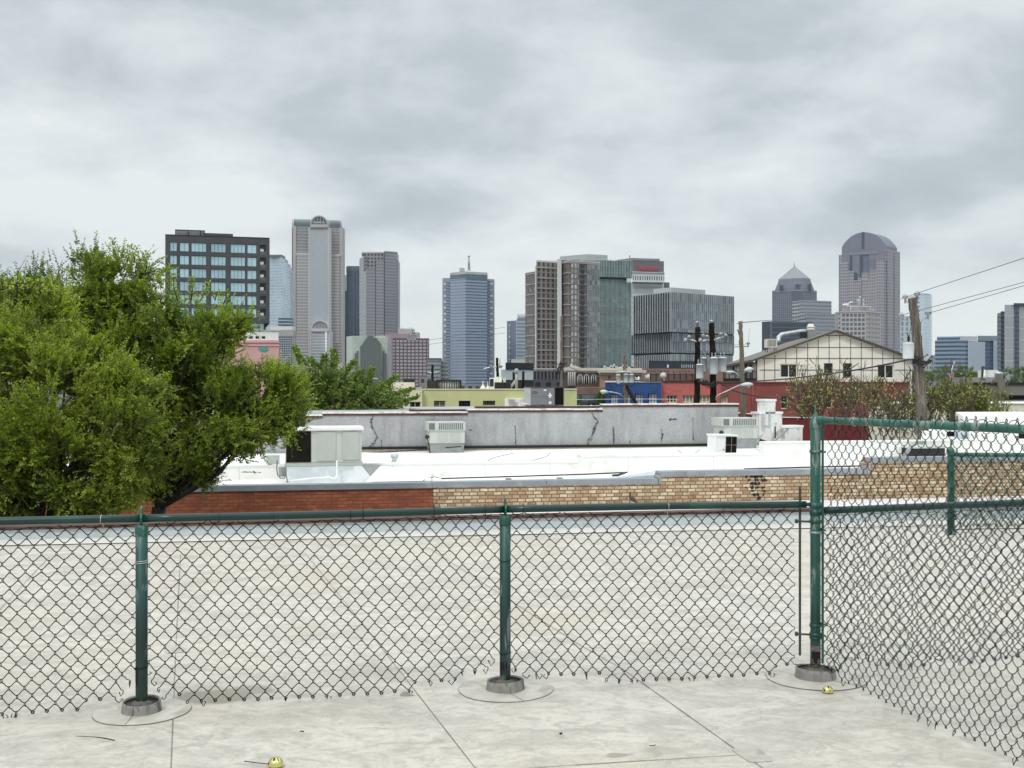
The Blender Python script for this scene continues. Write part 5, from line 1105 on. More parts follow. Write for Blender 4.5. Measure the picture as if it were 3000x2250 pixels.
# ------------------------------------------------------------ gabled off-white building
gb = thing('gabled_building', 'large off white gabled building with dark window pairs and a shingle roof', 'building', (XP(2447, 115), 115, GROUND))
Yg = 100.0; GL, GR, GP = P(2219, 1053, Yg), P(2672, 1053, Yg), P(2447, 972, Yg); dv = Vector((2.97, 30, 0))
w_ = Wall(2219, Yg, 2672, Yg+0.01, GL.z)
rs = [w_.rect(2286, 1066, 2337, 1107), w_.rect(2414, 1064, 2440, 1100), w_.rect(2470, 1064, 2496, 1107), w_.rect(2570, 1068, 2620, 1109)]
mb = MB(); w_.punched(mb, rs, 0.2, 1.0, top=False)
mb.poly([GL, GR, GP]); mb.quad(GR + Vector((0, 0, GROUND-GR.z)), GR+dv + Vector((0, 0, GROUND-GR.z)), GR+dv, GR); mb.build('wall', M['panel'], gb)
for i, r in enumerate(rs): w_.window(gb, r, 0.2, 2 if i in (0, 3) else 1, 1, 'panel' if i in (0, 3) else 'batten', 'glassdark', bar=0.10)
mb = MB()
for x in (2239, 2270, 2302, 2334, 2366, 2397, 2429, 2460, 2492, 2523, 2555, 2586, 2618, 2650):
    u0 = w_.at(x); top = GL.z + (GP.z-GL.z)*(1-abs(x-2447)/226) - 0.15
    for za, zb_ in ((GROUND+4, 9),):
        z0 = ZP(1122, Yg); z1 = top
        for r in rs:
            if r[0]-0.03 < u0 < r[1]+0.03:
                w_.strip(mb, u0-0.026, u0+0.026, z0, r[2]-0.05, 0.03, -0.002); z0 = r[3]+0.05
        w_.strip(mb, u0-0.026, u0+0.026, z0, z1, 0.03, -0.002)
for y in (1084, 1050, 1018, 983):
    hw = 226*(1 - max(0, (1053-y))/81.0) if y < 1053 else 226; u0, u1 = w_.at(2447-hw+4), w_.at(2447+hw-4); z = ZP(y, Yg); cur = u0
    for r in sorted(rs):
        if r[2] < z < r[3]: w_.strip(mb, cur, r[0]-0.05, z-0.03, z+0.03, 0.034, -0.002); cur = r[1]+0.05
    w_.strip(mb, cur, u1, z-0.03, z+0.03, 0.034, -0.002)
mb.build('panel_battens', M['batten'], gb)
def slab(mb, a, b_, c, d, th):
    n = (b_-a).cross(d-a).normalized(); mb.loft([[a, b_, c, d], [p - n*th for p in (a, b_, c, d)]])
mb = MB(); ov = Vector((0, -0.45, 0)); L_ = (GL-GP); L_ = GL + L_.normalized()*0.5; Rr = GR + (GR-GP).normalized()*0.5; up = Vector((0, 0, 0.16))
slab(mb, L_+ov+up, GP+ov+up, GP+dv+up, L_+dv+up, 0.12); slab(mb, GP+ov+up+Vector((.002, 0, 0)), Rr+ov+up, Rr+dv+up, GP+dv+up+Vector((.002, 0, 0)), 0.12); rf = mb.build('roof', M['shingle'], gb)
mb = MB()
for a, b_ in ((L_, GP), (GP, Rr)):
    mb.loft([[a+ov*1.05+Vector((0, 0, z)) for z in (-0.02, 0.17)] + [a+ov*0.85+Vector((0, 0, z)) for z in (0.17, -0.02)], [b_+ov*1.05+Vector((0, 0, z)) for z in (-0.02, 0.17)] + [b_+ov*0.85+Vector((0, 0, z)) for z in (0.17, -0.02)]])
mb.build('bargeboard', M['batten'], gb)
# left side wall with its windows and eave
s_ = Wall(2128, 130, 2218.6, 100.05, GL.z-0.25, GROUND); rs = [s_.rect(2143, 1072, 2152, 1098), s_.rect(2178, 1068, 2190, 1112), s_.rect(2192, 1068, 2205, 1112)]
mb = MB(); s_.punched(mb, rs, 0.2, 0.5); mb.build('side_wall', M['panel'], gb)
for r in rs: s_.window(gb, r, 0.2, 1, 2, 'batten', 'glassdark', bar=0.07)
mb = MB()
for x in (2134, 2140, 2158, 2166, 2174, 2210): u0 = s_.at(x); s_.strip(mb, u0-0.04, u0+0.04, 0, s_.zt-0.02, 0.03, -0.002)
mb.build('side_battens', M['batten'], gb)
mb = MB(); a = L_+Vector((0, 0, -0.05)); mb.tube([a, a+dv], 0.12, 6); mb.tube([GL + Vector((-0.12, -0.1, 0)), GL + Vector((-0.12, -0.1, -6))], 0.07, 6); mb.build('gutter', M['batten'], gb)
def roof_at(px, Y): pass
ac = thing('evaporative_cooler', 'slatted pale cooler on stilts on the left slope of the gabled roof', 'air conditioner', tuple(P(2261, 1022, 104)))
k = 104/F; c = P(2246, 1018, 104)
mb = MB(); mb.prism([(c.x, 104), (c.x+31*k, 104), (c.x+31*k, 105), (c.x, 105)], c.z, ZP(993, 104)); mb.build('cabinet', M['panel'], ac, bevel=0.03)
mb = MB()
for i in range(7): mb.box(c.x+(3+3.8*i)*k, c.x+(4.6+3.8*i)*k, 103.97, 103.995, c.z+0.1, ZP(995, 104)); 
mb.build('slats', M['batten'], ac)
mb = MB()
for x in (c.x+0.08, c.x+31*k-0.08):
    mb.tube([(x, 104.1, c.z), (x, 104.1, c.z-0.45)], 0.04, 5); mb.tube([(x, 104.9, c.z), (x, 104.9, c.z-0.35)], 0.04, 5)
mb.build('stand', M['batten'], ac)
mb = MB(); mb.tube([P(2281, 1002, 105), P(2281, 988, 105.6), P(2290, 980, 106), P(2320, 975, 106.6), P(2345, 971, 107), P(2362, 970, 107)], 0.20, 10); o = mb.build('roof_duct', M['galv']); tag(o, 'pale curved duct running up the gabled roof from the slatted cooler', 'duct')
vh = thing('roof_ventilator', 'stacked pale roof ventilator near the ridge of the gabled building', 'vent', tuple(P(2374, 985, 107)))
c = P(2375, 986, 107); k = 107/F
mb = MB(); mb.obox((c.x, c.y, c.z-0.3), 26*k, 0.8, 0.3+14*k, 0.1); mb.build('base', M['steel'], vh)
mb = MB(); mb.lathe((c.x, c.y, c.z+14*k+0.003), [(10*k, 0), (10*k, 5*k), (12.5*k, 5.5*k), (12.5*k, 8*k), (10*k, 9*k), (10*k, 12*k), (12.5*k, 12.5*k), (12.5*k, 15*k), (9*k, 16*k), (9*k, 20*k), (6*k, 23*k)], 16); mb.build('hood', M['panel'], vh)
mb = MB(); c = P(2354, 984, 106); mb.obox((c.x, c.y, c.z-0.2), 14*k, 0.7, 0.2+11*k, 0.2); o = mb.build('roof_fan', M['black'], bevel=0.03); tag(o, 'dark fan box between the duct and the roof ventilator', 'fan box')

# ------------------------------------------------------------ right edge: cream wall and dark building
cw = thing('cream_wall_building', 'long cream coloured building behind the budding trees at the right', 'building', (XP(2800, 60), 60, GROUND))
w_ = Wall(2545, 60, 3300, 62, ZP(1184, 61)); mb = MB(); w_.punched(mb, [], 0.1, 10); mb.build('wall', M['cream'], cw)
mb = MB(); w_.strip(mb, -0.1, w_.W, w_.zt+0.002, w_.zt+0.06, 0.06, 0.3); mb.build('coping', M['whitepaint'], cw)
dk2 = thing('dark_shop_building', 'low grey brown building with black fascia and an open dark bay at the right edge', 'building', (XP(2900, 96), 96, GROUND))
w_ = Wall(2850, 95, 3300, 98, ZP(1122, 96)); rs = [w_.rect(2941, 1158, 3200, 1172)]
mb = MB(); w_.punched(mb, rs, 1.2, 14); mb.build('wall', paint('grey_brown_block', (0.21, 0.195, 0.165), 0.9, 0.12, 0.7), dk2)
mb = MB(); w_.strip(mb, rs[0][0], rs[0][1], rs[0][2], rs[0][3], -1.15, 1.19); mb.build('bay_back', M['black'], dk2)
mb = MB(); w_.strip(mb, 0, w_.W, w_.zt-0.14, w_.zt+0.05, 0.12, 0.4); w_.strip(mb, 0, w_.at(2886), ZP(1160, 96), w_.zt-0.145, 0.05, -0.002); mb.build('fascia', M['black'], dk2)
mb = MB(); w_.strip(mb, w_.at(2919), w_.at(2937), ZP(1156, 96), ZP(1113, 96), 0.4, 0.6); mb.build('pier', paint('olive_grey_block', (0.19, 0.18, 0.145), 0.9, 0.1, 1), dk2)
mb = MB(); w_.strip(mb, 0, w_.W, GROUND, ZP(1173, 96), 0.25, -0.003); mb.build('low_wall', M['coping'], dk2)
c = P(2926, 1108, 97); mb = MB(); mb.lathe(tuple(c), [(0.33, -0.3), (0.33, 0.3), (0.37, 0.32), (0.37, 0.5), (0.1, 0.56)], 16); o = mb.build('roof_vent', M['galv']); tag(o, 'squat round metal vent on the dark shop roof pier', 'roof vent')
mb = MB(); mb.box(XP(2845, 108), XP(2920, 108), 108, 114, GROUND, ZP(1105, 108)); o = mb.build('grey_shed', M['steel']); tag(o, 'low grey shed roof behind the dark shop building', 'building')
mb = MB(); mb.box(XP(2896, 130), XP(2925, 130), 130, 133, GROUND, ZP(1084, 130)); o = mb.build('white_shed', M['whitepaint']); tag(o, 'small white shed gable under the far blue towers', 'building')
mb = MB(); mb.tube([P(2880, 1114, 100), P(2880, 1073, 100)], 0.15, 6); o = mb.build('black_stack', M['black']); tag(o, 'thin black stack standing above the dark shop roof', 'stack')
mb = MB(); c = P(2884, 1109, 99); mb.lathe(tuple(c), [(0.02, 0), (0.14, 0.08), (0.10, 0.25), (0.03, 0.8)], 10); o = mb.build('roof_lamp', M['whitepaint']); tag(o, 'small white bulb shaped lamp beside the thin black stack', 'lamp')
fl = thing('flag', 'drooping striped American flag on a slanted pole among the trees', 'flag', tuple(P(2785, 1110, 92)))
mb = MB(); mb.tube([P(2779, 1110, 92), P(2796, 1062, 92)], 0.04, 6); mb.ball(P(2796, 1062, 92), 0.09, 0.09, 0.09, 8, 6); mb.build('pole', M['galv'], fl)
def flag_mat():
    m, t, b = new_mat('striped_flag_cloth'); s = N(t, 'ShaderNodeSeparateXYZ'); c = N(t, 'ShaderNodeTexCoord'); t.links.new(c.outputs['UV'], s.inputs[0])
    st = MATH(t, 'GREATER_THAN', MATH(t, 'FRACT', MATH(t, 'MULTIPLY', s.outputs[0], 6.5)), 0.5)
    col = MIX(t, st, (0.42, 0.06, 0.07), (0.72, 0.70, 0.68)); can = MATH(t, 'MULTIPLY', MATH(t, 'LESS_THAN', s.outputs[0], 0.42), MATH(t, 'GREATER_THAN', s.outputs[1], 0.66))
    t.links.new(MIX(t, can, col, (0.07, 0.09, 0.2)), b.inputs['Base Color']); b.inputs['Roughness'].default_value = 0.8; return m
mb = MB(); g0 = []; nu, nv = 12, 8
for j in range(nv+1):
    for i in range(nu+1):
        a, v = i/nu, j/nv; x = 2776 + (1-v)*0 + a*17 + v*(5-3*a); y = 1112 - v*(30-8*a) + a*2
        g0.append(P(x, y, 92 + 0.12*math.sin(a*9+v)))
for j in range(nv):
    for i in range(nu):
        q = (j*(nu+1)+i, j*(nu+1)+i+1, (j+1)*(nu+1)+i+1, (j+1)*(nu+1)+i)
        mb.add([g0[k_] for k_ in q], [(0, 1, 2, 3)], [[(i/nu, j/nv), ((i+1)/nu, j/nv), ((i+1)/nu, (j+1)/nv), (i/nu, (j+1)/nv)]], True)
mb.build('cloth', flag_mat(), fl)

# ------------------------------------------------------------ parked black jeep on its raised lot
mb = MB(); mb.box(XP(1640, 95), XP(1772, 95), 88, 112, GROUND, -0.95); structure(mb.build('parking_lot', M['asphalt']))
M['tinted'] = paint('tinted_windscreen', (0.07, 0.08, 0.085), 0.15, 0.4, 2.0)
jp = thing('parked_car', 'black off-road car with upright windscreen parked beyond the lime yellow building', 'car', (XP(1722, 93), 93, -0.95))
jo = Vector((XP(1722, 93), 93, -0.95)); ja = 0.35; jca, jsa = math.cos(ja), math.sin(ja)
def J(x, y, z): return (jo.x + x*jca - y*jsa, jo.y + x*jsa + y*jca, jo.z + z)
def jbox(name, mat, x0, x1, y0, y1, z0, z1, par=None, bev=0.03, tx=0.0, ty0=0.0, ty1=0.0):
    mb = MB(); mb.loft([[J(x0, y0, z0), J(x1, y0, z0), J(x1, y1, z0), J(x0, y1, z0)], [J(x0+tx, y0+ty0, z1), J(x1-tx, y0+ty0, z1), J(x1-tx, y1-ty1, z1), J(x0+tx, y1-ty1, z1)]])
    return mb.build(name, M[mat], par or jp, bevel=bev)
bd = jbox('body', 'black', -0.85, 0.85, -1.9, 1.9, 0.5, 1.12); jbox('cabin', 'black', -0.80, 0.80, -0.5, 1.85, 1.123, 1.85, tx=0.10, ty0=0.28, ty1=0.05)
def jquad(name, mat, pts): mb = MB(); mb.poly([J(*p) for p in pts]); return mb.build(name, M[mat], jp)
jquad('windscreen', 'tinted', [(-0.70, -0.475, 1.2), (0.70, -0.475, 1.2), (0.62, -0.255, 1.76), (-0.62, -0.255, 1.76)])
jquad('side_window', 'glassdark', [(-0.80, 0.9, 1.2), (-0.80, -0.1, 1.2), (-0.735, 0.0, 1.72), (-0.735, 0.9, 1.72)])
for x in (-0.55, 0.55):
    mb = MB(); mb.ball(J(x, -1.91, 0.86), 0.13, 0.05, 0.13, 12, 8); mb.build('headlight', M['acgrey'], jp)
jbox('grille', 'coil', -0.36, 0.36, -1.93, -1.905, 0.66, 1.0); jbox('bumper', 'steel', -0.88, 0.88, -2.12, -1.92, 0.46, 0.6)
for x in (-0.8, 0.8):
    for y in (-1.25, 1.2):
        mb = MB(); c = Vector(J(x, y, 0.4)); ax = Vector((jca, jsa, 0)); mb.tube([c - ax*0.13, c - ax*0.12, c + ax*0.12, c + ax*0.13], [0.33, 0.4, 0.4, 0.33], 20); wl = mb.build('wheel', M['coil'], jp)
        mb = MB(); mb.tube([c - ax*0.142, c + ax*0.142], 0.2, 14); mb.build('rim', M['steel'], wl)
for x in (-0.98, 0.98): mb = MB(); mb.ball(J(x, -0.35, 1.28), 0.12, 0.06, 0.09, 10, 6); mb.build('wing_mirror', M['black'], jp)

# ------------------------------------------------------------ utility poles with their gear
def pole(lab, pts, Y, r0, r1, mat, group='utility poles'):
    q = [P(x, y, Y) for x, y in pts]; q.append(Vector((q[-1].x + (q[-1].x-q[0].x)*0.3, Y, GROUND)))
    t_ = thing('utility_pole', lab, 'utility pole', tuple(q[-1]), group)
    n = len(q); mb = MB(); fine = []; rr = []
    for i in range(n-1):
        for j in range(8): t = j/8; fine.append(q[i].lerp(q[i+1], t) + Vector((0.015*math.sin(i*9+j*2.1), 0, 0)))
    fine.append(q[-1]); L = len(fine); rr = [r0 + (r1-r0)*i/L + 0.012*math.sin(i*2.7) for i in range(L)]
    mb.tube(fine, rr, 12); mb.build('pole', M[mat], t_); return t_
def can(par, x0, x1, y0, y1, Y, name='transformer'):
    k = Y/F; c = P((x0+x1)/2, y1, Y); r = (x1-x0)/2*k; h = (y1-y0)*k; mb = MB()
    mb.lathe(tuple(c), [(r*0.9, 0), (r*0.98, 0.03), (r, h*0.12), (r, h*0.93), (r*1.06, h*0.935), (r*1.06, h*0.965), (r*0.6, h*1.02), (r*0.1, h*1.04)], 20); o = mb.build(name, M['can'], par)
    mb = MB()
    for dx in (-0.45, 0.4):
        b_ = (c.x+dx*r, c.y-0.05, c.z+h*0.99); mb.lathe(b_, [(r*0.14, 0), (r*0.2, 0.04), (r*0.13, 0.08), (r*0.2, 0.12), (r*0.12, 0.17), (r*0.16, 0.2), (r*0.05, 0.3)], 8)
    mb.build('bushing', M['ceramic'], o); return o
def lamp(par, arm, head0, head1, Y, w=0.17):
    mb = MB(); mb.tube([P(x, y, Y) for x, y in arm], 0.035, 8); mb.build('lamp_arm', M['galv'], par)
    a, b_ = P(*head0, Y), P(*head1, Y); d = b_-a; mb = MB()
    mb.tube([a, a+d*0.25, a+d*0.5, a+d*0.8, b_], [0.06, w*0.8, w, w*0.8, 0.03], 12); h = mb.build('lamp_head', M['can'], par)
    mb = MB(); c = a+d*0.6; mb.ball(c + Vector((0, 0, -w*0.7)), w*0.9, w*0.75, w*0.5, 10, 6); mb.build('lamp_lens', M['paleglass'], h)
def insul(par, x, y, Y, stem=True, r=0.075):
    mb = MB(); c = P(x, y, Y); mb.lathe(tuple(c), [(r*0.5, -0.18), (r*0.55, -0.02), (r*1.7, 0.0), (r*1.2, 0.05), (r*1.6, 0.07), (r, 0.11), (r*0.4, 0.16)], 10); mb.build('insulator', M['ceramic'], par)
# right, weathered and leaning
pr_ = pole('thick weathered leaning wooden pole with one big transformer behind the tall fence', [(2672, 873), (2684, 960), (2693, 1080), (2703, 1240)], 40.0, 0.15, 0.205, 'wood')
can(pr_, 2645, 2677, 1004, 1051, 39.6)
for x0, y0, pts in ((2640, 928, [(2640, 934), (2660, 940), (2676, 955)]), (2719, 921, [(2719, 928), (2703, 936), (2693, 955)])):
    mb = MB(); mb.tube([P(x, y, 40) for x, y in pts], 0.016, 6); mb.build('insulator_bracket', M['steel'], pr_); insul(pr_, x0, y0, 40)
insul(pr_, 2687, 865, 40); insul(pr_, 2652, 874, 40)
mb = MB(); mb.tube([P(2652, 878, 40), P(2664, 890, 40)], 0.014, 5); mb.tube([P(2687, 868, 40), P(2685, 884, 40)], 0.02, 5); mb.build('insulator_bracket', M['steel'], pr_)
mb = MB(); rn = random.Random(2)
for i in range(16):
    a = P(2676 + rn.uniform(-4, 4), 1046 + rn.uniform(-8, 16), 39.7); b_ = P(2690 + rn.uniform(-12, 44), 1050 + rn.uniform(-14, 22), 39.5); m_ = (a+b_)/2 + Vector((rn.uniform(-.1, .1), 0, -rn.uniform(0.05, 0.25)))
    mb.tube([a, a.lerp(m_, .6), m_, b_], rn.uniform(0.012, 0.03), 5)
mb.build('cable_bundle', M['cable'], pr_)
mb = MB(); mb.tube([P(2662, 1002, 39.6), P(2663, 985, 39.6), P(2668, 960, 39.7), P(2672, 930, 39.8)], 0.009, 5); mb.ball(P(2662, 992, 39.6), 0.05, 0.05, 0.13, 8, 6); mb.build('riser_wire', M['cable'], pr_)
# two dark poles with the bank of transformers
p1_ = pole('left of the two black creosoted poles, with a tall pale box transformer', [(2044, 958), (2043, 1040), (2042, 1190)], 66.0, 0.15, 0.19, 'darkwood')
p2_ = pole('right of the two black creosoted poles, carrying three pale round transformers', [(2084, 947), (2088, 1030), (2090, 1190)], 66.0, 0.16, 0.21, 'darkwood')
can(p1_, 2039, 2061, 1067, 1110, 65.6); 
for a in ((2049, 2072, 1048, 1091), (2079, 2102, 1047, 1097), (2104, 2128, 1047, 1091)): can(p2_, *a, 65.5 if a[0] == 2079 else 66.4)
for par, pts in ((p1_, [(2040, 1001), (2030, 997), (2016, 994)]), (p1_, [(2048, 1000), (2062, 998), (2070, 995)]), (p2_, [(2078, 997), (2068, 994)]), (p2_, [(2092, 996), (2105, 991), (2126, 984)])):
    mb = MB(); mb.tube([P(x, y, 65.9) for x, y in pts], 0.05, 6); mb.build('crossarm', M['whitestain'], par)
for par, x, y in ((p1_, 2019, 990), (p1_, 2060, 986), (p2_, 2071, 989), (p2_, 2112, 982), (p2_, 2126, 986), (p1_, 2043, 948), (p2_, 2084, 945)): insul(par, x, y, 65.9, r=0.09)
for par, x in ((p1_, 2007), (p1_, 2050)):
    mb = MB(); mb.tube([P(x, 1002, 65.8), P(x+3, 991, 65.8)], 0.10, 8); mb.build('fuse_cutout', M['ceramic'], par)
lamp(p2_, [(2097, 1173), (2099, 1162), (2105, 1157), (2165, 1129), (2172, 1127.5)], (2170, 1128.5), (2206, 1126), 65.8, 0.15)
mb = MB(); rn = random.Random(5)
for i in range(14):
    a = P(2042 + rn.uniform(0, 50), 1112 + rn.uniform(-2, 8), 65.5); b_ = P(2060 + rn.uniform(0, 50), 1118 + rn.uniform(-3, 12), 65.5); m_ = (a+b_)/2 + Vector((0, 0, -rn.uniform(0.02, 0.25)))
    mb.tube([a, m_, b_], rn.uniform(0.02, 0.05), 5)
mb.build('cable_bundle', M['cable'], p2_)
# grey poles
p3_ = pole('slim grey brown pole with lamp arms left of the gabled building', [(2169, 941), (2173, 1040), (2178, 1230)], 70.0, 0.12, 0.20, 'greywood')
lamp(p3_, [(2178, 1094), (2190, 1084)], (2180, 1086), (2206, 1080), 69.8, 0.17)
lamp(p3_, [(2168, 1108), (2155, 1092), (2147, 1090)], (2152, 1090), (2126, 1090), 69.8, 0.09)
mb = MB(); mb.tube([P(2147, 1016, 70), P(2193, 1015, 70)], 0.035, 6); mb.tube([P(2168, 946, 70), P(2159, 948, 70)], 0.03, 6); mb.build('crossarm', M['steel'], p3_); insul(p3_, 2192, 1008, 70); insul(p3_, 2164, 970, 70)
p4_ = pole('short pale pole with three small transformers in front of the blue building', [(1829, 1036), (1831, 1100), (1834, 1190)], 68.0, 0.10, 0.14, 'greywood')
for a in ((1804, 1818, 1098, 1124), (1827, 1841, 1096, 1122), (1843, 1857, 1097, 1122)): can(p4_, *a, 67.6)
mb = MB(); mb.tube([P(1806, 1091, 67.8), P(1832, 1088, 67.8), P(1852, 1092, 67.8)], 0.05, 6); mb.build('crossarm', M['whitestain'], p4_)
lamp(p4_, [(1831, 1166), (1815, 1154), (1795, 1149), (1779, 1148)], (1781, 1149), (1758, 1147), 67.8, 0.13)
mb = MB(); mb.tube([P(1805, 1118, 67.5), P(1806, 1128, 67.5), P(1822, 1131, 67.5), P(1832, 1124, 67.5), P(1845, 1131, 67.5), P(1858, 1126, 67.5), P(1859, 1116, 67.5)], 0.025, 5); mb.build('cable_bundle', M['cable'], p4_)
mb = MB(); mb.tube([P(1836, 1133, 67.5), P(1868, 1190, 66.0)], 0.11, 6); o = mb.build('pole_brace', M['darkwood']); o.parent = p4_; o.location = Vector(o.location) - p4_.location
p5_ = pole('thin brown pole with a tangle of wires in front of the brick tower', [(1645, 926), (1645, 1060), (1644, 1140)], 120.0, 0.12, 0.19, 'greywood')
mb = MB(); rn = random.Random(9)
for i in range(12):
    a = P(1644 + rn.uniform(-3, 3), 1060 + rn.uniform(-6, 14), 119.8); b_ = P(1640 + rn.uniform(-22, 26), 1068 + rn.uniform(-14, 45), 119.6); m_ = (a+b_)/2 + Vector((0, 0, -rn.uniform(0.0, 0.5))); mb.tube([a, m_, b_], 0.035, 5)
mb.build('cable_bundle', M['cable'], p5_)
p6_ = pole('dark pole with a pale crossarm before the small grey garage', [(1267, 1068), (1267, 1120)], 130.0, 0.13, 0.17, 'darkwood')
mb = MB(); mb.tube([P(1253, 1090, 130), P(1267, 1093, 130), P(1286, 1089, 130)], 0.07, 6); mb.build('crossarm', M['whitestain'], p6_)
p7_ = pole('thick dark leaning pole with slanted crossarm before the blue octagonal tower', [(1456, 1048), (1458, 1103), (1459, 1130)], 125.0, 0.14, 0.2, 'darkwood')
mb = MB(); mb.tube([P(1417, 1081, 125), P(1437, 1076, 125), P(1470, 1075, 125)], 0.10, 6); mb.build('crossarm', M['whitestain'], p7_); mb = MB(); mb.tube([P(1465, 1050, 125), P(1464, 1075, 125)], 0.05, 6); mb.build('antenna', M['steel'], p7_)
insul(p7_, 1439, 1074, 125, r=0.14); insul(p7_, 1468, 1074, 125, r=0.14)

# ------------------------------------------------------------ overhead lines
def wire(lab, pts, r, mat='thincable', sag=0.0, n=16):
    v = [P(*p) for p in pts]; q = []
    for a, b_ in zip(v, v[1:]):
        for i in range(n): t = i/n; q.append(a.lerp(b_, t) + Vector((0, 0, -4*sag*t*(1-t))))
    q.append(v[-1]); mb = MB(); mb.tube(q, r, 5); o = mb.build('power_line', M[mat]); tag(o, lab, 'power line', 'overhead lines')
wire('upper thin line rising from the weathered pole top to the right edge', [(2640, 876, 44), (2687, 859, 40), (3000, 756, 33), (3200, 690, 29)], 0.012)
wire('middle thin line rising from the weathered pole to the right edge', [(2640, 924, 41), (3000, 827, 34), (3200, 770, 31)], 0.011)
wire('lower thin line of the pair rising from the weathered pole to the right edge', [(2719, 918, 40), (3000, 837, 34), (3200, 781, 31)], 0.011)
wire('thick black cable sagging from the dark pole bank to the weathered pole', [(2092, 1120, 66), (2200, 1117, 62), (2420, 1096, 52), (2678, 1050, 40)], 0.032, 'cable', 0.05)
wire('black guy wire slanting down from the weathered pole among the bare branches', [(2668, 1084, 40), (2652, 1110, 40.5), (2600, 1232, 41)], 0.02, 'cable')
wire('black cable drooping across the red wall from the dark poles to the grey pole', [(2105, 1118, 65.5), (2177, 1152, 69.7), (2330, 1170, 76)], 0.03, 'cable', 0.12)
wire('black bundle running level between the short pale pole and the dark poles', [(1860, 1115, 67.5), (1960, 1116, 67), (2042, 1113, 65.7)], 0.035, 'cable', 0.04)
wire('black cable running left from the short pale pole over the arched building', [(1660, 1070, 119), (1745, 1098, 90), (1805, 1112, 67.5)], 0.035, 'cable', 0.15)
wire('pale thin line crossing the blue wall at lamp height', [(1688, 1171, 66), (1834, 1169, 67.3), (1990, 1170, 66)], 0.02, 'galv')
wire('thin line from the grey pole top going right behind the gabled roof', [(2169, 945, 70), (2300, 935, 150), (2440, 925, 260)], 0.03)
wire('thin line between the grey pole and the left edge of the gabled roof', [(2150, 1010, 90), (2192, 1008, 70), (2196, 962, 110)], 0.012)
wire('thin line across the sky between the purple hotel and the octagonal tower', [(1150, 1012, 400), (1300, 990, 420), (1480, 958, 440)], 0.06)
wire('second faint line below it between the purple hotel and the octagonal tower', [(1150, 1024, 400), (1300, 1003, 420), (1480, 975, 440)], 0.06)
# ------------------------------------------------------------ the skyline
def chain(front, back=30.0):
    """plan from the visible front corners (photograph column, distance) closed off behind"""
    f = [Vector((XP(px, Y), Y, 0)) for px, Y in front]
    a, b_ = f[0], f[-1]; yb = max(p.y for p in f) + back
    return [(p.x, p.y) for p in f] + [(b_.x * yb / b_.y * 0.985, yb), (a.x * yb / a.y * 1.0 + 0.0, yb)]
def shaft(mb, front, ytop, Yref=None, zb=GROUND, back=30.0, ybot=None):
    Y = Yref or min(Y for _, Y in front); z0 = zb if ybot is None else ZP(ybot, Y)
    mb.prism(chain(front, back), z0, ZP(ytop, Y)); return ZP(ytop, Y)
def tower(name, lab, px, Y, cat='building', group=None): return thing(name, lab, cat, (XP(px, Y), Y, GROUND), group)
def part(root, name, mat, *shafts):
    mb = MB()
    for s in shafts: shaft(mb, *s[:2], **(s[2] if len(s) > 2 else {}))
    return mb.build(name, mat if not isinstance(mat, str) else M[mat], root)
def flat(root, name, mat, pts, Y, proud=0.0, th=0.6):
    """a flat panel of given outline (photograph readings) standing at distance Y, with thickness"""
    f = [P(x, y, Y - proud) for x, y in pts]; n = len(f); mb = MB(); b_ = [p + Vector((0, th, 0)) for p in f]
    mb.loft([f, b_]); return mb.build(name, mat if not isinstance(mat, str) else M[mat], root)
def plain(name, col, rough=0.6, var=0.08, scale=0.06, metal=0.0): return paint(name, col, rough, var, scale, metal=metal)
roofm = plain('pale_roof_metal', (0.50, 0.52, 0.53))

# 1 dark grey apartment block (nearest at left)
Y1 = 290.0; t_ = tower('dark_apartment_building', 'charcoal grey apartment block with pale blue windows rising behind the big tree', 637, Y1)
dg = plain('charcoal_brick', (0.068, 0.072, 0.074), 0.8, 0.12, 0.3); w_ = Wall(484, 290, 790, 297, ZP(689, 290), ZP(943, 290))
CXs = [(497.5, 519), (526, 554), (560, 605), (617.5, 662), (675, 719), (724, 752)]; RYs = [(708.5, 735), (746.5, 774), (785, 812), (823, 851), (862, 890), (900, 927)]
rs = []; bal = []
for j, (ya, yb) in enumerate(RYs):
    za, zb_ = ZP(yb, 290) , ZP(ya, 290)
    for a, b_ in CXs: rs.append((w_.at(a), w_.at(b_), za, zb_))
    bal.append((w_.at(761.5), w_.at(779), za-0.35, zb_))
mb = MB(); w_.punched(mb, rs + bal, 0.35, 24); mb.build('wall', dg, t_)
def blue_glass(name, col, rough=0.08, metal=0.55, var=0.25, scale=0.12): return paint(name, col, rough, var, scale, metal=metal)
bg1 = blue_glass('pale_blue_window_glass', (0.42, 0.60, 0.66))
for i, r in enumerate(rs):
    c_ = CXs[i % 6]; w_.window(t_, r, 0.35, 2 if c_[1]-c_[0] < 31 else 3 if i % 6 == 5 else 4, 1, 'black', bar=0.10, gl=bg1)
for r in bal:
    mb = MB(); w_.strip(mb, r[0]+0.02, r[1]-0.02, r[2], r[3], -0.335, 0.36); b_ = mb.build('balcony', M['black'], t_)
    mb = MB(); w_.strip(mb, r[0]+0.06, r[0]+(r[1]-r[0])*0.62, r[2]+0.05, r[2]+(r[3]-r[2])*0.62, -0.30, 0.32); mb.build('balcony_door', M['paleglass'], b_)
    mb = MB(); w_.strip(mb, r[0]+0.02, r[1]-0.02, r[2]+0.01, r[2]+0.95, 0.03, -0.005); mb.build('balcony_rail', paint('smoked_glass', (0.10, 0.105, 0.11), 0.2), b_)
mb = MB(); w_.strip(mb, 0, w_.W, w_.zt+0.005, w_.zt+0.25, 0.06, 0.5); mb.build('coping', M['black'], t_)
mb = MB(); w_.strip(mb, w_.at(600), w_.at(683), w_.zt+0.26, ZP(674, 290), -3, 14); mb.build('penthouse', dg, t_)
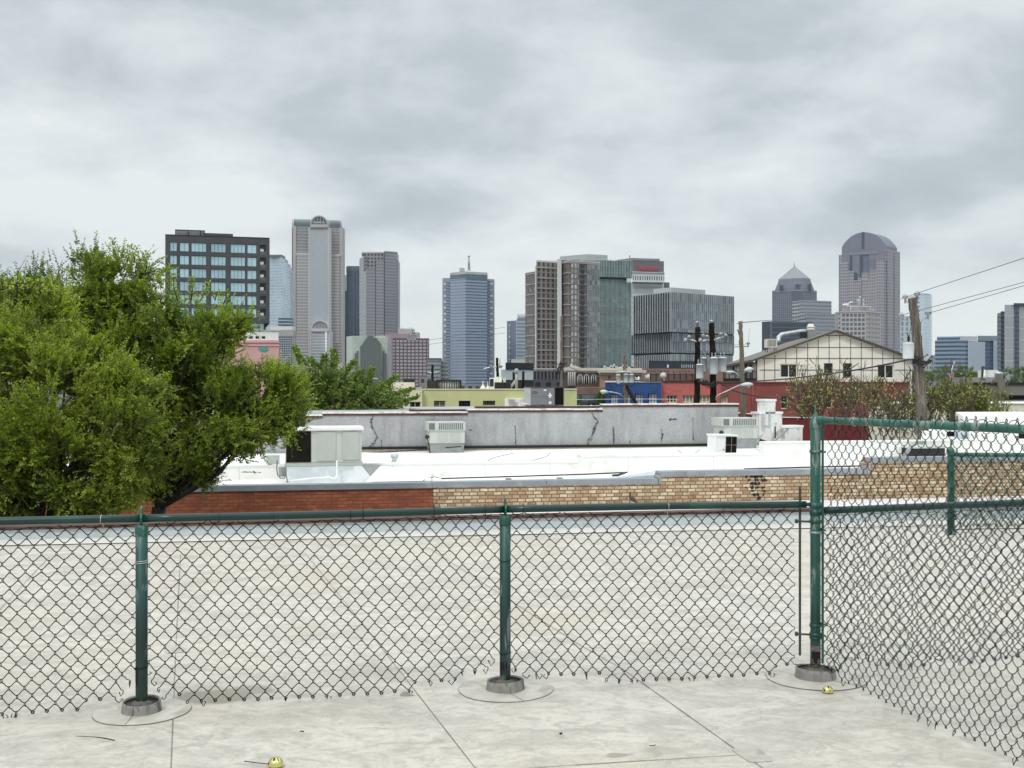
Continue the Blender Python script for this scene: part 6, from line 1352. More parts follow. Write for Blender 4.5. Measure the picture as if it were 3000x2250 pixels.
mb = MB(); a, b_ = w_.at(512), w_.at(600); zt = ZP(667, 290)
w_.strip(mb, a, b_, zt-0.3, zt, -2.6, 3.1)
for u in [a, a+(b_-a)*0.42, a+(b_-a)*0.83, b_-0.3]: w_.strip(mb, u, u+0.28, w_.zt+0.26, zt-0.305, -2.6, 3)
w_.strip(mb, a, b_, w_.zt+0.9, w_.zt+0.98, -2.8, 2.9); w_.strip(mb, a, b_, w_.zt+1.5, w_.zt+1.56, -2.8, 2.9); mb.build('roof_pergola', M['black'], t_)
mb = MB(); w_.strip(mb, a+0.3, b_-0.3, w_.zt+0.26, zt-0.31, -3.4, 3.5); mb.build('pergola_screen', plain('grey_louvre', (0.58, 0.60, 0.61)), t_)
mb = MB(); w_.strip(mb, w_.at(735), w_.at(773), GROUND, w_.zb-0.02, -1.6, 18); mb.build('lobby_glass', bg1, t_)
mb = MB(); w_.strip(mb, w_.at(773.5), w_.at(780), GROUND, w_.zb-0.02, -1.2, 3.0); w_.strip(mb, w_.at(488), w_.at(734), GROUND, w_.zb-0.02, -1.4, 20); mb.build('column', dg, t_)
t_ = tower('pink_building', 'white topped pink building with small square openings below the charcoal apartments', 760, 225)
w_ = Wall(640, 225, 816, 227, ZP(969, 226)); rs = [w_.rect(x, 984.5, x+11.5, 993) for x in (695, 712.5, 730, 748, 766)]
mb = MB(); w_.punched(mb, rs, 0.6, 20); mb.build('wall', M['whitepaint'], t_)
for r in rs: w_.window(t_, r, 0.5, 1, 1, 'panel', bar=0.06)
pk = paint('pink_stucco', (0.64, 0.37, 0.36), 0.8, 0.08, 0.3); mb = MB(); w_.strip(mb, 0, w_.W+0.1, GROUND, ZP(996, 226), 0.25, -0.01); w_.strip(mb, 0, w_.W+0.2, ZP(1004, 226), ZP(1001, 226), 0.45, -0.26); w_.strip(mb, 0, w_.W+0.2, ZP(1014, 226), ZP(1012, 226), 0.4, -0.26); mb.build('pink_wall', pk, t_)
mb = MB(); w_.strip(mb, -0.2, w_.W+0.3, w_.zt+0.003, w_.zt+0.2, 0.2, 1); mb.build('coping', M['acgrey'], t_)
mb = MB(); u0 = w_.at(772); c = w_.p(u0, ZP(1022, 226), -0.3); mb.loft([[c + w_.u*(1.0*math.cos(a*0.3142)*q) + Vector((0, -0.05*dd, 0.6*math.sin(a*0.3142)*q)) for a in range(20)] for q, dd in ((0.1, 1), (1.0, 1), (1.0, 0))]); mb.build('wall_emblem', plain('teal_emblem', (0.10, 0.30, 0.25)), t_)

# 2 pale blue glass tower with stepped right shoulder
t_ = tower('glass_tower', 'pale blue glass tower with stepped right shoulder behind the charcoal apartments', 822, 1500)
pg = facade('pale_blue_curtain_wall', (0.40, 0.48, 0.56), (0.54, 0.65, 0.73), 1.8, 3.9, (0.06, 0.94), (0.22, 1.0), 0.12, 0.12, 0.5, big=0.3)
part(t_, 'shaft', pg, ([(780, 1510), (826, 1500)], 748), ([(826.2, 1500), (834, 1501)], 757), ([(834.2, 1501), (842, 1502)], 770), ([(842.2, 1502), (851, 1504)], 784))
part(t_, 'crown_louvre', plain('slate_louvre', (0.12, 0.15, 0.17)), ([(790, 1500.5), (826, 1499.5)], 746, dict(ybot=752, back=25)))
part(t_, 'dark_base_floors', facade('dark_banded_floors', (0.33, 0.42, 0.48), (0.05, 0.10, 0.14), 300, 4.2, (0, 1), (0.3, 0.85), 0.2), ([(815, 1498), (851.5, 1502.5)], 930, dict(back=10, ybot=962)))  # lower floors get darker banded glass
t_ = tower('gridded_building', 'grey building with white gridded square windows left of the barrel roofed tower', 838, 800)
part(t_, 'wall', facade('white_window_grid', (0.33, 0.345, 0.36), (0.035, 0.06, 0.10), 1.42, 1.62, (0.14, 0.84), (0.14, 0.84), 0.3), ([(800, 805), (859, 800)], 984.5))
part(t_, 'blank_top', plain('grey_concrete_band', (0.34, 0.34, 0.33)), ([(798, 804.9), (860, 799.8)], 966, dict(ybot=984, back=31)))
t_ = tower('low_white_building', 'low white rooftop structure between the pale glass tower and the barrel roofed tower', 845, 900); part(t_, 'wall', 'whitestain', ([(792, 900), (856, 900)], 956, dict(back=10)))

# 3 tall pinkish tower with barrel roof and arched bays
Y3 = 1650.0; t_ = tower('barrel_roof_tower', 'tall pinkish granite tower with dark barrel roof and arched central bay', 930, Y3)
gw = facade('rose_granite_bands', (0.43, 0.395, 0.385), (0.255, 0.265, 0.285), 1.5, 4.5, (0.15, 0.85), (0.05, 0.66), 0.10, 0.25, 0.25)
gc = facade('grey_central_glazing', (0.37, 0.40, 0.425), (0.26, 0.30, 0.335), 1.25, 2.6, (0.22, 0.85), (0.2, 0.85), 0.12, 0.2, 0.3)
gs = plain('rose_granite', (0.43, 0.39, 0.375), 0.75, 0.06, 0.03); gl_ = plain('pale_rose_granite', (0.52, 0.49, 0.48), 0.7, 0.05)
gwu = facade('shaded_rose_granite_bands', (0.335, 0.315, 0.315), (0.20, 0.21, 0.235), 1.5, 4.5, (0.15, 0.85), (0.05, 0.70), 0.10, 0.25, 0.25)  # shading of the upper wings is put into this darker copy of the bands
part(t_, 'shaft', gwu, ([(856, 1652), (1001.5, 1668)], 663))
part(t_, 'corner_pier', gs, ([(855, 1650.5), (867, 1651)], 662, dict(back=20)), ([(994.5, 1666), (1003, 1667)], 666, dict(back=20)))
part(t_, 'pier_reveal', plain('green_black_glass', (0.05, 0.08, 0.08), 0.3), ([(855.2, 1650.2), (857.4, 1650.3)], 668, dict(back=12)))
part(t_, 'wing_bay', gw, ([(868.5, 1646), (903.5, 1648)], 746, dict(back=12)), ([(963.5, 1660), (993.5, 1662)], 750, dict(back=12)))
part(t_, 'bay_shoulder', gl_, ([(867.5, 1645.5), (903, 1647.5)], 741, dict(ybot=745.8, back=10)), ([(963.8, 1659.5), (995, 1661.5)], 745, dict(ybot=749.8, back=10)))
# barrel roof running along the front
def barrel(mb, x0, x1, Ya, Yb, y0, y1, depth=46.0, n=12):
    za, zb_ = ZP(y0, Ya), ZP(y0, Yb) ; h = (y0-y1)*Ya/F; r0 = []; r1 = []
    for k in range(n+1):
        a = math.pi*k/n; d = depth/2*(1-math.cos(a)); z = h*math.sin(a)**0.8
        r0.append(Vector((XP(x0, Ya+d), Ya+d, za+z))); r1.append(Vector((XP(x1, Yb+d), Yb+d, za+z)))
    mb.loft([r0, r1], True, False)
mb = MB(); barrel(mb, 860, 998, 1653, 1667.5, 662, 635.5); mb.build('barrel_roof', blue_glass('dark_slate_vault', (0.085, 0.115, 0.13), 0.3, 0.4, 0.2, 0.05), t_)
mb = MB(); barrel(mb, 855.2, 861, 1650, 1652, 664, 634.5, 48); barrel(mb, 997.5, 1002.5, 1665, 1667, 664.5, 637.5, 48); mb.build('roof_rib', gs, t_)
def arch_bay(root, x0, x1, yspring, ytop, Y, ybase, depth, frame, face, glaz, name, ribs=4, ybar=None, ring=5.0):
    k = Y/F; cx = (x0+x1)/2; rx = (x1-x0)/2; n = 18
    out = [(x0, ybase), (x1, ybase)] + [(cx+rx*math.cos(math.pi*i/n), yspring-(yspring-ytop)*math.sin(math.pi*i/n)) for i in range(n+1)]
    flat(root, name+'_body', glaz, [(x0, ybase), (x1, ybase), (x1, yspring), (x0, yspring)], Y, 0, depth)
    mb = MB(); f0, f1 = [], []
    for i in range(n+1):
        c_, s_ = math.cos(math.pi*i/n), math.sin(math.pi*i/n)
        f0.append(P(cx+rx*c_, yspring-(yspring-ytop)*s_, Y-0.8)); f1.append(P(cx+(rx-ring)*c_, yspring-(yspring-ytop-ring)*s_, Y-0.8))
    dv_ = Vector((0, depth, 0)); mb.loft([f0, f1, [p+dv_ for p in f1], [p+dv_ for p in f0], f0], cap=False, closed=False)
    mb.build(name+'_arch', frame, root)
    mb = MB(); mb.poly([P(cx+(rx-ring)*math.cos(math.pi*i/n), yspring-(yspring-ytop-ring)*math.sin(math.pi*i/n), Y+0.6) for i in range(n+1)]); pn = mb.build(name+'_fanlight', face, root)
    mb = MB()
    for i in range(1, ribs+1):
        x = cx-rx+ring + 2*(rx-ring)*i/(ribs+1); hh = (yspring-ytop-ring)*math.sqrt(max(0, 1-((x-cx)/(rx-ring))**2)); a, b_ = P(x-0.5, yspring, Y+0.2), P(x+0.5, yspring-hh, Y+0.2); mb.prism([(a.x, a.y), (b_.x, a.y), (b_.x, a.y+0.3), (a.x, a.y+0.3)], a.z, b_.z)
    mb.build(name+'_mullions', frame, root)
    flat(root, name+'_lintel', frame, [(x0+0.5, yspring+(ybar or 9)), (x1-0.5, yspring+(ybar or 9)), (x1-0.5, yspring), (x0+0.5, yspring)], Y, 0.9, 0.7)
fang = blue_glass('blue_black_fanlight', (0.06, 0.085, 0.115), 0.2, 0.3)
flat(t_, 'central_bay', gc, [(904, 1125), (962.5, 1125), (962.5, 665), (904, 665)], 1647, 0, 14)
part(t_, 'bay_edge', gl_, ([(903.6, 1646.2), (906.4, 1646.2)], 665, dict(back=4)), ([(960.4, 1646.2), (963, 1646.2)], 668, dict(back=4)))
arch_bay(t_, 908.5, 960.5, 657, 631, 1645, 667, 40, gs, fang, gs, 'roof', 4, 9, 3.6)
k = 1645/F; text_obj('Comerica', 8.5*k, 0.1, M['white_letter'], 'sign_lettering', t_, P(916, 653.5, 1644.4), (1, 0, 0), width=36*k)
arch_bay(t_, 911, 964, 962, 938, 1640, 972, 16, gl_, plain('grey_fanlight', (0.24, 0.235, 0.27), 0.3), gs, 'lower', 4, 9, 3.6)
part(t_, 'lower_bay', facade('pale_lower_glazing', (0.50, 0.51, 0.52), (0.38, 0.42, 0.45), 1.4, 4.3, (0.2, 0.9), (0.1, 0.85), 0.1), ([(911.5, 1641), (963.5, 1641.5)], 972, dict(back=12)))
part(t_, 'lower_bay_edge', gl_, ([(908.5, 1640.2), (911.3, 1640.3)], 971, dict(back=6)), ([(963.7, 1640.6), (967, 1640.7)], 971, dict(back=6)))
part(t_, 'base_windows', facade('small_dark_base_windows', (0.41, 0.375, 0.36), (0.05, 0.06, 0.09), 1.55, 4.4, (0.2, 0.75), (0.3, 0.75), 0.3), ([(970, 1660), (993.4, 1661.2)], 1002, dict(back=6)), ([(872, 1644.5), (903.2, 1646.5)], 1028, dict(back=6)))
mb = MB(); mb.tube([P(955, 1125, 700), P(955, 972, 700)], 0.35, 6); o = mb.build('flag_mast', M['whitepaint']); tag(o, 'thin white mast in front of the lower arch of the barrel roofed tower', 'mast')
t_ = tower('parking_podium', 'pale pinkish podium and low stone blocks at the foot of the barrel roofed tower', 935, 900); part(t_, 'wall', plain('pale_rose_podium', (0.46, 0.40, 0.38)), ([(900, 905), (1003, 900)], 1066, dict(back=20)), ([(985, 880), (1030, 880)], 1080, dict(back=20)))

# 4 dark blue slab behind, 5 grey purple faceted tower
t_ = tower('dark_blue_tower', 'dark blue glass slab tower squeezed between the barrel roofed and faceted towers', 1030, 1750)
nb_ = facade('navy_curtain_wall', (0.085, 0.125, 0.175), (0.045, 0.075, 0.125), 5.2, 4.0, (0.15, 0.7), (0.02, 0.98), 0.3, 0.15, 0.35)
part(t_, 'shaft', nb_, ([(1015, 1750), (1027, 1748), (1056, 1752)], 793)); part(t_, 'crown', facade('slatted_crown', (0.16, 0.20, 0.24), (0.07, 0.10, 0.13), 3.4, 100, (0.3, 0.7), (0, 1), 0.2), ([(1014.4, 1749), (1027, 1747), (1056, 1751)], 780, dict(ybot=792.5, back=29)))
part(t_, 'crown_edge', nb_, ([(1019, 1747.5), (1056, 1750)], 779.2, dict(ybot=779.9, back=25)))
t_ = tower('narrow_blue_tower', 'narrow bright topped dark tower just right of the barrel roofed tower', 1009, 1800); part(t_, 'shaft', nb_, ([(1000, 1800), (1015, 1801)], 852)); part(t_, 'crown', pg, ([(1000, 1799.5), (1014.5, 1800.5)], 806, dict(ybot=851.5)))
t_ = tower('faceted_grey_tower', 'grey mauve faceted tower with stepped openings at its top', 1110, 1400)
pt_ = facade('mauve_grey_bands', (0.275, 0.265, 0.285), (0.185, 0.20, 0.235), 2.9, 3.9, (0.0, 1.0), (0.25, 0.75), 0.10, 0.3, 0.25); pd = facade('dark_square_openings', (0.255, 0.25, 0.265), (0.035, 0.045, 0.06), 4.2, 4.4, (0.22, 0.78), (0.25, 0.78), 0.3)
pl_ = facade('light_slanted_bands', (0.36, 0.36, 0.38), (0.22, 0.235, 0.27), 300, 4.4, (0, 1), (0.3, 0.75), 0.1)
part(t_, 'left_facet', pl_, ([(1053, 1432), (1073.5, 1400.3)], 749, dict(back=12)))
part(t_, 'shaft', pt_, ([(1074, 1400), (1099.5, 1401)], 787, dict(back=40)), ([(1100, 1401), (1125, 1402)], 761, dict(back=40)), ([(1125.5, 1402), (1163, 1412)], 735.5, dict(back=40)), ([(1163.2, 1412), (1167, 1413)], 762, dict(back=35)))
part(t_, 'top_openings', pd, ([(1065, 1404), (1125.2, 1404.5)], 742, dict(back=36, ybot=790)))
part(t_, 'top_parapet', gs, ([(1060, 1403.5), (1125, 1403.8)], 738.5, dict(back=36, ybot=742)), ([(1125.4, 1401.5), (1163.2, 1411.5)], 735, dict(back=38, ybot=737)))
part(t_, 'shadow_joint', plain('dark_joint', (0.05, 0.05, 0.06)), ([(1099, 1400.6), (1100.6, 1400.7)], 762, dict(back=3)), ([(1124.6, 1401.6), (1126, 1401.7)], 740, dict(back=3)))
mb = MB()
for x in (1078, 1084, 1093): mb.tube([P(x, 740, 1410), P(x, 733, 1410)], 0.3, 4)
mb.build('roof_antennas', M['whitestain'], t_)

# 6 greenish glass building with stepped dark glass panel
t_ = tower('green_glass_building', 'greenish mirrored building with a stepped dark glass centre and white rooftop letters', 1080, 1000)
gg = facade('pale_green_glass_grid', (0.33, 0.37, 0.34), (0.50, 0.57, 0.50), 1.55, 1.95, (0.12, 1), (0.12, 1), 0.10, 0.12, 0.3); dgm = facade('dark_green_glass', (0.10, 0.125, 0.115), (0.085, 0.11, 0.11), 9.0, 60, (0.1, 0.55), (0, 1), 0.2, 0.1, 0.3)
part(t_, 'wall', gg, ([(1015, 1016), (1033, 1000), (1137, 1006)], 984)); part(t_, 'side_pilaster', facade('white_purple_fins', (0.32, 0.28, 0.33), (0.62, 0.62, 0.64), 1.6, 300, (0.3, 0.7), (0, 1), 0.1), ([(1137.2, 1005), (1146, 1006)], 987))
st = [(1055.5, 1125), (1055.5, 1013), (1060.5, 1013), (1060.5, 1006), (1065.5, 1006), (1065.5, 998.5), (1070.5, 998.5), (1070.5, 991), (1075.5, 991), (1075.5, 984.3), (1100, 984.3), (1100, 991.5), (1105, 991.5), (1105, 999), (1111, 999), (1111, 1006.5), (1116, 1006.5), (1116, 1013.5), (1116, 1125)]
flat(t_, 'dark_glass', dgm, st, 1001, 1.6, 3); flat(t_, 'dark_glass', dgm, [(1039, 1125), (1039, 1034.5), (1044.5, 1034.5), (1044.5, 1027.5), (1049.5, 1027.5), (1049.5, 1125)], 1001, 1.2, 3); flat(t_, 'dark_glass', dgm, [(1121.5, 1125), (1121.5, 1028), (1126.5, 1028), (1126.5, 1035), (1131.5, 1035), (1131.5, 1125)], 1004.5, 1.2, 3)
k = 0.303; text_obj('SWVATS', 8.6*k, 0.15, M['white_letter'], 'roof_lettering', t_, P(1094, 989.5, 997), Vector((1, 0.05, 0)), width=33*k)
flat(t_, 'roof_rail', 'whitestain', [(1067, 1110), (1107, 1110), (1107, 1107.5), (1067, 1107.5)], 995, 0, 0.5)

# 7 mauve hotel with white windows
t_ = tower('mauve_hotel', 'mauve brick hotel block with rows of white windows and a number on its top', 1200, 1080)
mv = plain('mauve_brick', (0.130, 0.092, 0.118), 0.8, 0.08, 0.1); w_ = Wall(1146, 1080, 1257.5, 1086, ZP(990.5, 1082))
rs = []
for j in range(14):
    y = 996 + 9.77*j
    for i in range(10):
        x = 1152.6 + 11.25*i; x0, x1 = (x, x+3.8) if i == 0 else (x-3, x+5) if i < 9 else (x-2.6, x+1.8)
        rs.append(w_.rect(x0, y, x1, y+6.2))
mb = MB(); w_.punched(mb, rs, 0.4, 22); mb.build('wall', mv, t_)
cur = paint('white_curtained_window', (0.50, 0.48, 0.49), 0.4, 0.12, 0.4); last = MB()
for i, r in enumerate(rs):
    q = [w_.p(r[0], r[2], 0.36), w_.p(r[1], r[2], 0.36), w_.p(r[1], r[3], 0.36), w_.p(r[0], r[3], 0.36)]
    if i < 100: mb = MB(); mb.quad(*q); mb.build('window', cur, t_)
    else: last.quad(*q)
last.build('windows', cur, t_, stuff=True)
k = 1080/F; text_obj('214 022 4200', 6.0*k, 0.2, M['white_letter'], 'roof_lettering', t_, w_.p(w_.at(1193), ZP(995.6, 1082), -0.3), w_.u, width=25*k, bold=0.03)
part(t_, 'rooftop_block', plain('dusty_mauve', (0.31, 0.225, 0.235)), ([(1127, 1098), (1196, 1100)], 977.5, dict(back=8)))
t_ = tower('beige_hotel_block', 'beige stepped block rising behind the mauve hotel', 1197, 1300); bz = plain('beige_concrete', (0.45, 0.43, 0.40)); part(t_, 'wall', bz, ([(1166, 1300), (1211, 1304)], 962.5), ([(1197, 1290), (1226, 1292)], 973))
mb = MB()
for a, b_, y0, y1 in ((1206, 1217, 975, 978), (1198, 1223, 983, 985), (1206.5, 1210, 967, 971)): c = P(a, y1, 1289); d = P(b_, y0, 1289); mb.prism([(c.x, 1288.6), (d.x, 1288.6), (d.x, 1289.4), (c.x, 1289.4)], c.z, d.z)
mb.build('vents', plain('dark_grey_vent', (0.12, 0.13, 0.13)), t_)
mb = MB()
for x, y in ((1178, 957), (1199, 958), (1206, 958)): mb.tube([P(x, 964, 1301), P(x, y, 1301)], 0.25, 4)
mb.build('roof_antennas', M['steel'], t_)
t_ = tower('grey_garage', 'small grey garage with pale floor bands between the mauve hotel and the octagonal tower', 1276, 700); part(t_, 'wall', facade('garage_bands', (0.28, 0.31, 0.32), (0.12, 0.15, 0.16), 1.2, 2.5, (0.05, 0.85), (0.1, 0.55), 0.35), ([(1250, 700), (1291, 702)], 1051), ([(1288, 706), (1312, 708)], 1056)); part(t_, 'roof_edge', plain('slate_edge', (0.09, 0.10, 0.11)), ([(1250, 699.6), (1292.5, 701.6)], 1049, dict(ybot=1051.5)))

# 8 blue octagonal tower
t_ = tower('octagonal_tower', 'big blue grey octagonal tower with dark floor bands and a roof mast', 1372, 1300)
oc = facade('steel_blue_bands', (0.245, 0.30, 0.395), (0.065, 0.09, 0.14), 300, 3.52, (0, 1), (0.30, 0.66), 0.1, 0.3, 0.2); ol = facade('lit_steel_blue_bands', (0.29, 0.345, 0.44), (0.165, 0.205, 0.28), 300, 3.52, (0, 1), (0.34, 0.62), 0.1, 0.3, 0.2); ow = facade('wing_with_light_slots', (0.225, 0.26, 0.32), (0.62, 0.66, 0.68), 300, 7.04, (0, 1), (0.3, 0.62), 0.3, 0.5, 0.0)  # left face's brighter light is put into a paler copy of the bands
pw = plain('blue_grey_stone', (0.265, 0.30, 0.35))
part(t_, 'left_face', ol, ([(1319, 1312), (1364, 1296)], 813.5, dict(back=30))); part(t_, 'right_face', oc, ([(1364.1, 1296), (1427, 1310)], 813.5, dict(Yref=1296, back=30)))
part(t_, 'teal_band', plain('teal_glass_band', (0.085, 0.16, 0.19), 0.3, 0.2, 0.15), ([(1318.8, 1311.5), (1364, 1295.4), (1427.3, 1309.4)], 803, dict(ybot=813.2, back=31)))
part(t_, 'roof_band', plain('pale_roof_band', (0.42, 0.43, 0.43)), ([(1318.4, 1311), (1364, 1294.8), (1427.8, 1308.8)], 795, dict(ybot=802.8, back=32)))
part(t_, 'wing', pw, ([(1296, 1330), (1318.6, 1326)], 814, dict(back=20)), ([(1427.6, 1326), (1448, 1330)], 817, dict(back=20)))
part(t_, 'wing_slots', ow, ([(1300.5, 1328.4), (1306, 1328)], 822, dict(back=3)), ([(1436.5, 1327), (1442.5, 1327.6)], 822, dict(back=3)))
part(t_, 'wing_bands', oc, ([(1428, 1325), (1436, 1325.6)], 822, dict(back=3)), ([(1307, 1326.6), (1318.4, 1325.4)], 824, dict(back=3)))
part(t_, 'roof_house', plain('grey_roof_house', (0.38, 0.39, 0.39)), ([(1346, 1310), (1359.5, 1310)], 785, dict(ybot=795, back=8)))
mb = MB()
for x in (1371, 1374.2, 1377.5): mb.tube([P(x, 793, 1312), P(1373.6 + (x-1374)*0.15, 751, 1312)], 0.45, 5)
for y in (785, 777, 769, 761): mb.tube([P(1372, y, 1312), P(1376, y, 1312)], 0.3, 4)
mb.tube([P(1369.5, 751, 1312), P(1378, 750.5, 1312)], 0.6, 5); mb.tube([P(1373.6, 752, 1312), P(1373.6, 748, 1312)], 0.4, 5); mb.build('roof_mast', M['steel'], t_)
# 9 banded round-topped building
t_ = tower('banded_tower', 'blue grey tower with pale stripes and rounded roof drum left of the brick tower', 1513, 1400)
part(t_, 'left_face', plain('slate_blue_wall', (0.185, 0.235, 0.30)), ([(1485, 1412), (1512.6, 1400.4)], 939)); part(t_, 'right_face', facade('pale_blue_stripes', (0.20, 0.255, 0.34), (0.46, 0.52, 0.57), 300, 4.45, (0, 1), (0.1, 0.48), 0.08, 0.4, 0.1), ([(1513, 1400), (1546, 1408)], 935))
part(t_, 'light_slots', ow, ([(1491, 1408.4), (1494.5, 1407)], 944, dict(back=3)))
mb = MB(); c = P(1533, 936, 1425); mb.lathe(tuple(c), [(7.4, 0), (7.4, 6.4), (6.4, 6.9), (0.1, 7.0)], 24); mb.build('roof_drum', plain('pale_drum', (0.48, 0.50, 0.50)), t_)
part(t_, 'low_block', plain('beige_grey_block', (0.44, 0.44, 0.42)), ([(1498, 1300), (1545, 1302)], 1052, dict(back=10)))

# 10 brown brick apartment tower
Y10 = 640.0; t_ = tower('brick_apartment_tower', 'tall brown brick apartment tower with white concrete fin and stacked balconies', 1650, Y10)
br = plain('brown_tower_brick', (0.185, 0.150, 0.135), 0.85, 0.12, 0.15); fl_ = plain('pale_floor_band', (0.42, 0.40, 0.385)); cn = plain('pale_concrete_fin', (0.52, 0.52, 0.51))
bwn = facade('brick_with_grouped_windows', (0.165, 0.130, 0.115), (0.20, 0.215, 0.22), 2.35, 3.0, (0.18, 0.78), (0.18, 0.9), 0.5, 0.15, 0.35, mull=0.82)
bw2 = facade('deep_balcony_windows', (0.255, 0.22, 0.20), (0.040, 0.048, 0.065), 3.15, 3.0, (0.28, 0.84), (0.12, 0.92), 0.5, 0.2, 0.2, mull=1.05)
bal_ = facade('dark_balcony_stack', (0.11, 0.10, 0.095), (0.016, 0.019, 0.024), 300, 3.0, (0, 1), (0.12, 0.86), 0.3, 0.3, 0.1); gpn = facade('grey_window_bays', (0.20, 0.19, 0.185), (0.20, 0.225, 0.24), 1.75, 3.0, (0.10, 0.92), (0.10, 0.9), 0.45, 0.12, 0.4); lpn = facade('light_window_bays', (0.17, 0.145, 0.135), (0.42, 0.46, 0.46), 2.2, 3.0, (0.08, 0.62), (0.16, 0.88), 0.5, 0.12, 0.4)
part(t_, 'left_wing', bwn, ([(1539, 664), (1568.5, 654)], 795)); part(t_, 'recessed_wing', bw2, ([(1571.5, 653), (1632, 660)], 770, dict(Yref=660)))
part(t_, 'concrete_fin', cn, ([(1567.5, 651), (1571.5, 650.5)], 778, dict(back=14)), ([(1632, 646), (1645, 644)], 758, dict(back=16)))
part(t_, 'corner_block', bwn, ([(1645.2, 649), (1664, 640)], 765, dict(back=12))); part(t_, 'main_block', br, ([(1664.1, 640), (1757, 650)], 765, dict(Yref=640, back=24)))
part(t_, 'light_window_bay', lpn, ([(1673, 640.4), (1695, 642.6)], 770, dict(Yref=640, back=2))); part(t_, 'balcony_bay', bal_, ([(1700.5, 643.0), (1712, 644.2)], 770, dict(Yref=640, back=2))); part(t_, 'grey_window_bay', gpn, ([(1719.5, 645.2), (1756.4, 649.2)], 771, dict(Yref=640, back=2)))
mb = MB()
for i in range(11):
    for a, b_, Y, off in (([1539, 664], [1568.4, 654], 654, 801), ([1571.6, 653], [1631.8, 660], 660, 787), ([1645.3, 649], [1664, 640], 640, 768), ([1664, 640], [1757.2, 650], 640, 769)):
        y = off + i*30.9*640/Y
        if y > 1090: continue
        z = ZP(y, Y); A_, B_ = Vector((XP(*a), a[1], 0)), Vector((XP(*b_), b_[1], 0)); n_ = Vector(((B_-A_).y, -(B_-A_).x, 0)).normalized()
        q = [A_+n_*0.45, B_+n_*0.45, B_-n_*0.05, A_-n_*0.05]; mb.prism([(p.x, p.y) for p in q], z-0.22, z+0.22)
mb.build('floor_bands', fl_, t_)
part(t_, 'parapet', cn, ([(1571.5, 654), (1632, 661)], 765, dict(Yref=660, ybot=771, back=14)), ([(1645, 650), (1664, 641), (1757.5, 651)], 761.5, dict(Yref=640, ybot=764.8, back=24)))
part(t_, 'roof_canopy', plain('canopy_metal', (0.36, 0.38, 0.38)), ([(1632, 664), (1700, 660)], 757, dict(ybot=760, back=10)))
pod = facade('podium_windows', (0.16, 0.12, 0.105), (0.030, 0.036, 0.048), 2.05, 6.6, (0.14, 0.84), (0.06, 0.9), 0.4, 0.15, 0.2)
part(t_, 'podium', pod, ([(1540, 632), (1562, 626), (1660, 630)], 1086, dict(Yref=626))); part(t_, 'podium_cornice', cn, ([(1562, 625), (1660, 629)], 1079, dict(Yref=626, ybot=1082, back=12)))

# 11 green glass tower with white fins behind it
Y11 = 720.0; t_ = tower('finned_glass_tower', 'tall green glass tower with thin white vertical fins behind the brick apartment tower', 1800, Y11)
gv = facade('deep_green_glass', (0.060, 0.120, 0.120), (0.105, 0.205, 0.205), 2.02, 4.0, (0.1, 1), (0.2, 1.0), 0.45, 0.06, 0.5, big=0.5)
part(t_, 'upper_volume', gv, ([(1570, 760), (1757, 722), (1851, 728)], 762, dict(Yref=722, ybot=811, back=40))); part(t_, 'lower_volume', gv, ([(1690, 745), (1757, 724.5), (1849, 730)], 817, dict(Yref=724, back=36)))
part(t_, 'shadow_gap', plain('green_black_gap', (0.02, 0.035, 0.04)), ([(1690, 747), (1757, 726), (1848, 731)], 811, dict(Yref=724, ybot=817, back=36)))
dfm = plain('dark_green_floor', (0.035, 0.07, 0.075), 0.2)
part(t_, 'dark_floor', dfm, ([(1758, 724.3), (1843, 729.6)], 901, dict(Yref=724, ybot=921, back=1))); part(t_, 'dark_floor', dfm, ([(1758, 724.3), (1847, 729.8)], 990, dict(Yref=724, ybot=1009, back=1)))
wf = plain('white_aluminium_fin', (0.56, 0.60, 0.60), 0.45)
def fins(root, x0, Y0, x1, Y1, n, ya, yb, Yr, proud=0.25, w=0.13, mat=None, jig=0.0):
    mb = MB(); A_, B_ = Vector((XP(x0, Y0), Y0, 0)), Vector((XP(x1, Y1), Y1, 0)); u = (B_-A_).normalized(); nn = Vector((u.y, -u.x, 0))
    for i in range(n+1):
        c = A_.lerp(B_, i/n); q = [c-u*w/2+nn*proud, c+u*w/2+nn*proud, c+u*w/2+nn*0.01, c-u*w/2+nn*0.01]; mb.prism([(p.x, p.y) for p in q], ZP(yb, Yr) + jig*hsh(i, 4), ZP(ya, Yr) + jig*hsh(i, 6))
    return mb.build('fins', mat or wf, root)
fins(t_, 1757.5, 722, 1851, 728, 20, 759, 811, 722, 0.28, 0.17); fins(t_, 1757.5, 724.4, 1849, 730, 25, 818, 1075, 724, 0.22, 0.15); fins(t_, 1690, 735.5, 1756, 722.3, 14, 759, 770, 722); fins(t_, 1585, 757, 1632, 747.5, 12, 762, 776, 750)
part(t_, 'corner_box', plain('white_box', (0.62, 0.63, 0.63)), ([(1836, 722), (1850, 723)], 815, dict(ybot=827, back=4)))
part(t_, 'penthouse', plain('pale_grey_louvre', (0.40, 0.43, 0.43)), ([(1640, 772), (1718, 758), (1780, 764)], 744.5, dict(Yref=758, ybot=763, back=18)))
part(t_, 'base', plain('dark_green_base', (0.03, 0.05, 0.055)), ([(1750, 700), (1860, 704)], 1074, dict(Yref=700, back=10)))
mb = MB()
for i in range(9): a = P(1765+9*i, 1084+2*math.sin(i*2), 300); b_ = P(1772+9*i, 1072+5*math.sin(i*1.7), 300); mb.tube([a, b_, P(1780+9*i, 1083, 300)], 0.2, 5)
mb.tube([P(1765, 1086, 300), P(1850, 1085, 300)], 0.5, 6); o = mb.build('white_roof_frame', M['whitestain']); tag(o, 'tangle of white pipes on a roof below the green glass tower', 'pipework')

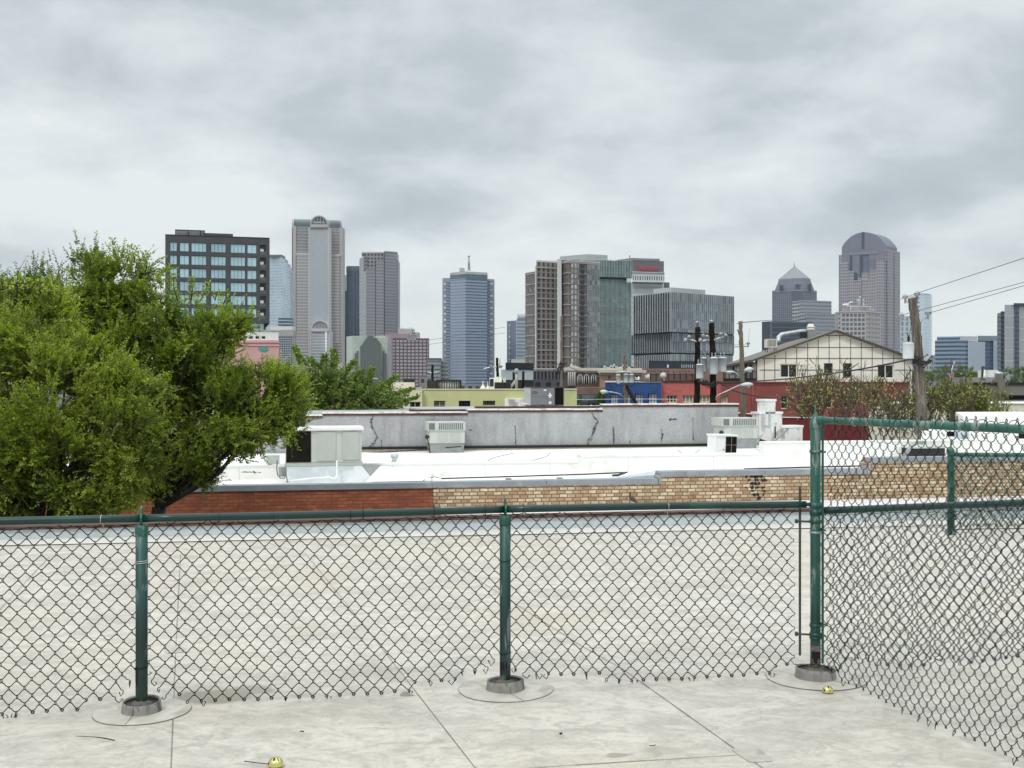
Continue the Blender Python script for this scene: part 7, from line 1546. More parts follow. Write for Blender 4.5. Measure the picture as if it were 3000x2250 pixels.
# 12 hotel tower with the red name
Y12 = 950.0; t_ = tower('hotel_tower', 'pale banded hotel tower with a red name on its dark crown behind the glass towers', 1900, Y12)
part(t_, 'shaft', facade('pale_hotel_bands', (0.40, 0.435, 0.45), (0.53, 0.56, 0.56), 7.8, 4.3, (0.03, 1), (0.35, 0.8), 0.1, 0.3, 0.15), ([(1806, 964), (1850, 950), (1943, 957)], 828, dict(Yref=950)))
part(t_, 'window_floors', facade('hotel_window_floor', (0.55, 0.57, 0.56), (0.17, 0.21, 0.23), 2.1, 8.4, (0.1, 0.62), (0.2, 0.62), 0.5), ([(1852.5, 946), (1946.5, 952)], 797, dict(Yref=946, ybot=824, back=10)))
part(t_, 'ledge', plain('white_ledge', (0.58, 0.60, 0.60)), ([(1852, 945), (1948, 951)], 796, dict(Yref=946, ybot=798, back=12)), ([(1852, 945), (1947, 951)], 823, dict(Yref=946, ybot=826, back=12)))
part(t_, 'crown', plain('dark_slate_crown', (0.115, 0.13, 0.145)), ([(1808, 962), (1851, 948), (1945, 954)], 763, dict(Yref=948, ybot=797, back=24)))
part(t_, 'crown_cap', plain('brown_grey_cap', (0.23, 0.225, 0.225)), ([(1807, 961.5), (1851, 947.6), (1933, 953)], 756, dict(Yref=948, ybot=763, back=22)), ([(1933, 953.2), (1945, 954)], 768, dict(Yref=948, ybot=769, back=5)))
k = 946/F; A_, B_ = Vector((XP(1851, 948), 948, 0)), Vector((XP(1945, 954), 954, 0)); text_obj('Sheraton', 23*k, 0.35, M['red_letter'], 'sign_lettering', t_, P(1866, 791.5, 947.2), (B_-A_), width=66*k, bold=0.012)
part(t_, 'side_block', plain('slate_side_block', (0.15, 0.19, 0.21)), ([(1944, 975), (1961.5, 976)], 827, dict(back=15)))
mb = MB(); mb.tube([P(1845, 757, 955), P(1845, 748, 955)], 0.4, 5); mb.tube([P(1843, 751, 955), P(1847, 750, 955)], 0.4, 5); mb.build('antenna', M['steel'], t_)

# 13 glass cube with fins in front
Y13 = 480.0; t_ = tower('finned_glass_cube', 'dark glass office cube with dense white vertical fins in front of the hotel tower', 1990, Y13)
gd = facade('shaded_face_glass', (0.026, 0.040, 0.055), (0.035, 0.055, 0.075), 3.2, 3.9, (0, 1), (0.1, 1), 0.4, 0.06, 0.35, big=0.5); gr_ = facade('lit_face_glass', (0.14, 0.17, 0.195), (0.255, 0.305, 0.345), 1.75, 3.9, (0.08, 1), (0.16, 1), 0.45, 0.05, 0.5, big=0.5)  # one glazing: left face's shade and right face's reflections are put into the colours
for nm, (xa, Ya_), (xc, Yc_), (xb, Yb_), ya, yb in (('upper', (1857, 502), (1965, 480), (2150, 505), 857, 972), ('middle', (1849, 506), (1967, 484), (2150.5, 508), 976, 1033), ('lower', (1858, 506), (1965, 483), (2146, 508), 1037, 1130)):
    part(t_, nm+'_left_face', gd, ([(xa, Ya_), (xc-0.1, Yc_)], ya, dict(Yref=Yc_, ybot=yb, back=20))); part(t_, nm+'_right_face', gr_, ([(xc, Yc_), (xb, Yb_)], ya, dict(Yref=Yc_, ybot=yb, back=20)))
part(t_, 'shadow_gap', plain('black_gap', (0.012, 0.016, 0.02)), ([(1858, 505), (1967, 484.6), (2149, 508)], 971, dict(Yref=484, ybot=977, back=18)), ([(1858, 507), (1967, 485), (2149, 509)], 1032, dict(Yref=484, ybot=1038, back=18)))
gf = plain('white_grey_fin', (0.50, 0.53, 0.54), 0.45)
fins(t_, 1857, 502, 1964, 480.2, 15, 854, 972, 480, 0.35, 0.17, gf); fins(t_, 1967, 480.2, 2150, 505, 32, 854.5, 972, 480, 0.18, 0.115, gf)
fins(t_, 1850, 505.8, 1966, 484.2, 17, 977, 1032, 484, 0.3, 0.11, gf); fins(t_, 1969, 484.2, 2150, 508, 26, 977, 1032, 484, 0.17, 0.11, gf); fins(t_, 1859, 505.8, 1964, 483.2, 20, 1038, 1110, 483, 0.35, 0.16, gf); fins(t_, 1967, 483.2, 2146, 508, 26, 1038, 1090, 483, 0.18, 0.09, gf)
part(t_, 'penthouse', plain('pale_penthouse_panel', (0.44, 0.475, 0.48)), ([(1914, 508), (1968, 500), (2066, 514)], 842, dict(Yref=500, ybot=857, back=10)))
part(t_, 'edge_cap', plain('dark_edge_cap', (0.07, 0.085, 0.10)), ([(1857, 502.1), (1965, 480.1), (2150, 505.1)], 855.6, dict(Yref=480, ybot=857, back=20)))

# 14 pyramid topped tower
Y14 = 1900.0; t_ = tower('pyramid_tower', 'dark slate tower with a pyramid roof and thin spire', 2327, Y14)
pyg = facade('slate_blue_pyramid_tower', (0.155, 0.175, 0.215), (0.095, 0.115, 0.155), 3.6, 4.0, (0.22, 0.78), (0.15, 0.85), 0.25, 0.2, 0.3)
A_, C_, B_ = (2262, 1925), (2356, 1895), (2393, 1930)
part(t_, 'shaft', pyg, ([A_, C_, B_], 847, dict(Yref=1895, back=40)))
def ring(y, s0, Yr):
    c = Vector((XP(2327, 1930), 1935, 0)); z = ZP(y, Yr); pts = [Vector((XP(p, Y), Y, 0)) for p, Y in (A_, C_, B_)]; pts.append(pts[0]+pts[2]-pts[1]); c = (pts[0]+pts[2])/2
    out = []
    for i in range(4):
        a, b_, d = pts[i-1], pts[i], pts[(i+1) % 4]
        p1 = b_.lerp(a, 0.16); p2 = b_.lerp(d, 0.16)
        for p in (p1, p2): q = c + (p-c)*s0; out.append(Vector((q.x, q.y, z)))
    return out
mb = MB(); mb.loft([ring(848, 0.97, 1895), ring(842, 0.95, 1895), ring(824, 0.83, 1895), ring(815, 0.78, 1895)]); mb.build('shoulder', plain('slate_crown_wall', (0.135, 0.155, 0.20)), t_)
mb = MB(); mb.loft([ring(815.5, 0.79, 1895), ring(812.5, 0.79, 1895), ring(774, 0.012, 1895)]); mb.build('pyramid_roof', plain('grey_metal_pyramid', (0.25, 0.265, 0.285), 0.5), t_)
mb = MB(); q = ring(775, 0.01, 1895)[0]; mb.tube([q, q + Vector((0, 0, 8))], [0.9, 0.2], 6); mb.build('spire', M['steel'], t_)
part(t_, 'crown_niche', plain('dark_niche', (0.035, 0.05, 0.075)), ([(2291, 1912), (2295, 1911)], 832, dict(Yref=1895, ybot=846, back=3)), ([(2373, 1907), (2377, 1911)], 830, dict(Yref=1895, ybot=852, back=3)), ([(2329, 1899.5), (2347, 1894.5)], 833, dict(Yref=1895, ybot=838, back=3)))
part(t_, 'ledge', plain('pale_ledge', (0.27, 0.295, 0.335)), ([(2262, 1924), (2356, 1894), (2393.4, 1929)], 849, dict(Yref=1895, ybot=851.5, back=41)))
part(t_, 'vertical_windows', plain('dark_window_column', (0.075, 0.095, 0.135), 0.3), *[([(x, 1895+abs(x-2356)*0.32-0.8), (x+2.4, 1895+abs(x+2.4-2356)*0.32-0.8)], 855+4*(i % 3), dict(Yref=1895, ybot=888, back=2)) for i, x in enumerate((2331, 2336, 2341, 2346, 2350))])
t_ = tower('stepped_grey_building', 'grey banded building in two steps in front of the pyramid tower', 2380, 1300)
gb2 = facade('grey_bands', (0.275, 0.295, 0.32), (0.20, 0.225, 0.26), 300, 4.1, (0, 1), (0.3, 0.7), 0.1); gw2 = facade('white_window_side', (0.40, 0.42, 0.43), (0.11, 0.14, 0.17), 4.4, 4.1, (0.1, 0.9), (0.25, 0.75), 0.3)
part(t_, 'upper_side', gw2, ([(2321, 1312), (2342, 1300.2)], 881)); part(t_, 'upper_front', gb2, ([(2342.2, 1300), (2436, 1318)], 879, dict(Yref=1300))); part(t_, 'lower_side', gw2, ([(2341, 1262), (2361, 1250.2)], 919, dict(Yref=1250))); part(t_, 'lower_front', gb2, ([(2361.2, 1250), (2446, 1266)], 917, dict(Yref=1250)))
t_ = tower('dark_low_tower', 'blue black glass block with thin pale bands below the pyramid tower', 2300, 1000); part(t_, 'left_face', plain('navy_blank_wall', (0.035, 0.052, 0.075), 0.4), ([(2232, 1012), (2258.6, 1000.3)], 941)); part(t_, 'right_face', facade('navy_bands', (0.038, 0.055, 0.08), (0.12, 0.15, 0.19), 300, 4.5, (0, 1), (0.72, 0.92), 0.1), ([(2259, 1000), (2380, 1012)], 941, dict(Yref=1000)))

# 15 arched-top tower with keyhole
Y15 = 1800.0; t_ = tower('arched_top_tower', 'tall mauve grey tower with a round vaulted top and dark vertical slot', 2545, Y15)
mg = facade('mauve_window_grid', (0.335, 0.315, 0.345), (0.150, 0.155, 0.19), 3.35, 4.9, (0.2, 0.8), (0.22, 0.78), 0.15, 0.3, 0.25); mside = facade('mauve_side_grid', (0.33, 0.315, 0.34), (0.18, 0.185, 0.22), 6.2, 4.9, (0.06, 0.8), (0.2, 0.7), 0.15, 0.3, 0.25)
core = plain('slate_mauve_panel', (0.165, 0.175, 0.225), 0.6, 0.08, 0.08); slot = plain('blue_black_slot', (0.040, 0.055, 0.095), 0.35)
part(t_, 'core', core, ([(2466, 1815), (2596, 1797), (2628, 1826)], 733, dict(Yref=1797, back=30)))
zsp = ZP(733, 1797); f0 = []; f1 = []; A_, B_ = Vector((XP(2466, 1815), 1815, 0)), Vector((XP(2596, 1797), 1797, 0)); Dv = Vector((XP(2628, 1826), 1826, 0)) - B_
for i in range(21):
    s_ = i/20; ang = math.pi*s_; hgt = (ZP(678, 1797) - zsp)
    tt = 0.5 - 0.5*math.cos(ang)*1.0; hz_ = math.sqrt(max(0.0, 1-((tt-0.5)*1.70)**2)); base0 = math.sqrt(1-0.85**2); hh = (hz_-base0)/(1-base0)*0.78 + 0.22 if 0 < i < 20 else 0.22
    p = A_.lerp(B_, tt); f0.append(Vector((p.x, p.y, zsp + hgt*hh)))
f0 = [Vector((A_.x, A_.y, zsp))] + f0 + [Vector((B_.x, B_.y, zsp))]
mb = MB(); mb.loft([f0, [p+Dv for p in f0]]); mb.build('vault', core, t_)
def on_front(px, d): # point on the front plane of the tower pushed d metres forward
    k = (px-CX)/F; u = (B_-A_).normalized(); n_ = Vector((u.y, -u.x, 0)); O_ = A_+n_*d; t = (k*O_.y - O_.x)/(u.x - k*u.y); return O_+u*t, n_
def frontpanel(name, mat, pts, d0, th, Yr=1806):
    mb = MB(); f = []; 
    for x, y in pts: q, n_ = on_front(x, d0); f.append(Vector((q.x, q.y, ZP(y, q.y))))
    mb.loft([f, [p - n_*th for p in f]]); return mb.build(name, mat, t_)
frontpanel('vault_slot', slot, [(2524.5, 730), (2532.5, 730), (2532.5, 679.5), (2524.5, 679.5)], 0.5, 2)
frontpanel('lintel', plain('slate_lintel', (0.20, 0.21, 0.265)), [(2489, 747), (2573, 743), (2573, 737), (2489, 741)], 0.8, 2)
frontpanel('keyhole', slot, [(2519, 818), (2546, 812), (2546, 743), (2519, 746)], 0.6, 1.5); frontpanel('keyhole_panel', plain('slate_blue_panel', (0.11, 0.13, 0.18)), [(2529, 806), (2545, 802), (2545, 750), (2529, 752)], 0.9, 1)
frontpanel('niche', slot, [(2490, 798), (2497, 798), (2497, 748), (2490, 748)], 0.6, 1.5); frontpanel('niche', slot, [(2503, 822), (2512, 822), (2512, 799), (2503, 799)], 3.2, 1.5)
def frontshaft(name, mat, x0, x1, ytop, d, ybot=None, th=12):
    a, n_ = on_front(x0, d); b_, _ = on_front(x1, d); q = [a, b_, b_-n_*th, a-n_*th]; mb = MB(); mb.prism([(p.x, p.y) for p in q], GROUND if ybot is None else ZP(ybot, 1800), ZP(ytop, a.y)); return mb.build(name, mat, t_)
pale = plain('pale_mauve_coping', (0.40, 0.385, 0.41))
for x0, x1, y, d in ((2461, 2485, 771, 6), (2485.2, 2502, 796, 6), (2502.2, 2522, 823, 6), (2525, 2546, 820, 6), (2546.2, 2567, 792, 6), (2567.2, 2592, 762, 6)):
    frontshaft('stepped_front', mg, x0, x1, y, d); frontshaft('step_coping', pale, x0-0.4, x1+0.1, y-1.6, d+0.6, ybot=y-0.1)
frontshaft('stepped_front', mg, 2514, 2524.6, 814, 4); frontshaft('stepped_front', mg, 2524.8, 2545, 799, 4)
frontshaft('front_joint', core, 2522.1, 2524.9, 823.5, 5)
frontshaft('dark_window_column', facade('dark_paired_windows', (0.27, 0.26, 0.285), (0.035, 0.042, 0.06), 3.1, 4.9, (0.2, 0.8), (0.15, 0.9), 0.2), 2588.5, 2599, 764, 5.5)
frontshaft('left_edge', mg, 2457.5, 2466, 747, 0.3)
part(t_, 'right_tower', mside, ([(2593, 1797), (2601, 1789), (2637, 1822)], 734, dict(Yref=1789, back=20))); part(t_, 'right_coping', pale, ([(2592.6, 1796.6), (2601, 1788.4), (2637.4, 1821.6)], 731.6, dict(Yref=1789, ybot=733.8, back=20)))
part(t_, 'side_joint', plain('slate_joint', (0.14, 0.15, 0.18)), ([(2618.6, 1804.2), (2621, 1806.4)], 737, dict(Yref=1789, back=3)))

# 16 cream gridded building with roof dishes
Y16 = 1000.0; t_ = tower('cream_grid_building', 'cream gridded office building with white satellite dishes on its roof', 2510, Y16)
cg = plain('cream_precast', (0.44, 0.41, 0.385), 0.8, 0.06, 0.1); w_ = Wall(2464, 1003, 2537, 1000, ZP(915, 1001)); rs = []
for j in range(15):
    for i in range(6): rs.append(w_.rect(2467.3+11.6*i, 920+13.15*j, 2475.6+11.6*i, 928.2+13.15*j))
mb = MB(); w_.punched(mb, rs, 0.7, 18); mb.build('wall', cg, t_)
wg = blue_glass('blue_office_glass', (0.12, 0.165, 0.22), 0.12, 0.3)
for r in rs: mb = MB(); mb.quad(*[w_.p(a, z, 0.65) for a, z in ((r[0], r[2]), (r[1], r[2]), (r[1], r[3]), (r[0], r[3]))]); mb.build('window', wg, t_)
part(t_, 'right_face', facade('cream_grid_side', (0.42, 0.39, 0.37), (0.17, 0.19, 0.23), 2.5, 3.98, (0.25, 0.8), (0.3, 0.82), 0.2), ([(2537.2, 1000), (2579, 1018)], 915.5, dict(Yref=1000, back=8)))
mb = MB(); pts = [(2463.8, 1003.2), (2456, 1006), (2450, 1011), (2446, 1018)]; 
part(t_, 'rounded_corner', facade('cream_corner_grid', (0.43, 0.40, 0.38), (0.13, 0.17, 0.22), 2.6, 3.98, (0.3, 0.8), (0.3, 0.85), 0.2), ([(2446, 1018), (2450, 1011), (2456, 1006), (2463.8, 1003.2)], 915, dict(Yref=1003, back=8)))
part(t_, 'parapet', plain('pale_parapet', (0.52, 0.50, 0.48)), ([(2446, 1017.6), (2450, 1010.4), (2456, 1005.4), (2464, 1002.4), (2537, 999.4), (2579.5, 1017.4)], 912, dict(Yref=1000, ybot=914.8, back=8)))
part(t_, 'penthouse', plain('mauve_grey_penthouse', (0.30, 0.29, 0.30)), ([(2468, 1012), (2520, 1008), (2560, 1016)], 899, dict(Yref=1008, ybot=912, back=6)))
part(t_, 'roof_frame', M['whitestain'], ([(2480, 1010), (2543, 1009)], 896.8, dict(ybot=898.8, back=2)))
k = 1008/F
for x, y, r, ang in ((2519, 872, 3.4, 0.3), (2514, 880, 3.4, -0.3), (2529, 880, 3.0, 0.5), (2492, 899, 2.4, 0.2), (2492, 905, 2.0, 0.1), (2531, 892, 1.8, 0.2), (2549, 899, 2.2, 0.0), (2559, 908, 1.9, 0.0)):
    c = P(x, y, 1006); ax = Vector((math.sin(ang), -1, 0.1)).normalized(); u = ax.cross(Vector((0, 0, 1))).normalized(); v = u.cross(ax); mb = MB()
    mb.loft([[c + (u*math.cos(a*0.524) + v*math.sin(a*0.524))*(r*k*q) + ax*(0.5*q*q) for a in range(12)] for q in (0.05, 0.6, 1.0)], True, True); mb.tube([c, P(x, max(y+10, 898), 1007)], 0.25, 5); mb.build('satellite_dish', M['whitepaint'], t_)
mb = MB(); c = P(2478, 893, 1006); mb.ball(c, 11*k, 1.2, 3.6*k, 14, 8); mb.tube([c + Vector((6*k, 0, 2*k)), P(2490, 886, 1005), P(2498, 885, 1005)], 0.6, 6); mb.tube([c, P(2482, 900, 1007)], 0.5, 5); mb.build('satellite_dish', M['whitepaint'], t_)

# 17 pale curved tower, 18 framed block, 19 blue offices, 20 striped tower at the edge
t_ = tower('pale_curved_tower', 'pale blue glass tower with a curved right edge behind the weathered pole', 2700, 1500)
pc = facade('very_pale_glass', (0.50, 0.59, 0.66), (0.56, 0.66, 0.74), 3.0, 4.2, (0.04, 1), (0.06, 1), 0.06, 0.12, 0.4, big=0.1)
part(t_, 'shaft', pc, ([(2694, 1498), (2708, 1496), (2720, 1500), (2728, 1510), (2731, 1522)], 860, dict(Yref=1496, back=20))); part(t_, 'balcony_side', facade('balcony_floors', (0.52, 0.59, 0.63), (0.20, 0.25, 0.28), 9.0, 5.6, (0.05, 0.85), (0.2, 0.6), 0.4), ([(2664, 1512), (2694, 1498.2)], 866, dict(Yref=1498)))
part(t_, 'top_sail', pc, ([(2695, 1497), (2708, 1495), (2720, 1499), (2728, 1509)], 859, dict(Yref=1496, ybot=862, back=5)))
t_ = tower('framed_block', 'pale framed residential block with blue glass left of the weathered pole', 2660, 1350); part(t_, 'wall', facade('white_frames_blue_glass', (0.50, 0.55, 0.58), (0.20, 0.29, 0.37), 6.4, 6.2, (0.2, 0.75), (0.12, 0.88), 0.3, 0.15, 0.4, mull=2.1), ([(2637, 1352), (2690, 1358)], 926), ([(2690, 1362), (2705, 1364)], 1008))
t_ = tower('blue_office_building', 'blue banded office building with pale blank end behind distant trees', 2800, 1100)
bo = facade('blue_band_offices', (0.22, 0.285, 0.37), (0.075, 0.115, 0.18), 300, 4.1, (0, 1), (0.25, 0.7), 0.2, 0.2, 0.3); bp = plain('pale_blue_grey_end', (0.36, 0.42, 0.49), 0.5, 0.05, 0.05)
part(t_, 'bands_left', bo, ([(2739, 1112), (2800, 1100), (2836, 1104)], 996, dict(Yref=1100))); part(t_, 'upper_bands', bo, ([(2745, 1114), (2810, 1106), (2830, 1110)], 985.5, dict(Yref=1106))); part(t_, 'roof_screen', plain('pale_roof_screen', (0.43, 0.47, 0.50)), ([(2812, 1104), (2863, 1108)], 985, dict(Yref=1104, ybot=1000))); part(t_, 'blank_end', bp, ([(2836.2, 1102), (2886, 1108)], 1001, dict(Yref=1102)))
t_ = tower('white_slit_tower', 'thin white slab with dark slits at the left of the blue offices', 2733, 1150); part(t_, 'wall', facade('white_slit_wall', (0.52, 0.55, 0.57), (0.20, 0.25, 0.28), 3.0, 5.2, (0.3, 0.7), (0.2, 0.7), 0.3), ([(2728, 1150), (2738.6, 1152)], 1040), ([(2705, 1160), (2728, 1161)], 1054))
t_ = tower('navy_office_building', 'dark blue glass office block with grey cap right of the banded blue offices', 2900, 1180); part(t_, 'wall', facade('navy_office_glass', (0.09, 0.125, 0.20), (0.055, 0.085, 0.15), 2.2, 4.0, (0.1, 1), (0.15, 1), 0.25, 0.15, 0.35), ([(2864, 1180), (2929, 1184)], 997)); part(t_, 'cap', plain('slate_cap', (0.18, 0.225, 0.28)), ([(2864.5, 1178), (2926, 1182)], 983.5, dict(ybot=998))); part(t_, 'white_edge', bp, ([(2920, 1177), (2932, 1178)], 998, dict(back=3)))
t_ = tower('striped_tower', 'tall tower at the right edge with dark and pale vertical stripes', 2970, 900)
dkn = facade('slate_stripe', (0.075, 0.10, 0.135), (0.055, 0.075, 0.105), 2.0, 3.6, (0.1, 0.9), (0.2, 0.9), 0.3); pln = facade('pale_stripe', (0.415, 0.435, 0.45), (0.385, 0.41, 0.43), 300, 9.0, (0, 1), (0.04, 1), 0.05)
part(t_, 'dark_bay', dkn, ([(2932, 903), (2943, 903)], 912), ([(2973, 898), (2986, 898)], 897)); part(t_, 'pale_bay', pln, ([(2943.2, 899), (2973, 899)], 893)); part(t_, 'dark_cap', plain('black_cap', (0.04, 0.045, 0.055)), ([(2970, 897), (3060, 899)], 888, dict(ybot=897))); part(t_, 'right_bay', pln, ([(2986.2, 900), (3060, 901)], 897))
# low city fabric that fills the gaps at street level
for i, (x0, x1, y, Y, col, lab) in enumerate(((1228, 1262, 1104, 420, (0.30, 0.28, 0.26), 'low taupe block at the foot of the mauve hotel'), (1300, 1420, 1126, 500, (0.20, 0.22, 0.23), 'low slate block at the foot of the octagonal tower'), (1560, 1660, 1112, 330, (0.06, 0.07, 0.085), 'low dark block below the brick tower podium'), (2080, 2250, 1108, 700, (0.30, 0.31, 0.32), 'low grey block behind the gabled building'), (2640, 2760, 1096, 520, (0.24, 0.26, 0.26), 'low grey green block behind the weathered pole'), (2760, 3060, 1112, 400, (0.26, 0.25, 0.24), 'low grey brown block behind the distant right trees'), (-400, 640, 1060, 520, (0.30, 0.30, 0.30), 'long low block hidden behind the big left trees'))):
    t_ = tower('low_block_building', lab, (x0+x1)/2, Y); part(t_, 'wall', facade('low_block_wall', col, tuple(c*0.3 for c in col), 3.4, 3.2, (0.25, 0.75), (0.3, 0.75), 0.3), ([(x0, Y), (x1, Y+4)], y, dict(back=20)))
# ------------------------------------------------------------ trees
def unit(a): return a/np.maximum(1e-9, np.linalg.norm(a, axis=-1, keepdims=True))
def foliage(name, parent, lobes, mat, n_clumps, twigs, leaves, clump_r, twig_len, leaf_len, leaf_w, up=0.5, seed=1, stems=None, out=0.8, shell=0.45, tint=(0.0, 1.0), droop=0.0):
    """sprays of small leaves along twigs; twigs gathered in clumps spread through the crown's lobes"""
    rg = np.random.default_rng(seed)
    wts = np.array([l[1][0]*l[1][2] for l in lobes]); wts = wts/wts.sum()
    k = rg.choice(len(lobes), n_clumps, p=wts)
    C0 = np.array([tuple(lobes[i][0]) for i in k]); Rr = np.array([lobes[i][1] for i in k])
    d = unit(rg.normal(size=(n_clumps, 3))); rad = rg.uniform(shell, 1.0, size=(n_clumps, 1))**0.6
    cc = C0 + d*Rr*rad; cn = unit(d/Rr)                       # clump centres and outward directions
    ct = rg.uniform(0, 1, n_clumps)
    # twigs
    n = n_clumps*twigs; idx = np.repeat(np.arange(n_clumps), twigs)
    cr = clump_r*rg.uniform(0.6, 1.3, n_clumps)[idx][:, None]
    tp = cc[idx] + rg.normal(size=(n, 3))*0.5*cr
    td = unit(cn[idx]*out + np.array([0, 0, up]) + rg.normal(size=(n, 3))*0.55)
    L = twig_len*rg.uniform(0.5, 1.25, n)
    side = unit(np.cross(td, unit(rg.normal(size=(n, 3))*0.5 + np.array([0, 0, 1]))))
    nr = np.cross(side, td)
    # leaves
    m = n*leaves; ti = np.repeat(np.arange(n), leaves); j = np.tile(np.arange(leaves), n); f = (j+0.6)/leaves
    bend = droop*L[ti]*f*f
    base = tp[ti] + td[ti]*(L[ti]*f)[:, None] - np.array([0, 0, 1])*bend[:, None]
    sg = np.where(j % 2 == 0, 1.0, -1.0)[:, None]
    ld = unit(td[ti]*0.55 + side[ti]*sg*0.9 + rg.normal(size=(m, 3))*0.28)
    ln = unit(nr[ti] + rg.normal(size=(m, 3))*0.45); lw = unit(np.cross(ld, ln))
    sz = rg.uniform(0.65, 1.25, m)*(1 - 0.35*f)
    ll = (leaf_len*sz)[:, None]; ww = (leaf_w*sz)[:, None]
    V = np.stack([base, base + ld*ll*0.45 + lw*ww, base + ld*ll, base + ld*ll*0.45 - lw*ww], 1).reshape(-1, 3)
    Fc = np.arange(m*4).reshape(m, 4)
    tn = np.clip(0.45*ct[idx][ti] + 0.35*f + 0.2*rg.uniform(0, 1, m), 0, 1)*(tint[1]-tint[0]) + tint[0]
    o = big_mesh(name, V, Fc, mat, parent, np.repeat(tn, 4))
    if stems is not None:                                     # the twigs themselves, three-sided
        a = tp; b_ = tp + td*(L*0.9)[:, None] - np.array([0, 0, 1])*(droop*L*0.8)[:, None]; r = 0.004*twig_len/0.35
        vs = []; 
        for q in range(3):
            ang = 2.094*q; off = side*math.cos(ang) + nr*math.sin(ang); vs += [a + off*r*1.6, b_ + off*r*0.5]
        V2 = np.stack(vs, 1).reshape(-1, 3); b0 = np.arange(n)[:, None]*6
        F2 = np.concatenate([b0 + np.array([[2*q, 2*((q+1) % 3), 2*((q+1) % 3)+1, 2*q+1]]) for q in range(3)], 0)
        big_mesh('twigs', V2, F2, stems, parent)
    return o, cc
def limbs(parent, root, centres, mat, r0=0.16, seed=1, count=40, fork=0.45):
    rg = random.Random(seed); mb = MB(); cs = list(centres); rg.shuffle(cs)
    top = sum((Vector(c) for c in cs), Vector())/len(cs); forkp = root.lerp(top, fork)
    mb.tube([root, root.lerp(forkp, 0.5) + Vector((rg.uniform(-.15, .15), 0, 0)), forkp], [r0*1.25, r0, r0*0.85], 10)
    for c in cs[:count]:
        c = Vector(c); m1 = forkp.lerp(c, 0.35) + Vector((rg.uniform(-.2, .2), rg.uniform(-.2, .2), rg.uniform(0.0, .35)))*(c-forkp).length*0.4; m2 = forkp.lerp(c, 0.7) + Vector((rg.uniform(-.15, .15), rg.uniform(-.15, .15), rg.uniform(-0.05, .2)))*(c-forkp).length*0.3
        mb.tube([forkp, m1, m2, c], [r0*0.42, r0*0.27, r0*0.14, r0*0.04], 6)
    return mb.build('trunk', mat, parent)
def lobe(px, py, rx, ry, Y, ryd=None): k = Y/F; return (P(px, py, Y), (rx*k, (ryd if ryd else (rx+ry)/2*k*1.0), ry*k))
elm = leaf_mat('elm_leaves', [(0.0, (0.046, 0.078, 0.006)), (0.35, (0.122, 0.190, 0.014)), (0.65, (0.255, 0.345, 0.032)), (1.0, (0.47, 0.55, 0.10))], 0.42)
elm2 = leaf_mat('elm_young_leaves', [(0.0, (0.058, 0.092, 0.007)), (0.35, (0.155, 0.222, 0.017)), (0.65, (0.31, 0.39, 0.04)), (1.0, (0.53, 0.59, 0.12))], 0.42)
# the tall tree, crown in several rising masses
tA = thing('elm_tree', 'tall dense green elm with a ragged top behind the left part of the low fence', 'tree', (XP(520, 20.5), 20.5, GROUND), 'elm trees at the left')
YA = 20.5
LA = [lobe(325, 880, 45, 40, YA+.1), lobe(350, 870, 105, 80, YA), lobe(268, 830, 45, 60, YA), lobe(370, 810, 60, 40, YA+.2), lobe(290, 935, 70, 50, YA+.2), lobe(440, 900, 60, 50, YA), lobe(560, 985, 120, 50, YA-.3), lobe(655, 965, 48, 32, YA-.2), lobe(680, 1000, 40, 28, YA-.1), lobe(460, 1080, 180, 110, YA), lobe(350, 1030, 120, 80, YA+.3), lobe(600, 1070, 90, 60, YA+.3), lobe(745, 1155, 110, 55, YA-.2), lobe(690, 1220, 130, 80, YA-.4), lobe(830, 1180, 45, 60, YA-.2), lobe(850, 1245, 25, 35, YA-.2), lobe(560, 1240, 170, 90, YA+.2), lobe(640, 1325, 110, 32, YA-.1), lobe(545, 1385, 80, 32, YA-.1), lobe(420, 1360, 120, 80, YA+.2), lobe(380, 1440, 80, 40, YA)]
o, cA = foliage('crown', tA, LA, elm, 262, 36, 17, 0.24, 0.36, 0.062, 0.021, up=0.45, seed=3, stems=M['twig'])
limbs(tA, Vector((XP(330, 20.5), 20.9, GROUND)), cA, M['bark'], 0.15, 4, 60, 0.66)
tB = thing('elm_tree', 'lighter yellow green elm filling the left edge in front of the tall one', 'tree', (XP(110, 18), 18.0, GROUND), 'elm trees at the left')
YB = 17.6
LB = [lobe(200, 1370, 70, 55, YB+.5), lobe(40, 930, 100, 50, YB+1.4), lobe(150, 930, 60, 40, YB+1.5), lobe(-90, 930, 90, 55, YB+1.3), lobe(90, 1030, 140, 70, YB+.4), lobe(-60, 1080, 150, 110, YB), lobe(220, 1060, 100, 60, YB+.6), lobe(120, 1160, 200, 110, YB-.2), lobe(300, 1150, 110, 80, YB+.2), lobe(420, 1130, 60, 45, YB+.6), lobe(330, 1270, 130, 85, YB-.1), lobe(100, 1320, 190, 110, YB-.4), lobe(-80, 1350, 180, 160, YB-.3), lobe(250, 1400, 160, 85, YB-.2), lobe(380, 1350, 60, 60, YB), lobe(120, 1470, 230, 60, YB-.3), lobe(330, 1480, 90, 40, YB)]
o, cB = foliage('crown', tB, LB, elm2, 235, 36, 17, 0.22, 0.34, 0.058, 0.020, up=0.5, seed=8, stems=M['twig'])
limbs(tB, Vector((XP(80, 18), 18.2, GROUND)), cB, M['bark'], 0.15, 6, 50, 0.6)
tC = thing('elm_tree', 'dark green elm whose top shows at the far left behind the lighter one', 'tree', (XP(60, 25), 25.0, GROUND), 'elm trees at the left')
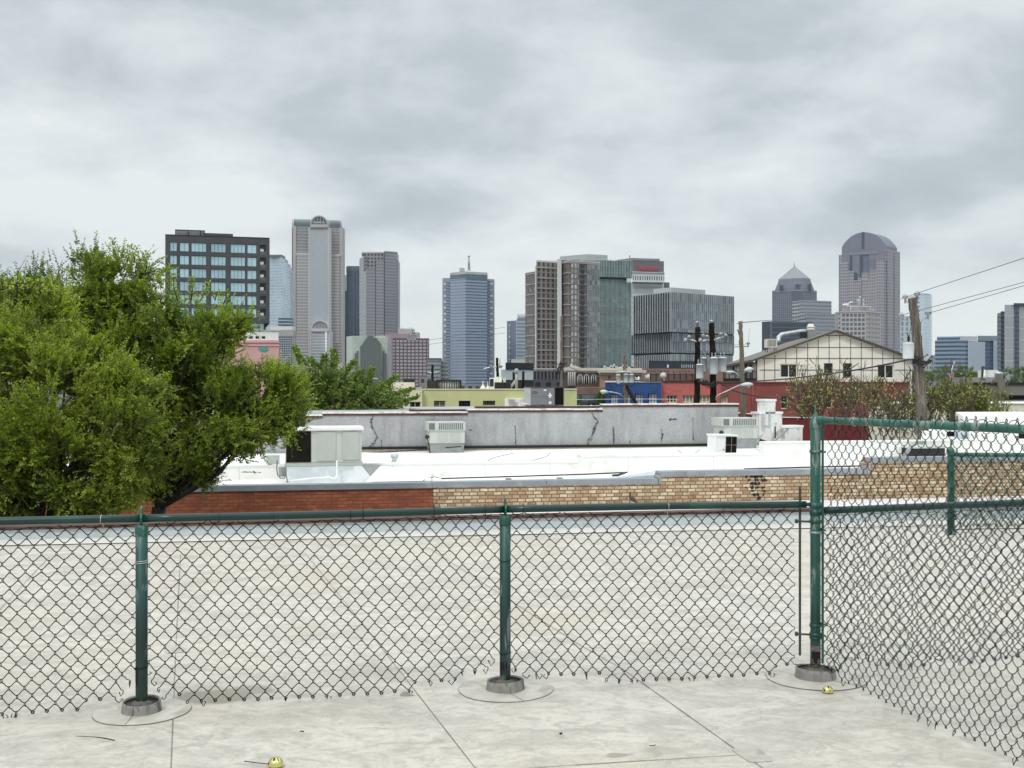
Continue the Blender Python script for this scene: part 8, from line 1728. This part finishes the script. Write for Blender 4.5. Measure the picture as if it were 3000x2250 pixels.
o, cC = foliage('crown', tC, [lobe(20, 890, 110, 45, 25), lobe(130, 885, 70, 45, 25), lobe(-120, 900, 80, 60, 25), lobe(60, 980, 190, 80, 25), lobe(230, 990, 90, 60, 25)], elm, 130, 24, 14, 0.36, 0.45, 0.062, 0.02, up=0.6, seed=12, stems=M['twig'], tint=(0, 0.8))
limbs(tC, Vector((XP(60, 25), 25.0, GROUND)), cC, M['bark'], 0.15, 7, 30)
# upright tips that poke above the crown
def shoots(parent, tips, Y, mat, seed, leaf=0.055):
    rg = np.random.default_rng(seed)
    for (x0, y0, x1, y1) in tips:
        V = []; T = []; mb = MB()
        a, b_ = P(x0, y0, Y), P(x1, y1, Y); mid = a.lerp(b_, 0.5) + Vector((rg.uniform(-.06, .06), rg.uniform(-.1, .1), 0)); mb.tube([a, mid, b_], [0.012, 0.008, 0.003], 5)
        n = int((b_-a).length/0.028)
        for i in range(n):
            t = i/n; p = a.lerp(mid, t*2) if t < .5 else mid.lerp(b_, t*2-1)
            for s in (-1, 1):
                for q in range(2):
                    d = Vector((s*rg.uniform(.3, 1), rg.uniform(-.7, .7), rg.uniform(.1, .8))).normalized(); off = d*rg.uniform(0, 0.10)*(1-t*0.7); w = d.cross(Vector((rg.normal(), -1, rg.normal()))).normalized()*leaf*0.3
                    pp = p+off; V += [pp, pp+d*leaf*.45+w, pp+d*leaf, pp+d*leaf*.45-w]; T += [0.35+0.6*rg.uniform()]*4
        br_ = mb.build('branch', M['bark'], parent); V = np.array([tuple(v) for v in V]); big_mesh('leaves', V, np.arange(len(V)).reshape(-1, 4), mat, br_, np.array(T))
shoots(tA, [(345, 780, 328, 696), (372, 770, 380, 716), (262, 780, 219, 735), (270, 775, 284, 728), (295, 800, 262, 742), (425, 800, 418, 735), (395, 770, 402, 720), (225, 820, 206, 782), (560, 880, 560, 808), (585, 885, 612, 825), (655, 890, 664, 848), (520, 880, 508, 800), (470, 830, 478, 790), (630, 880, 640, 850)], YA, elm, 5)
shoots(tB, [(50, 860, 52, 800), (75, 850, 70, 812), (140, 865, 150, 806), (120, 860, 118, 815), (10, 850, 6, 812), (430, 1130, 468, 1112), (380, 1240, 420, 1200), (360, 1180, 352, 1150), (240, 1150, 236, 1120), (370, 1110, 385, 1080)], YB, elm2, 6)
# loose broad-leaved young tree past the grey wall
young = leaf_mat('broad_fresh_leaves', [(0.0, (0.045, 0.090, 0.010)), (0.5, (0.120, 0.200, 0.028)), (1.0, (0.32, 0.40, 0.11))], 0.4)
tD = thing('young_tree', 'loose young tree with broad fresh leaves right of the elms above the grey wall', 'tree', (XP(1030, 52), 52, GROUND))
LD = [lobe(940, 1130, 55, 35, 52), lobe(910, 1170, 70, 45, 52), lobe(1000, 1170, 65, 38, 52), lobe(1080, 1180, 60, 30, 52), lobe(1030, 1200, 90, 24, 52), lobe(1145, 1195, 45, 18, 52)]
o, cD = foliage('crown', tD, LD, young, 120, 10, 9, 0.5, 0.8, 0.19, 0.062, up=0.7, seed=21, stems=M['twig'])
limbs(tD, Vector((XP(1030, 52), 52, GROUND)), cD, M['bark'], 0.16, 8, 40)
shoots(tD, [(890, 1075, 862, 1016), (945, 1085, 952, 1040), (978, 1080, 975, 1025), (1000, 1115, 1040, 1060), (1075, 1135, 1090, 1078), (1125, 1140, 1166, 1102), (1160, 1160, 1210, 1140), (1110, 1150, 1140, 1122), (1180, 1180, 1222, 1166), (930, 1080, 906, 1050), (1040, 1120, 1062, 1085)], 52, young, 22, 0.20)
# budding, half-bare trees at the right
bud = leaf_mat('yellow_green_buds', [(0.0, (0.17, 0.17, 0.04)), (0.5, (0.32, 0.32, 0.10)), (1.0, (0.48, 0.47, 0.20))], 0.35)
greenbud = leaf_mat('fresh_green_buds', [(0.0, (0.08, 0.105, 0.016)), (0.5, (0.20, 0.235, 0.04)), (1.0, (0.36, 0.39, 0.10))], 0.35)
def bare_tree(lab, bases, Y, seed, leafm, density, height, spread, leaf=0.10, levels=5, group='budding trees'):
    rg = random.Random(seed); t_ = thing('budding_tree', lab, 'tree', (bases[0][0], Y, GROUND), group); mb = MB(); tips = []
    def grow(p, d, L, r, lev):
        q = p; pts = [p]; rr = [r]; n = 3
        for i in range(n):
            d = (d + Vector((rg.uniform(-.16, .16), rg.uniform(-.16, .16), rg.uniform(-.05, .10)))).normalized(); q = q + d*(L/n); pts.append(q); rr.append(max(0.013, r*(1-0.16*(i+1))))
        mb.tube(pts, rr, 6 if lev < 2 else 4 if lev < 4 else 3, cap=lev < 2)
        if lev >= 3: tips.extend(pts[1:])
        if lev < levels:
            for _ in range(3):
                ax = Vector((rg.gauss(0, 1), rg.gauss(0, 1), rg.gauss(0, 0.5))); nd = (d + ax.normalized()*rg.uniform(0.35, 0.85)*spread + Vector((0, 0, 0.16))).normalized(); grow(pts[rg.randint(2, 3)], nd, L*rg.uniform(0.58, 0.80), rr[-1]*rg.uniform(0.5, 0.72), lev+1)
    for bx, hz0, d in bases: grow(Vector((bx, Y, hz0)), Vector(d).normalized(), height*0.31, 0.085, 0)
    mb.build('branches', M['twig'], t_)
    nr_ = np.random.default_rng(seed); tp = np.array([tuple(p) for p in tips]); n = int(len(tp)*density); ii = nr_.integers(0, len(tp), n)
    base = tp[ii] + nr_.normal(size=(n, 3))*0.12; d = unit(nr_.normal(size=(n, 3)) + np.array([0, 0, .6])); w = unit(np.cross(d, nr_.normal(size=(n, 3)))); s = leaf*nr_.uniform(.5, 1.2, (n, 1))
    V = np.stack([base, base+d*s*.45+w*s*.28, base+d*s, base+d*s*.45-w*s*.28], 1).reshape(-1, 3); big_mesh('crown', V, np.arange(n*4).reshape(n, 4), leafm, t_, np.repeat(nr_.uniform(0, 1, n), 4)); return t_
bare_tree('half bare budding tree in front of the red wall just right of the capped post', [(XP(2470, 48), -3.0, (-0.25, 0, 1)), (XP(2480, 48), -3.0, (0.2, .1, 1)), (XP(2500, 48), -3.0, (-0.6, 0, 0.9))], 48, 31, bud, 0.42, 6.9, 1.0, 0.12)
bare_tree('half bare brown twigged tree left of the weathered pole before the cream wall', [(XP(2560, 47), -3.0, (0.1, 0, 1)), (XP(2610, 47), -3.0, (0.35, 0, 1))], 47, 34, bud, 0.38, 6.2, 1.0, 0.12)
bare_tree('bushy half bare tree with brown twigs right of the weathered pole', [(XP(2690, 49), -3.0, (0.1, 0, 1)), (XP(2740, 49), -3.0, (-0.2, 0, 1)), (XP(2760, 49), -3.0, (0.4, 0, 1))], 49, 37, greenbud, 0.5, 6.4, 1.0, 0.13)
bare_tree('low arching budding tree with greener tips nearest the right edge', [(XP(2830, 50), -3.0, (0.2, 0, 0.9)), (XP(2860, 50), -3.2, (0.6, 0, 0.8))], 50, 39, greenbud, 0.9, 5.2, 1.0, 0.14)
bare_tree('thin half bare tree standing between the white pier and the weathered pole, behind the others', [(XP(2400, 53), -3.0, (0.15, 0, 1)), (XP(2580, 53), -3.0, (-0.1, 0, 1))], 53, 44, bud, 0.26, 6.7, 1.1, 0.12)
tE = thing('green_tree', 'yellow green leafy tree crown between the weathered pole and the dark shop', 'tree', (XP(2830, 56), 56, GROUND))
o, cE = foliage('crown', tE, [lobe(2800, 1165, 45, 30, 56), lobe(2845, 1180, 40, 28, 56), lobe(2770, 1180, 40, 28, 56), lobe(2870, 1205, 40, 22, 56), lobe(2925, 1230, 35, 16, 55)], leaf_mat('olive_green_leaves', [(0.0, (0.09, 0.105, 0.016)), (0.5, (0.20, 0.225, 0.035)), (1.0, (0.38, 0.39, 0.09))], 0.4), 70, 11, 9, 0.42, 0.6, 0.16, 0.05, up=0.5, seed=41, stems=M['twig'], droop=0.25)
limbs(tE, Vector((XP(2830, 56), 56, GROUND)), cE, M['bark'], 0.14, 9, 30)
mid = leaf_mat('distant_green_leaves', [(0.0, (0.045, 0.075, 0.015)), (0.5, (0.11, 0.17, 0.035)), (1.0, (0.22, 0.29, 0.07))], 0.3)
for i, (lobs, Y, lab, sd_) in enumerate((([lobe(2770, 1098, 45, 22, 170), lobe(2825, 1098, 35, 24, 170)], 170, 'distant rounded dark green tree behind the flag', 51), ([lobe(2860, 1108, 30, 14, 210)], 210, 'small distant dark tree left of the thin black stack', 52), ([lobe(2975, 1098, 50, 24, 165), lobe(3030, 1095, 50, 26, 165)], 165, 'distant bright green tree at the right edge above the dark shop', 53), ([lobe(2680, 1105, 60, 16, 180)], 180, 'distant olive tree just right of the weathered pole', 54), ([lobe(1700, 1200, 22, 10, 90), lobe(1762, 1172, 14, 20, 90)], 90, 'small green shrub beside the parked black jeep', 55))):
    t_ = thing('distant_tree', lab, 'tree', (lobs[0][0].x, Y, GROUND)); k = Y/F
    o, c_ = foliage('crown', t_, lobs, mid, 110, 14, 9, 5*k, 7*k, 2.4*k, 0.9*k, up=0.4, seed=sd_)
    limbs(t_, Vector((lobs[0][0].x, Y, GROUND)), c_, M['bark'], 0.2, sd_, 12)
HAZE = 0.00005
# ------------------------------------------------------------ thin air between here and the far towers
mb = MB(); mb.box(-4300, 4300, -4300, 4300, GROUND-1, 420)
hm = bpy.data.materials.new('thin_haze'); hm.use_nodes = True; ht = hm.node_tree; ht.nodes.clear()
ho = N(ht, 'ShaderNodeOutputMaterial'); hv = N(ht, 'ShaderNodeVolumePrincipled'); ht.links.new(hv.outputs[0], ho.inputs['Volume'])
hv.inputs['Color'].default_value = (0.86, 0.92, 1.0, 1); hv.inputs['Density'].default_value = HAZE; hv.inputs['Anisotropy'].default_value = 0.2
o = mb.build('haze', hm); o['kind'] = 'stuff'
